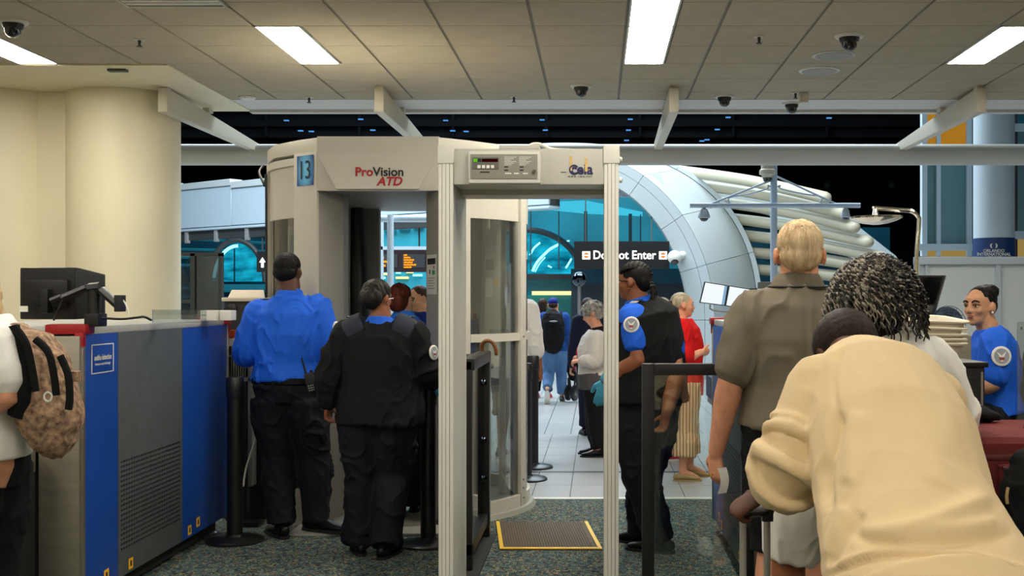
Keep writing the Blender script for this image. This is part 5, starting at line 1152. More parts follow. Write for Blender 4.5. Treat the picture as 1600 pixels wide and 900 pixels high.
    def epaulette(s, k, m='ink_black', lift=.0):
        u0 = s.J['upper'] + Vector((0, 0, .01)); a, b2 = u0.lerp(s.J['sho_' + k], .5), u0.lerp(s.J['sho_' + k], 1.08); H = s.H; up = Vector((0, 0, .036 * H + .016 + lift)); d_ = (b2 - a).normalized(); sd = d_.cross(Vector((0, 0, 1))).normalized() * .024
        q = [a + up - sd, b2 + up * .92 - sd, b2 + up * .92 + sd, a + up + sd]; o = MB().hull(q, [p + Vector((0, 0, .006)) for p in q]).build('epaulette', m, s.root, bevel=.002)
        for t in (.62, .76, .9):
            c0, c1 = q[0].lerp(q[1], t), q[3].lerp(q[2], t); w_ = d_ * .006
            r_ = [c0, c0 + w_, c1 + w_, c1]; MB().hull([p + Vector((0, 0, .006)) for p in r_], [p + Vector((0, 0, .008)) for p in r_]).build('stripe', 'label_white', o)

from mathutils.bvhtree import BVHTree
def comb(pr, hair_obj, n, dirs, length, jit=.35, lift=.003, wave=0.):
    """Strand lines laid over a hair mesh: each starts at a random direction from the head centre and slides down it."""
    bm = bmesh.new(); bm.from_mesh(hair_obj.data); tree = BVHTree.FromBMesh(bm); off = root_loc(pr.root); c = pr.J['head'] + pr.hu * .08 * pr.hh - off; out = []
    for k in range(n):
        az, el = dirs(); L_ = length * random.uniform(.6, 1.3); pts = []; daz = random.uniform(-jit, jit); ph = random.uniform(0, 6.28)
        for j in range(6):
            e = el - L_ * j / 5; a = az + daz * j / 5 + wave * math.sin(ph + j * 1.3); d_ = pr.hr * math.cos(e) * math.cos(a) + pr.hf * math.cos(e) * math.sin(a) + pr.hu * math.sin(e)
            loc, nn, idx, dist = tree.ray_cast(c + d_ * .6, -d_)
            if loc is None: break
            pts.append(loc + off + d_ * (lift * (1 if j < 5 else 1.6)) * random.uniform(.6, 1.2))
        if len(pts) == 6: out.append(pts)
    bm.free(); return out

def crease(o, strokes):
    """Press or raise soft lines into the camera-facing side of a cloth mesh along pixel strokes (px points, depth in m, width in px)."""
    me = o.data; n = len(me.vertices); co = np.empty(n * 3); me.vertices.foreach_get('co', co); co = co.reshape(-1, 3); no = np.empty(n * 3); me.vertices.foreach_get('normal', no); no = no.reshape(-1, 3)
    off = root_loc(o.parent); w_ = co + np.array([off.x, off.y, off.z]); px = CX + w_[:, 0] * F / w_[:, 1]; py = CY - (w_[:, 2] - EYE) * F / w_[:, 1]
    facing = np.clip(-(no[:, 1] * w_[:, 1] + no[:, 0] * w_[:, 0] + no[:, 2] * (w_[:, 2] - EYE)) / np.linalg.norm(w_ - np.array([0, 0, EYE]), axis=1) * 2.5, 0, 1); tot = np.zeros(n)
    for pts, amp, wid in strokes:
        q = catmull([(x, y, 0) for x, y in pts], 6); d_ = np.full(n, 1e9); end = np.zeros(n)
        for i in range(len(q) - 1):
            a, b2 = np.array(q[i][:2]), np.array(q[i + 1][:2]); ab = b2 - a; t = np.clip(((px - a[0]) * ab[0] + (py - a[1]) * ab[1]) / max(1e-9, ab @ ab), 0, 1)
            dd = np.hypot(px - a[0] - t * ab[0], py - a[1] - t * ab[1]); m = dd < d_; d_[m] = dd[m]; end[m] = (i + t[m]) / (len(q) - 1)
        tot += amp * np.exp(-(d_ / wid) ** 2) * np.clip(np.minimum(end, 1 - end) * 6 + .15, 0, 1)
    co += no * (tot * facing)[:, None]; me.vertices.foreach_set('co', co.ravel()); me.update()
# ================================================================== PEOPLE
CAP = [((0, -.09, .16), (.350, .43, .365)), ((0, -.20, -.02), (.325, .30, .30))]
# ---- officer in royal blue, from behind
o1 = Person('uniformed officer in a royal blue shirt with a radio on the belt, back turned', 452, 7.4, 1.80, yaw=8, girth=1.24, skin='skin_dark')
o1.set(head=(450, 425, .02), sho_l=(405, 488, 0), sho_r=(497, 488, 0), elb_l=(388, 552, -.02), wri_l=(420, 572, .26), elb_r=(514, 552, 0), wri_r=(486, 566, .28), hip_l=(427, 620, 0), hip_r=(476, 620, 0), knee_l=(437, 712, .04), ankle_l=(438, 818, 0), toe_l=(424, 826, .14),
       knee_r=(489, 708, .06), ankle_r=(494, 812, .10), toe_r=(535, 818, .02))
o1.J['ground_r'] = .019; o1.body(); o1.top('shirt', 'shirt_royal', (0, .98), e=.022, wr=.018, hem=.74, collar=.45, sl_e=.026); o1.trousers('trousers', 'trousers_black', e=.03, rise=.28, wr=.016, flare=.008, t1=2.0); bc, br = o1.belt(zf=.26, e=.024)
o1.shoes(high=.06); o1.hair('hair_black', [((0, -.08, .17), (.352, .43, .36)), ((0, -.20, -.0), (.325, .30, .27))], wr=.003, wf=(140, 140, 140))
o1.epaulette('l'); o1.epaulette('r'); o1.patch(o1.J['sho_r'].lerp(o1.J['elb_r'], .38) + Vector((.098, -.02, 0)), (1, -.4, .15))
def radio(pr, c, label=None):
    q = thing('radio', c, 'black two-way radio clipped to the belt of the officer in blue', 'radio'); M = Matrix.Rotation(R(-14), 3, 'Y')
    b2 = MB().obox(c, (.058, .04, .115), M).build('case', 'black_plastic', q, bevel=.006)
    MB().tube([c + M @ Vector((-.018, 0, .05)), c + M @ Vector((-.020, 0, .16))], [.0075, .005], 8).build('antenna', 'black_plastic', q)
    for i in range(3):
        for j in range(3): MB().obox(c + M @ Vector((-.015 + .015 * i, -.0205, -.02 - .014 * j)), (.009, .003, .007), M).build('key', 'label_grey', b2)
    MB().lathe(c + M @ Vector((.015, 0, .057)), [(.009, 0), (.009, .016)], 10).build('knob', 'black_metal', q)
radio(o1, P(486, 597, 7.22))
# ---- officer in black sweater
o2 = Person('uniformed officer in a black sweater with blue collar and gloves, seen from behind', 594, 6.9, 1.62, yaw=10, girth=1.30, skin='skin_brown', hyaw=28)
o2.set(head=(590, 466, .02), sho_l=(546, 521, 0), sho_r=(644, 521, 0), elb_l=(514, 590, -.03), wri_l=(512, 630, .0), elb_r=(665, 582, .03), wri_r=(676, 596, .22), hip_l=(565, 645, 0), hip_r=(613, 645, 0), knee_l=(567, 742, .03), ankle_l=(562, 846, .02), toe_l=(556, 850, .2),
       knee_r=(612, 742, .03), ankle_r=(603, 851, -.08), toe_r=(622, 850, .1))
o2.J['hdir_r'] = Vector((.35, .6, -.7)); o2.twid.update(pelvis=(.110, .075), crotch=(.104, .07), waist=(.098, .07), chest=(.098, .07))
o2.body(hands='l', curl=(38, 30)); sw = o2.top('sweater', 'sweater_black', (0, 1.92), e=.024, wr=.016, hem=1.0, sl_e=.024, bulge=.003)
o2.trousers('trousers', 'trousers_black', e=.026, wr=.017, flare=.012, fat=1.12, t1=2.0); o2.shoes(high=.05)
mb = MB(); mb.tube([o2.J['neckb'] - Vector((0, 0, .02)), o2.J['neckb'].lerp(o2.J['necktop'], .5)], [.098, .072], 16); remesh(mb, 'collar', 'shirt_royal', o2.root, .007, 2)
mb = MB(); o2.hand(mb, 'r', e=.003, curl=40); remesh(mb, 'glove', 'glove_blue', o2.root, .006, 2)
o2.hair('hair_blackgrey', [((0, -.06, .17), (.37, .45, .37)), ((0, -.30, .02), (.35, .30, .34)), ((.02, -.46, .0), (.26, .20, .24))], wr=.006, wf=(50, 50, 22))
for sg, k in ((-1, 'l'), (1, 'r')):                    # slate shoulder patches, laid on the sweater
    mb = MB(); a, b2 = o2.J['neckb'].lerp(o2.J['sho_' + k], .45), o2.J['sho_' + k]
    mb.tube([a + Vector((0, -.012, .012)), a.lerp(b2, .5) + Vector((0, -.014, .008)), b2 + Vector((sg * .004, -.012, -.004))], [(.088, .088), (.090, .090), (.0845, .0845)], 16); remesh(mb, 'shoulder_panel', 'patch_slate', o2.root, .009, 3); o2.epaulette(k, lift=.026)
o2.patch(o2.J['sho_r'].lerp(o2.J['elb_r'], .48) + Vector((.094, -.03, .0)), (1, -.5, .1), .044); o2.patch(o2.J['sho_l'].lerp(o2.J['elb_l'], .45) + Vector((-.092, -.02, 0)), (-1, -.4, .1), .04)
MB().tube([o2.hp(.36, -.02, -.02), o2.hp(.345, .25, .0)], .003, 6).build('glasses_arm', 'label_white', o2.root); MB().ell(o2.hp(.36, -.03, -.14), (.006, .006, .006), seg=8, rings=6).build('earring', 'chrome', o2.root)
# ---- officer with red-brown hair
o3 = Person('uniformed officer with red-brown hair in a sky blue shirt', 632, 8.1, 1.61, z0=.035, yaw=12, girth=1.05, skin='skin_pale')
o3.set(head=(626, 467, 0), sho_l=(594, 512, 0), sho_r=(650, 522, .02), elb_r=(661, 572, .1), wri_r=(655, 592, .26), elb_l=(588, 570, .1), wri_l=(600, 590, .3), knee_r=(646, 705, .03), ankle_r=(648, 795, .04), toe_r=(652, 800, .24))
o3.body(); o3.top('shirt', 'shirt_sky', (0, 1.0), e=.018, hem=.8, collar=.5); o3.trousers('trousers', 'trousers_black', rise=.3, e=.028, flare=.03); o3.belt(zf=.25); o3.shoes()
o3.hair('hair_red', [((0, -.08, .16), (.37, .45, .37)), ((0, -.28, -.08), (.36, .28, .36)), ((.22, -.34, .2), (.2, .18, .18))], wr=.007, wf=(40, 40, 14)); o3.epaulette('r'); o3.epaulette('l')
# ---- officer inside the scanner exit facing the viewer
o4 = Person('uniformed officer in dark navy beyond the scanner, face turned down', 660, 10.1, 1.62, yaw=200, girth=1.0, skin='skin_olive', hyaw=222, pitch=-14, voxel=.008)
o4.set(head=(653, 467, 0)); o4.body(); o4.eyes('hair_brown'); o4.top('shirt', 'uniform_navy', (0, 1.0), hem=.8, collar=.5); o4.trousers('trousers', 'trousers_black', rise=.3); o4.shoes()
o4.hair('hair_brown', [((0, -.12, .18), (.35, .41, .355)), ((0, -.30, .0), (.30, .25, .30))], wr=.003)
for k in range(2): MB().obox(o4.J['chest'] + o4.f * (.118 - .004 * k) + o4.r * .07 + Vector((0, 0, .055 - .05 * k)), (.075, .008, .03), Matrix((o4.r, o4.f, o4.u)).transposed()).build('name_tag', 'label_grey', o4.root)
# ---- traveller in white shirt and black shorts behind the scanner post
t5 = Person('traveller in a white shirt and black shorts behind the scanner post', 800, 11.1, 1.74, yaw=20, girth=1.1, skin='skin_brown')
t5.body(); t5.top('shirt', 'white_cotton', (0, 1.3), e=.028, hem=1.04, wr=.010); t5.trousers('shorts', 'black_cloth', e=.03, t1=1.22, flare=.02); t5.shoes('black_cloth', 'label_white'); t5.hair('hair_black', CAP, wr=.003, wf=(140, 140, 140))
# ---- backpack traveller far away and companion
t6 = Person('walking traveller in a blue cap, blue top and jeans far down the concourse', 866, 17.0, 1.58, yaw=-5, girth=1.12, skin='skin_pale', voxel=.014)
t6.set(head=(864, 477, 0), ankle_l=(855, 608, -.30), knee_l=(858, 585, .02), knee_r=(877, 582, .1), ankle_r=(878, 618, .1), toe_r=(880, 622, .32), toe_l=(855, 622, -.22), elb_r=(886, 527, 0), wri_r=(890, 550, .08), sho_r=(882, 496, 0), sho_l=(850, 496, 0), elb_l=(846, 530, 0), wri_l=(848, 552, .05))
t6.J['lift_l'] = -R(55)
t6.body(); t6.top('hoodie', 'hoodie_blue', (0, 1.9), e=.02, wr=.008); t6.trousers('jeans', 'jeans_blue', e=.02, wr=.008); t6.shoes('dark_grey', 'label_white')
mb = MB(); mb.ell(t6.hp(0, -.03, .22), [.36 * t6.hh, .44 * t6.hh, .32 * t6.hh], t6.headM()); cp_ = remesh(mb, 'cap', 'cap_blue', t6.root, .008, 2); MB().ell(t6.hp(0, .45, .12), (.26 * t6.hh, .26 * t6.hh, .03 * t6.hh), t6.headM()).build('peak', 'cap_blue', cp_)
t6.hair('hair_brown', [((0, -.10, .02), (.34, .40, .24))], wr=.002)
def backpack(label, c, right, up, out, w_, h_, dpt, m, group=None, zips='black_cloth', strap=True):
    t = thing('backpack', c - up * h_ / 2, label, 'backpack', group); mb = MB()
    mb.tube([c - up * h_ * .44 + out * dpt * .05, c - up * h_ * .3 + out * dpt * .06, c + up * h_ * .2 + out * dpt * .0, c + up * h_ * .40 - out * dpt * .10, c + up * h_ * .46 - out * dpt * .2], [(w_ * .42, dpt * .40), (w_ * .5, dpt * .5), (w_ * .48, dpt * .46), (w_ * .40, dpt * .33), (w_ * .25, dpt * .18)], 16, side=right, round_cap=True)
    mb.tube([c - up * h_ * .32 + out * dpt * .35, c - up * h_ * .05 + out * dpt * .33], [(w_ * .36, dpt * .22), (w_ * .34, dpt * .20)], 12, side=right, round_cap=True)
    b2 = remesh(mb, 'bag', m, t, .010, 3, wr=.008, wf=(16, 16, 12), seed=3); return t, b2
bt, bb = backpack('black backpack worn by the traveller in the blue cap', t6.J['chest'] - t6.f * .21 - Vector((0.03, 0, .06)), t6.r, t6.u, -t6.f, .34, .52, .24, 'black_cloth')
MB().ell(t6.J['chest'] - t6.f * .345 + Vector((-.03, 0, .06)), (.06, .01, .012)).build('logo', 'label_grey', bt)
for sg in (-1, 1): MB().tube(catmull([t6.J['upper'] + t6.r * sg * .09 - t6.f * .12, t6.J['upper'] + t6.r * sg * .09 + Vector((0, 0, .085)), t6.J['upper'] + t6.r * sg * .09 + t6.f * .10], 5), [(.025, .008)] * 11, 8, side=t6.r).build('strap', 'black_cloth', bt)
t7 = Person('companion with dark hair and pink shoes beside the backpack traveller', 848, 17.9, 1.52, yaw=5, skin='skin_brown', voxel=.018)
t7.body(); t7.top('coat', 'black_cloth', (0, 1.9), hem=1.1); t7.trousers('trousers', 'black_cloth'); t7.shoes('pink_shoe', 'pink_shoe'); t7.hair('hair_brown', CAP + [((0, -.25, -.25), (.33, .2, .4))])
# ---- grey-haired lady, stroller and person behind her
t8 = Person('elderly lady with curly grey hair in a cream jacket, looking down', 930, 11.25, 1.54, yaw=-80, girth=1.12, depth=1.25, skin='skin_pink', hyaw=-88, pitch=-22, voxel=.008)
t8.set(head=(925, 490, 0), necktop=(931, 508, 0), neckb=(936, 517, 0), upper=(934, 530, 0), chest=(930, 548, 0), waist=(929, 573, 0), sho_l=(932, 528, -.17), sho_r=(936, 528, .17), elb_l=(933, 565, -.24), wri_l=(909, 563, -.20), elb_r=(925, 565, .2), wri_r=(907, 562, .10), knee_l=(930, 655, -.08), ankle_l=(938, 704, -.1), toe_l=(920, 708, -.1), knee_r=(926, 655, .08), ankle_r=(934, 704, .12), toe_r=(918, 708, .12))
t8.J['hdir_l'] = Vector((-1, .1, -.15)); t8.J['palm_l'] = Vector((0, .5, -1))
t8.body(curl=(45, 45)); t8.eyes('hair_grey'); t8.top('jacket', 'cream_jacket', (0, 1.85), e=.026, wr=.008, hem=1.0, sl_e=.022); t8.trousers('trousers', 'black_cloth', e=.018); t8.shoes()
mb = MB(); pts, rad = t8.spine(.034); mb.tube([pts[0] - Vector((0, 0, .09)), pts[0], pts[1]], [tuple(q * .96 for q in rad[1]), rad[1], tuple(q * .97 for q in rad[1])], 20, side=t8.r); remesh(mb, 'tunic', 'knit_grey', t8.root, .009, 2, wr=.004, wf=(40, 40, 2))
MB().tube([t8.J['neckb'] + Vector((0, 0, -.01)), t8.J['neckb'] + Vector((-.01, 0, .04))], [.085, .066], 14).build('scarf', 'black_cloth', t8.root); MB().tube([t8.J['wri_l'] + Vector((.02, 0, 0)), t8.J['wri_l'] + Vector((.045, 0, 0))], .032, 12).build('watch', 'black_plastic', t8.root)
t8.hair('hair_grey', [((0, -.08, .20), (.40, .47, .38)), ((0, -.26, -.02), (.38, .30, .36)), ((0, .16, .32), (.28, .2, .2))], wr=.016, wf=(34, 34, 34), ridge=True)
random.seed(3); ls = []
for k in range(420):
    az = random.uniform(0, 2 * math.pi); el = random.uniform(-.5, 1.5); b0 = Vector((.40 * math.cos(el) * math.cos(az), -.08 + .48 * math.cos(el) * math.sin(az), .18 + .40 * math.sin(el)))
    if b0.y > .28 and b0.z < .3: continue
    d1 = Vector((random.uniform(-1, 1), random.uniform(-1, 1), random.uniform(-1, .3))).normalized() * .03; ls.append([t8.hp(*b0), t8.hp(*(b0 * 1.07 + d1)), t8.hp(*(b0 * 1.08 + d1 * 2.6 - Vector((0, 0, .03)))), t8.hp(*(b0 * 1.03 + d1 * 3.6 - Vector((0, 0, .06))))])
t8.strands('curls', 'hair_grey', ls, .005, .002, 4)
st = thing('folded_stroller', (P(892, 0, 17.2).x, 17.2, 0), 'folded dark stroller pulled along by the backpack traveller', 'stroller'); D = 17.2
for q in ([(882, 530), (886, 560), (892, 610)], [(893, 540), (898, 575), (903, 612)], [(880, 545), (890, 575), (900, 590)]): MB().tube([P(x, y, D + .05 * i) for i, (x, y) in enumerate(q)], .014, 8).build('frame_tube', 'black_metal', st)
mb = MB(); mb.tube([P(884, 535, D), P(888, 560, D), P(895, 590, D)], [(.06, .05), (.085, .06), (.05, .05)], 12, round_cap=True); remesh(mb, 'seat_fabric', 'black_cloth', st, .01, 2, wr=.01, wf=(20, 20, 20))
for x, y in ((888, 613), (898, 614)):
    w0 = MB().lathe(P(x, y, D - .06), [(.10, -.022), (.12, -.012), (.12, .012), (.10, .022)], 20, axis=(.9, -.4, 0)).build('wheel', 'black_plastic', st); MB().lathe(P(x, y, D - .06), [(.05, -.022), (.05, .022)], 14, axis=(.9, -.4, 0)).build('hub', 'label_grey', w0)
for x in (892, 902): MB().tube([P(x - 4, 590, D), P(x - 4, 612, D)], .014, 8).build('strut', 'black_metal', st)
MB().tube([P(895, 560, D - .08), P(898, 578, D - .08)], .02, 8, round_cap=True).build('red_latch', 'red_plastic', st)
t9 = Person('traveller in dark navy with a red bag behind the grey-haired lady', 926, 13.0, 1.56, yaw=-10, skin='skin_tan', voxel=.018); t9.set(head=(918, 480, 0))
t9.body(); t9.top('coat', 'navy_cloth', (0, 1.9), hem=1.1); t9.trousers('trousers', 'navy_cloth'); t9.shoes(); t9.hair('hair_brown', CAP)
mb = MB(); mb.tube([P(906, 543, 12.75), P(905, 552, 12.75)], [(.03, .03), (.04, .03)], 12, round_cap=True); remesh(mb, 'red_bag', 'red_cotton', t9.root, .01, 2)
# ---- officer in black vest with braids
o10 = Person('uniformed officer in a black vest with braided hair and one blue glove', 1010, 7.0, 1.71, yaw=-38, girth=1.34, depth=1.1, skin='skin_brown', hyaw=-66)
o10.set(head=(990, 441, 0), neckb=(1000, 476, 0), necktop=(995, 462, 0), upper=(1010, 492, 0), sho_l=(990, 499, -.12), sho_r=(1036, 500, .14), elb_l=(998, 562, -.20), wri_l=(947, 594, -.10), elb_r=(1056, 585, -.14), wri_r=(1042, 645, -.27), chest=(1012, 530, 0), waist=(1014, 580, 0), pelvis=(1014, 628, 0),
        hip_l=(1000, 640, -.06), hip_r=(1026, 640, .06), knee_l=(1000, 742, -.10), ankle_l=(1030, 846, -.05), toe_l=(1000, 850, .0), knee_r=(1012, 735, .12), ankle_r=(1000, 835, .2), toe_r=(968, 836, .28))
o10.twid.update(waist=(.092, .072), pelvis=(.100, .075)); o10.J['hdir_l'] = Vector((-.25, .1, -1)); o10.J['palm_l'] = Vector((0, 1, 0)); o10.J['hdir_r'] = Vector((-.2, .2, -1))
o10.body(hands='r', curl=(20, 40)); o10.top('shirt', 'shirt_royal', (0, .55), e=.016, hem=.8, collar=.5, sl_e=.028, wr=.008); o10.top('vest', 'vest_black', (0, 0), e=.034, wr=.008, hem=.98, arms=())
mb = MB(); J = o10.J
for k in 'lr': mb.tube([J['neckb'].lerp(J['upper'], .5), J['upper'].lerp(J['sho_' + k], .62) + Vector((0, 0, .008))], [.095, .082], 14, round_cap=True)
mb.tube([J['chest'], J['upper']], [(.16, .13), (.13, .11)], 16, side=J['sho_r'] - J['sho_l']); remesh(mb, 'vest_yoke', 'vest_black', o10.root, .009, 4)
o10.trousers('trousers', 'trousers_black', e=.026, wr=.016, fat=1.05, flare=.012, t1=2.0); o10.shoes(high=.05)
mb = MB(); o10.hand(mb, 'l', e=.004, curl=10, spread=.2); mb.tube([J['wri_l'] + Vector((.02, -.01, .03)), J['wri_l'] - Vector((.008, 0, .01))], [.043, .034], 12); remesh(mb, 'glove', 'glove_blue', o10.root, .006, 2)
mb = MB(); mb.tube([J['neckb'] - Vector((0, 0, .01)), J['neckb'].lerp(J['necktop'], .75)], [.10, .078], 16); remesh(mb, 'collar', 'shirt_royal', o10.root, .007, 2); o10.eyes('hair_black', lips=True); o10.patch(J['sho_l'].lerp(J['elb_l'], .14) + Vector((-.02, -.100, .005)), (-.15, -1, .2), .047); o10.epaulette('l', lift=.022)
o10.hair('hair_black', [((0, -.09, .16), (.345, .42, .355)), ((0, -.30, .02), (.29, .22, .28))], wr=.002)
for i in range(13):                                     # cornrows swept back from the brow to the nape
    a = -1.25 + 2.5 * i / 12; ls = []
    for t in np.linspace(0, 1, 9):
        th = .45 + t * 2.5; rr_ = Vector((math.sin(a) * .355 * (1 - .45 * t) * max(.2, math.sin(th + .25)), -.07 + .43 * math.cos(th) * (1 - .1 * abs(a)), .15 + .37 * math.sin(th) * math.cos(a * .75)))
        ls.append(o10.hp(*rr_))
    MB().tube(catmull(ls, 4), [.0105 + .0022 * math.sin(j * 2.2) for j in range(33)], 7, round_cap=True).build('braid', 'hair_black', o10.hairo)
for i, (dx, dz) in enumerate(((.0, -.62), (.08, -.55), (-.07, -.50))):
    c0 = o10.hp(dx, -.48, -.02); MB().tube(catmull([c0, o10.hp(dx * 1.5, -.56, -.2), o10.hp(dx * 2.2, -.60, dz)], 6), [.012 + .003 * math.sin(j * 2) for j in range(13)], 7, round_cap=True).build('braid', 'hair_black', o10.hairo)
for sg in (-1,): MB().tube([o10.hp(.34 * sg, .02, .02), o10.hp(.30 * sg, .34, .04)], .0035, 6).build('glasses_arm', 'black_plastic', o10.root); MB().ell(o10.hp(-.365, -.02, -.17), (.008, .008, .008), seg=8, rings=6).build('earring', 'gold', o10.root)
# ---- lady in red
t11 = Person('older lady in a red top and striped cropped trousers with tied-back hair', 1070, 9.8, 1.58, yaw=84, girth=1.02, depth=1.2, skin='skin_pink', voxel=.008, hyaw=82)
t11.set(head=(1067, 477, 0), necktop=(1064, 493, 0), neckb=(1063, 503, 0), sho_l=(1066, 512, .16), sho_r=(1063, 513, -.16), elb_r=(1072, 560, -.20), wri_r=(1095, 550, -.10), elb_l=(1075, 560, .18), wri_l=(1096, 547, .04), knee_r=(1072, 672, -.08), ankle_r=(1066, 738, -.12), toe_r=(1090, 742, -.12), knee_l=(1076, 672, .08), ankle_l=(1078, 730, .10), toe_l=(1100, 735, .10))
t11.J['hdir_r'] = Vector((.6, .7, -.1)); t11.J['palm_r'] = Vector((0, 1, .3)); t11.J['hdir_l'] = Vector((.5, -.8, -.2)); t11.J['palm_l'] = Vector((0, -1, .2))
t11.body(curl=(50, 50)); t11.eyes('hair_greyblond'); t11.top('top', 'red_cotton', (0, .88), e=.028, wr=.009, hem=1.03, sl_e=.030); t11.trousers('trousers', 'trouser_stripe', e=.030, t1=1.62, flare=.03, wr=.008); t11.shoes('tan_leather', 'tan_leather', high=.005, w_=.82)
t11.hair('hair_greyblond', [((0, -.10, .17), (.345, .42, .36)), ((0, -.28, .04), (.30, .24, .30))], wr=.003, wf=(60, 20, 60)); t11.hair('hair_brown', [((0, -.50, .0), (.19, .16, .22)), ((0, -.46, -.18), (.14, .12, .14))], wr=.006, wf=(60, 60, 60), name='hair_knot')
t12 = Person('traveller with long brown-grey hair and pink shoes behind the lady in red', 1046, 11.0, 1.60, yaw=60, skin='skin_tan', voxel=.018)
t12.set(head=(1037, 483, 0)); t12.body(); t12.top('coat', 'navy_cloth', (0, 1.9)); t12.trousers('trousers', 'jeans_blue'); t12.shoes('pink_shoe', 'label_white'); t12.hair('hair_greyblond', CAP + [((0, -.25, -.25), (.33, .2, .4))])
# ---- man in grey polo
t13 = Person('older man with sandy white hair in a taupe polo shirt, holding a slip of paper', 1230, 4.7, 1.80, yaw=4, girth=1.12, skin='skin_pink', voxel=.008, hh=.264)
t13.set(head=(1249, 398, .0), necktop=(1249, 430, 0), neckb=(1246, 450, 0), upper=(1242, 480, 0), chest=(1240, 530, 0), waist=(1240, 600, 0), pelvis=(1238, 668, 0), sho_l=(1180, 492, 0), sho_r=(1302, 488, 0), elb_l=(1143, 590, -.03), wri_l=(1119, 706, .06), elb_r=(1308, 600, -.12), wri_r=(1300, 700, -.05),
        hip_l=(1212, 690, 0), hip_r=(1262, 690, 0), knee_l=(1210, 845, .04), knee_r=(1262, 845, .04))
t13.J['hdir_l'] = Vector((.02, .15, -1)); t13.J['palm_l'] = Vector((.7, .7, 0)); t13.body(curl=(26, 35), voxel=.0065, neck=1.22)
t13.top('polo_shirt', 'polo_taupe', (0, .82), e=.022, wr=.014, hem=.98, sl_e=.034, wf=(8, 8, 4)); t13.trousers('shorts', 'black_cloth', e=.028, t1=1.1, flare=.03); t13.shoes()
mb = MB(); n0 = t13.J['neckb']; mb.tube([n0 - Vector((0, 0, .012)), n0 + Vector((0, .004, .028)), n0 + Vector((0, .008, .050))], [(.118, .10), (.102, .092), (.090, .084)], 18, side=t13.r); col_ = remesh(mb, 'collar', 'polo_taupe', t13.root, .006, 2)
MB().tube([n0 + Vector((.117 * math.cos(R(a)), .105 * math.sin(R(a)), .004)) for a in range(0, 361, 15)], .0045, 6).build('collar_edge', 'ink_black', col_)
t13.hair('hair_sand', [((0, -.08, .18), (.338, .43, .345)), ((0, -.19, -.02), (.305, .31, .25)), ((0, -.25, -.10), (.26, .22, .17))], wr=.002, wf=(80, 80, 10))
random.seed(11)
ls = comb(t13, t13.hairo, 1500, lambda: (random.uniform(math.pi, 2 * math.pi) if random.random() < .85 else random.uniform(0, math.pi), random.uniform(-.25, 1.5)), .55)
t13.strands('hair_strands', 'hair_sand', ls, .0017, .0008)
q = [(P(1121 + 5 * math.sin(a * 3.1), 732 + 40 * a, 4.66), P(1135 + 4 * math.sin(a * 3.1), 730 + 40 * a, 4.68)) for a in np.linspace(0, 1, 7)]
MB().add([v for a, b2 in q for v in (a, b2, b2 + Vector((0, .003, 0)), a + Vector((0, .003, 0)))], [(4 * i + j, 4 * i + (j + 1) % 4, 4 * i + 4 + (j + 1) % 4, 4 * i + 4 + j) for i in range(6) for j in range(4)] + [(3, 2, 1, 0), (24, 25, 26, 27)]).build('paper_slip', 'label_white', None, label='curled white slip of paper in the hand of the man in the polo', cat='paper')
MB().tube([P(1110, 742, 4.77) + Vector((.011 * math.cos(R(a)), .011 * math.sin(R(a)), .002 * math.cos(R(a)))) for a in range(0, 361, 30)], .0025, 6).build('ring', 'gold', t13.root)
# ---- woman with long curly hair in white
t15 = Person('traveller with long dark curly hair in a white top and white shorts', 1330, 3.95, 1.62, yaw=8, girth=1.15, skin='skin_brown', voxel=.009)
t15.set(head=(1367, 462, .0), necktop=(1376, 492, 0), neckb=(1380, 520, 0), upper=(1385, 555, 0), chest=(1375, 605, 0), waist=(1345, 670, 0), pelvis=(1305, 745, 0), sho_l=(1318, 560, 0), sho_r=(1452, 570, 0), elb_r=(1490, 650, .05), wri_r=(1470, 720, .2), elb_l=(1320, 660, .1), wri_l=(1350, 720, .25), hip_l=(1255, 765, 0), hip_r=(1330, 765, 0), knee_l=(1232, 880, .02), knee_r=(1340, 890, .06), ankle_l=(1232, 1140, 0), ankle_r=(1340, 1140, .1), toe_l=(1220, 1150, .2), toe_r=(1345, 1150, .3))
t15.body(); t15.top('blouse', 'white_cotton', (0, 1.1), e=.03, wr=.010, sl_e=.035); t15.trousers('shorts', 'white_cotton', e=.03, t1=.92, flare=0, wr=.010); t15.shoes('white_cotton', 'label_white')
random.seed(5)
t15.hair('hair_black', [((0, -.05, .12), (.42, .46, .42)), ((0, -.16, -.25), (.48, .36, .42)), ((0, -.2, -.55), (.42, .25, .3))], wr=.01, wf=(20, 20, 20))
LS = {'curl_dark': [], 'curl_mid': [], 'curl_light': []}
for k in range(1250):
    az = random.uniform(-.15, 1.15) * math.pi + math.pi; el = random.uniform(-.1, 1.5); rx, ry, rz = .53, .54, .53
    p = Vector((rx * math.cos(el) * math.cos(az), -.06 + ry * math.cos(el) * math.sin(az), .08 + rz * math.sin(el))); out = Vector((p.x, p.y + .06, .25)).normalized(); L_ = random.uniform(.28, .62) * (1.35 - .5 * math.sin(el)); ph = random.uniform(0, 6.28); rr_ = random.uniform(.022, .042); tn = random.uniform(6, 10); ln = []
    for j in range(22):
        t = j / 21; q = p + out * (.12 * math.sin(min(1, t * 1.6) * 1.57)) + Vector((0, 0, -L_ * t * t * .55 - L_ * t * .45)); q.x *= 1 + .26 * t
        if q.z < -.75: q.z = -.75 + (q.z + .75) * .3
        side = Vector((-out.y, out.x, 0)); q = q + side * rr_ * math.sin(ph + t * tn * 6.28 * .5) + out * rr_ * math.cos(ph + t * tn * 6.28 * .5); ln.append(t15.hp(*q))
    w_ = random.random() + .25 * (p.x < -.1) + .12 * math.sin(az * 3)
    LS['curl_light' if w_ > .80 else 'curl_mid' if w_ > .5 else 'curl_dark'].append(ln)
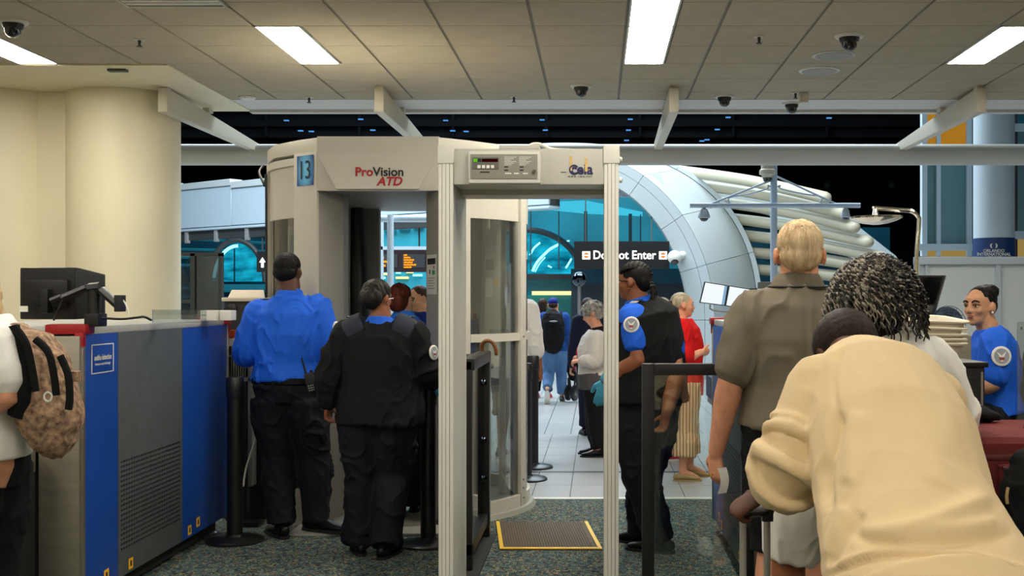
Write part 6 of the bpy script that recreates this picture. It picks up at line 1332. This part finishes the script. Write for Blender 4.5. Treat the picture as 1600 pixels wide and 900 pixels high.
for k_, v_ in LS.items(): t15.strands('curls', k_, v_, .0044, .0026, 4, parent=t15.hairo)
# ---- person in beige sweatshirt bending over a suitcase
D14 = 3.1
t14 = Person('bending traveller in a beige sweatshirt gripping a suitcase handle', 1455, D14, 1.72, yaw=-14, girth=1.15, skin='skin_dark', voxel=.008, pitch=-50, hyaw=-14, hh=.25)
t14.set(pelvis=(1458, 912, -.28), waist=(1416, 796, -.10), chest=(1396, 690, .10), upper=(1364, 610, .30), neckb=(1335, 570, .42), necktop=(1325, 552, .50), head=(1322, 552, .58), sho_l=(1282, 606, .26), sho_r=(1456, 628, .32), elb_l=(1236, 732, .14), wri_l=(1194, 772, .26), elb_r=(1480, 760, .45), wri_r=(1400, 820, .6),
        hip_l=(1420, 930, -.26), hip_r=(1520, 925, -.24), knee_l=(1420, 1150, -.05), knee_r=(1520, 1150, -.02), ankle_l=(1420, 1300, -.2), ankle_r=(1530, 1300, -.18), toe_l=(1400, 1330, .1), toe_r=(1510, 1330, .1))
t14.J['hdir_l'] = Vector((-.75, .2, -.45)); t14.J['palm_l'] = Vector((-.2, .5, -.9)); t14.twid.update(pelvis=(.118, .085), waist=(.098, .08), chest=(.102, .082), upper=(.092, .070), crotch=(.112, .085))
t14.body(curl=(62, 40), voxel=.0065)
def folds(mb):
    J = t14.J; a, b2, c = J['sho_l'], J['elb_l'], J['wri_l']
    for t, rad_, th, tilt in ((.55, .098, .010, .5), (.74, .102, .014, .35), (.90, .106, .017, -.2), (1.06, .106, .018, .25), (1.24, .102, .016, -.15), (1.46, .092, .015, .2)):
        p = a.lerp(b2, t) if t <= 1 else b2.lerp(c, t - 1); ax = ((b2 - a) if t < .9 else (c - b2) if t > 1.1 else (c - a)).normalized(); u = ax.orthogonal().normalized(); v = ax.cross(u)
        mb.tube([p + (u * math.cos(R(q)) + v * math.sin(R(q))) * rad_ + ax * tilt * .05 * math.sin(R(q) + t * 5) for q in range(0, 361, 18)], th, 8)
sw_ = t14.top('sweatshirt', 'sweat_beige', (0, 1.55), e=.038, wr=.003, hem=1.02, sl_e=.034, extra=folds, voxel=.008, smooth=6, wf=(6, 6, 5))
crease(sw_, [([(1318, 545), (1302, 590), (1308, 640), (1312, 660)], -.007, 5), ([(1314, 640), (1304, 690), (1290, 740), (1294, 800)], -.022, 10), ([(1340, 640), (1332, 700), (1325, 760)], .010, 16),
             ([(1548, 775), (1500, 795), (1430, 822), (1340, 838)], .016, 14), ([(1585, 836), (1530, 842), (1460, 850), (1370, 846), (1330, 830)], -.016, 10), ([(1560, 815), (1510, 822), (1450, 832)], .010, 10), ([(1350, 800), (1320, 840), (1296, 885)], -.012, 9), ([(1322, 790), (1305, 830), (1290, 870)], .010, 10),
             ([(1500, 640), (1470, 700), (1455, 760)], .006, 26), ([(1400, 610), (1385, 690), (1372, 770)], -.005, 24), ([(1260, 600), (1240, 650), (1232, 690)], .006, 14), ([(1280, 905), (1350, 876), (1430, 866), (1520, 876), (1620, 905)], -.016, 5), ([(1280, 896), (1350, 867), (1430, 857), (1520, 867), (1620, 896)], .008, 6)])
mb = MB(); pts, rad = t14.spine(.046); d_ = (pts[1] - pts[2]).normalized(); mb.tube([pts[1] + d_ * .075, pts[1] + d_ * .17], [tuple(q * 1.0 for q in rad[1]), tuple(q * .94 for q in rad[0])], 24, side=t14.J['sho_r'] - t14.J['sho_l']); remesh(mb, 'hem_band', 'sweat_beige', t14.root, .008, 3)
t14.trousers('trousers', 'navy_cloth', e=.02, t1=1.9); t14.shoes('leather_black'); t14.hair('hair_crop', [((0, -.08, .10), (.41, .47, .43))], wr=.002, wf=(160, 160, 160))
MB().tube([P(1164, 797, D14 + .27) + Vector((.012 * math.cos(R(a)), .006 * math.sin(R(a)), .010 * math.sin(R(a)))) for a in range(0, 361, 30)], .0028, 6).build('ring', 'gold', t14.root)
# ---- seated officer with a bun
o16 = Person('seated officer with a black hair bun in a royal blue uniform shirt', 1545, 6.35, 1.66, yaw=-108, girth=1.02, depth=1.1, skin='skin_olive', hyaw=-127, voxel=.0075)
o16.set(head=(1531, 479, 0), necktop=(1540, 504, 0), neckb=(1548, 522, 0), upper=(1552, 540, 0), chest=(1552, 570, 0), waist=(1552, 610, 0), pelvis=(1555, 655, 0), sho_l=(1556, 536, -.15), sho_r=(1543, 533, .15), elb_l=(1552, 600, -.20), wri_l=(1500, 610, -.18), elb_r=(1530, 600, .2), wri_r=(1490, 610, .15), hip_l=(1550, 660, -.09), hip_r=(1550, 660, .09), knee_l=(1500, 668, -.30), knee_r=(1490, 668, -.05), ankle_l=(1505, 790, -.32), ankle_r=(1495, 790, -.06), toe_l=(1480, 800, -.45), toe_r=(1475, 800, -.2))
o16.J['ground_l'] = o16.J['ground_r'] = P(0, 808, 6.35).z
o16.body(voxel=.0062, smooth=3); o16.eyes('hair_black', look=(.0, 0)); o16.top('shirt', 'shirt_royal', (0, .78), e=.018, hem=.8, collar=.55, sl_e=.026, wr=.007); o16.trousers('trousers', 'trousers_black', rise=.4); o16.shoes()
o16.hair('hair_black', [((0, -.105, .19), (.346, .395, .340)), ((0, -.27, .02), (.29, .24, .28))], wr=.0015); o16.hair('hair_black', [((0, -.42, .36), (.22, .20, .20)), ((.06, -.38, .44), (.14, .14, .12)), ((-.08, -.46, .40), (.13, .13, .12))], wr=.005, wf=(60, 60, 60), name='hair_bun')
o16.epaulette('l', lift=.004); o16.patch(o16.J['sho_l'].lerp(o16.J['elb_l'], .30) + Vector((.0, -.096, 0)), (.02, -1, .12), .052); MB().ell(o16.hp(-.36, .0, -.15), (.007, .007, .007), seg=10, rings=8).build('earring', 'label_white', o16.root)
# ---- traveller at the left edge with a patterned backpack
t17 = Person('traveller in a white t-shirt cut by the picture edge, carrying a patterned backpack', -28, 4.4, 1.70, yaw=-82, girth=1.15, depth=1.1, skin='skin_pink', voxel=.009)
t17.set(head=(-52, 452, 0), sho_l=(-8, 540, -.18), sho_r=(-20, 535, .18), elb_l=(8, 618, -.22), wri_l=(-75, 660, -.15), chest=(-20, 580, 0), waist=(-22, 640, 0), upper=(-14, 545, 0))
t17.body(); t17.top('t_shirt', 'white_cotton', (0, .62), e=.02, hem=.84, sl_e=.03); t17.trousers('trousers', 'black_cloth', e=.026); t17.shoes(); t17.hair('hair_blond', CAP + [((0, -.44, -.12), (.2, .16, .22)), ((0, -.52, -.32), (.14, .12, .2))], wr=.012, wf=(40, 40, 12))
m = mat('pack_pattern', (182, 148, 118), .85, rgb2=(84, 60, 44), vscale=44, stretch=(1, 1, 1), bump=.6, bscale=60)
up_ = Vector((-.18, 0, 1)).normalized(); out_ = Vector((1, -.1, .18)).normalized()
bt, bb = backpack('brown patterned backpack with black zips at the left edge', P(66, 598, 4.36), Vector((.1, 1, 0)).normalized(), up_, out_, .32, .40, .20, 'pack_pattern')
for q in ([(22, 510), (40, 535), (50, 575), (56, 612)], [(55, 530), (75, 550), (84, 585), (88, 618)], [(94, 556), (106, 585), (109, 620), (107, 640)]):
    MB().tube(catmull([P(x, y, 4.36 - .17) for x, y in q], 6), [(.014, .012)] * 19, 8, side=(1, 0, 0)).build('zip', 'black_cloth', bt)
MB().tube(catmull([P(16, 512, 4.22), P(28, 560, 4.2), P(34, 610, 4.2), P(26, 650, 4.22)], 6), [(.035, .02)] * 19, 10, side=(1, 0, 0)).build('strap', 'black_cloth', bt)
MB().tube([P(75, 620, 4.18) + Vector((.014 * math.cos(R(a)), 0, .016 * math.sin(R(a)))) for a in range(0, 361, 20)], .0035, 6).build('ring', 'label_white', bt)
MB().obox(P(114, 588, 4.36), (.05, .05, .04)).build('tab', 'pack_pattern', bt, bevel=.008)
# ================================================================== RIGHT FOREGROUND: bins, luggage, operator's corner
D = 4.75
cx0, cx1, cz = P(1385, 0, D).x, P(1545, 0, D).x, P(0, 566, D).z
kc = thing('tunnel_cabinet', ((cx0 + cx1) / 2, 4.97, 0), 'black cabinet under the stack of white bins', 'cabinet')
bx('body', 'black_plastic', kc, cx0, cx1 - .012, D + .012, 5.19, 0, cz - .02, bevel=.006); bx('top', 'black_metal', kc, cx0 - .01, cx1, D, 5.2, cz - .022, cz, bevel=.006)
bx('door', 'black_metal', kc, cx0 + .03, cx1 - .05, D + .002, D + .012, .1, cz - .06, bevel=.004); bx('edge_strip', 'steel_rod', kc, cx1 - .030, cx1 - .022, D + .004, D + .012, .1, cz - .04)
def rrect(w_, h_, r, n=5):
    pts = []
    for sx, sy, a0 in ((1, 1, 0), (-1, 1, 90), (-1, -1, 180), (1, -1, 270)):
        for k in range(n): a = R(a0 + 90 * k / (n - 1)); pts.append((sx * (w_ / 2 - r) + r * math.cos(a), sy * (h_ / 2 - r) + r * math.sin(a)))
    return pts
def bin_mesh():
    mb = MB(); rings = [(.46, .36, 0), (.48, .38, .003), (.52, .40, .064), (.55, .43, .066), (.555, .435, .073), (.545, .425, .078), (.505, .385, .075), (.46, .355, .010)]
    n = 20; vs = []
    for w_, h_, z in rings: vs += [(x, y, z) for x, y in rrect(w_, h_, .06)]
    fs = [(i * n + k, i * n + (k + 1) % n, (i + 1) * n + (k + 1) % n, (i + 1) * n + k) for i in range(len(rings) - 1) for k in range(n)] + [tuple(range(n - 1, -1, -1)), tuple(range(7 * n, 8 * n))]
    return mb.add(vs, fs)
bm0 = None; xc = P(1519, 0, D).x - .275; yc = D + .225
for i, (z, tx, ty, dx, lb) in enumerate([(.001, 0, 0, 0, 'lowest white bin of the stack on the black cabinet'), (.019, 0, 0, -.002, 'second white bin from the bottom of the stack'), (.038, 0, 0, .002, 'third white bin from the bottom of the stack'),
                                        (.082, .05, .04, -.004, 'fourth white bin of the stack, tilted over the dark gap'), (.106, .045, .03, .006, 'topmost white bin of the tilted stack')]):
    if bm0 is None: o = bin_mesh().build('security_bin', 'bin_white', None, label=lb, cat='bin', group='white security bins'); bm0 = o.data
    else: o = props(link('security_bin', bm0), lb, 'bin', 'white security bins')
    o.location = (xc + dx, yc, cz + z + .0); o.rotation_euler = (tx, ty, 0)
bx('gap_plate', 'black_plastic', None, xc - .2, xc + .2, yc - .15, yc + .15, cz + .117, cz + .126, label='dark tray wedged inside the stack of white bins', cat='tray')  # black plate stands in for the shade between the bins
# operator's screen, fan, high chair and officer's corner
D = 5.9; sm = thing('operator_monitor', (P(1452, 0, D).x, D + .05, 1.372), 'black monitor tilted edge-on behind the curly-haired traveller', 'monitor')
q = [P(1405, 430, D), P(1476, 430, D - .05), P(1458, 492, D + .0), P(1392, 492, D + .05)]
MB().hull(q, [v + Vector((.02, .035, 0)) for v in q]).build('case', 'black_plastic', sm, bevel=.006); c = sum(q, Vector()) / 4; qi = [c + (v - c) * .9 + Vector((0, -.006, 0)) for v in q]; MB().hull(qi, [v + Vector((0, .004, 0)) for v in qi]).build('screen', 'dome_glass', sm)
MB().cyl((c.x, D + .04, 1.375), (c.x, D + .05, c.z), .02, 12).build('stand', 'black_metal', sm); MB().lathe((c.x, D + .04, 1.3725), [(.09, 0), (.09, .01), (.03, .02)], 20).build('foot', 'black_metal', sm)
D = 6.05; c = P(1482, 505, D); fn = thing('desk_fan', (c.x, D, 1.372), 'small desk fan with a wire cage behind the bins', 'fan')
for k in range(6): rr_ = .02 + .014 * k; MB().tube([c + Vector((rr_ * math.cos(R(a)), -.01 * (5 - k) / 5, rr_ * math.sin(R(a)))) for a in range(0, 361, 20)], .002, 5).build('cage_ring', 'mesh_blue', fn) if 'mesh_blue' in MATS or mat('mesh_blue', (60, 84, 112), .4) else None
for k in range(12): a = R(30 * k); MB().tube([c + Vector((0, -.012, 0)), c + Vector((.09 * math.cos(a), 0, .09 * math.sin(a)))], .0018, 5).build('spoke', 'mesh_blue', fn)
MB().lathe(c + Vector((0, .03, 0)), [(.085, -.004), (.085, .004)], 24, axis=(0, -1, 0)).build('backing', 'dark_panel', fn)
for k in range(3): a = R(120 * k + 20); MB().ell(c + Vector((.04 * math.cos(a), .015, .04 * math.sin(a))), (.036, .004, .026), Matrix.Rotation(-a, 3, 'Y'), 12, 8).build('blade', 'mesh_blue', fn)
MB().lathe((c.x, D + .03, 1.3725), [(.05, 0), (.05, .008), (.012, .014), (.012, c.z - 1.372 - .02)], 16).build('base', 'black_plastic', fn)
D = 6.35; ch = thing('high_chair', (P(1568, 0, D).x, D, 0), 'tall black operator chair under the seated officer', 'chair')
sx0 = P(1556, 0, D).x; sz = P(0, 655, D).z - .125
bx('seat', 'black_cloth', ch, sx0 - .24, sx0 + .22, D - .24, D + .24, sz - .07, sz, bevel=.03)
MB().hull([(sx0 + .15, D - .2, sz + .06), (sx0 + .21, D - .2, sz + .06), (sx0 + .21, D + .2, sz + .06), (sx0 + .15, D + .2, sz + .06)], [(sx0 + .21, D - .17, sz + .5), (sx0 + .25, D - .17, sz + .5), (sx0 + .25, D + .17, sz + .5), (sx0 + .21, D + .17, sz + .5)]).build('backrest', 'black_cloth', ch, bevel=.02)
MB().tube([(sx0 + .1, D, sz - .05), (sx0 + .22, D, sz - .03), (sx0 + .235, D, sz + .25)], .022, 10).build('back_arm', 'black_metal', ch); MB().cyl((sx0, D, .06), (sx0, D, sz - .06), .03, 14).build('post', 'steel_rod', ch)
MB().tube([(sx0 + .2 * math.cos(R(a)), D + .2 * math.sin(R(a)), .30) for a in range(0, 361, 15)], .012, 8).build('foot_ring', 'steel_rod', ch)
for k in range(5): a = R(72 * k + 10); MB().tube([(sx0, D, .08), (sx0 + .29 * math.cos(a), D + .29 * math.sin(a), .05)], [.026, .016], 8).build('leg', 'black_plastic', ch); MB().lathe((sx0 + .29 * math.cos(a), D + .29 * math.sin(a), .0), [(.02, 0), (.024, .02), (.02, .045)], 12).build('caster', 'black_plastic', ch)
D = 7.3; rc = thing('red_cart', (P(1600, 0, D).x, D, 0), 'red tubular cart frame beyond the seated officer', 'cart')
MB().tube(catmull([P(1566, 590, D), P(1577, 612, D), P(1583, 640, D), P(1582, 668, D), P(1576, 700, D)], 6), .034, 12, round_cap=True).build('frame_tube', 'cart_red', rc) if mat('cart_red', (196, 22, 24), .35) else None
MB().tube(catmull([P(1566, 590, D + .5), P(1577, 612, D + .5), P(1583, 640, D + .5), P(1582, 700, D + .5)], 6), .03, 12, round_cap=True).build('frame_tube', 'cart_red', rc)
MB().tube([P(1580, 616, D), P(1660, 616, D)], .026, 10).build('crossbar', 'cart_red', rc); MB().tube([P(1582, 655, D), P(1660, 655, D)], .026, 10).build('crossbar', 'cart_red', rc)
pxbox('deck', 'xray_top', rc, 1580, 1680, 588, 602, D, .5, bevel=.01); pxbox('deck_edge', 'yellow_sticker', rc, 1582, 1680, 630, 640, D, .45)
for x in (1585, 1660):
    for dd in (.03, .45): MB().cyl((P(x, 0, D).x, D + dd, .0), (P(x, 0, D).x, D + dd, P(0, 600, D).z), .018, 10).build('leg', 'steel_rod', rc)
ac = thing('acrylic_divider', (P(1610, 0, 5.4).x, 5.4, 0), 'clear acrylic panel at the right picture edge', 'divider'); pxbox('sheet', 'acrylic', ac, 1590, 1700, 503, 900, 5.4, .01); bx('foot', 'steel_rod', ac, P(1590, 0, 5.4).x, P(1700, 0, 5.4).x, 5.37, 5.44, 0, .24); MB().lathe(P(1596, 513, 5.395), [(.006, 0), (.004, .005)], 10, axis=(0, -1, 0)).build('bolt', 'chrome', ac)
# loading table with the maroon suitcase and a black bag
lt = thing('loading_table', (1.62, 4.0, 0), 'stainless loading table carrying the maroon suitcase', 'table')
bx('top', 'stainless', lt, 1.17, 2.1, 3.38, 4.62, .66, .70, bevel=.008)
for x in (1.2, 2.03):
    for y in (3.42, 4.54): bx('leg', 'stainless', lt, x, x + .045, y, y + .045, 0, .66)
bx('shelf', 'dark_grey', lt, 1.2, 2.07, 3.42, 4.58, .18, .21)
mat('maroon_fabric', (104, 40, 40), .8, var=.10, vscale=30, bump=.4, bscale=500, spec=.2); mat('maroon_trim', (84, 28, 32), .6)
su = thing('maroon_suitcase', (1.6, 4.1, .70), 'maroon fabric suitcase lying on the loading table', 'suitcase')
bx('shell', 'maroon_fabric', su, 1.22, 2.02, 3.82, 4.42, .702, 1.05, bevel=.05, seg=3)
for z in (.80, .985): MB().tube([(1.26, 3.822, z), (1.98, 3.822, z)], [(.008, .012)] * 2, 8, side=(0, 1, 0)).build('piping', 'maroon_trim', su)
bx('pocket', 'maroon_fabric', su, 1.30, 1.98, 3.785, 3.83, .84, .965, bevel=.02); MB().tube(catmull([(1.31, 3.783, .955), (1.5, 3.778, .950), (1.75, 3.778, .93), (1.98, 3.783, .90)], 5), .006, 8).build('zip', 'maroon_trim', su); MB().tube(catmull([(1.31, 3.786, .90), (1.55, 3.776, .885), (1.98, 3.783, .85)], 5), .005, 8).build('zip', 'maroon_trim', su)
MB().tube(catmull([(1.5, 4.1, 1.045), (1.53, 4.1, 1.075), (1.67, 4.1, 1.075), (1.7, 4.1, 1.045)], 5), .012, 8).build('handle', 'maroon_trim', su)
mb = MB(); mb.tube([P(1616, 812, 3.6), P(1610, 760, 3.6), P(1612, 730, 3.6)], [(.11, .08), (.095, .075), (.06, .05)], 14, side=(1, 0, 0), round_cap=True); bg = thing('black_bag', (P(1612, 0, 3.6).x, 3.6, .70), 'soft black bag in front of the maroon suitcase', 'bag'); remesh(mb, 'pouch', 'black_cloth', bg, .008, 2, wr=.01, wf=(14, 14, 14))
MB().tube(catmull([P(1575, 762, 3.55), P(1573, 775, 3.54), P(1574, 787, 3.54)], 5), .005, 6).build('zip_pull', 'tan_leather', bg)
mb = MB(); mb.tube([P(1500, 640, 4.3), P(1535, 646, 4.3), P(1555, 650, 4.3)], [(.05, .02), (.07, .03), (.03, .015)], 12, side=(0, 1, 0), round_cap=True); remesh(mb, 'bag', 'black_cloth', thing('flat_pouch', (P(1530, 0, 4.3).x, 4.3, 1.05), 'flat black pouch lying on the maroon suitcase', 'pouch'), .008, 2, wr=.006, wf=(20, 20, 20))
# rolling suitcase gripped by the bending traveller
rs = thing('rolling_suitcase', (P(1180, 0, 3.45).x, 3.45, 0), 'dark rolling suitcase with its silver handle pulled out', 'suitcase')
ba, bb_ = P(1161, 798, 3.43), P(1198.5, 801, 3.57)
for b0 in (ba, bb_):
    MB().tube([(b0.x, b0.y, .5), (b0.x, b0.y, b0.z - .01)], [(.0105, .008)] * 2, 8, side=(1, 0, 0)).build('handle_rail', 'handle_silver', rs) if 'handle_silver' in MATS or mat('handle_silver', (176, 172, 164), .35, metal=.6) else None
MB().tube([ba + Vector((-.008, -.03, 0)), bb_ + Vector((.008, .03, 0))], [(.020, .016)] * 2, 10, round_cap=True).build('grip', 'black_plastic', rs); bx('grip_end', 'black_plastic', rs, bb_.x - .017, bb_.x + .017, bb_.y - .02, bb_.y + .02, bb_.z - .025, bb_.z + .022, bevel=.006)
yc = (ba.y + bb_.y) / 2; xm = (ba.x + bb_.x) / 2
bx('shell', 'navy_cloth', rs, xm - .06, xm + .17, yc - .19, yc + .19, .05, .54, bevel=.03, seg=3); bx('pocket', 'navy_cloth', rs, xm + .15, xm + .19, yc - .15, yc + .15, .12, .44, bevel=.015)
for x in (xm - .03, xm + .13):
    for y in (yc - .15, yc + .15): MB().lathe((x, y, .028), [(.028, -.012), (.028, .012)], 14, axis=(1, 0, 0)).build('wheel', 'black_plastic', rs)
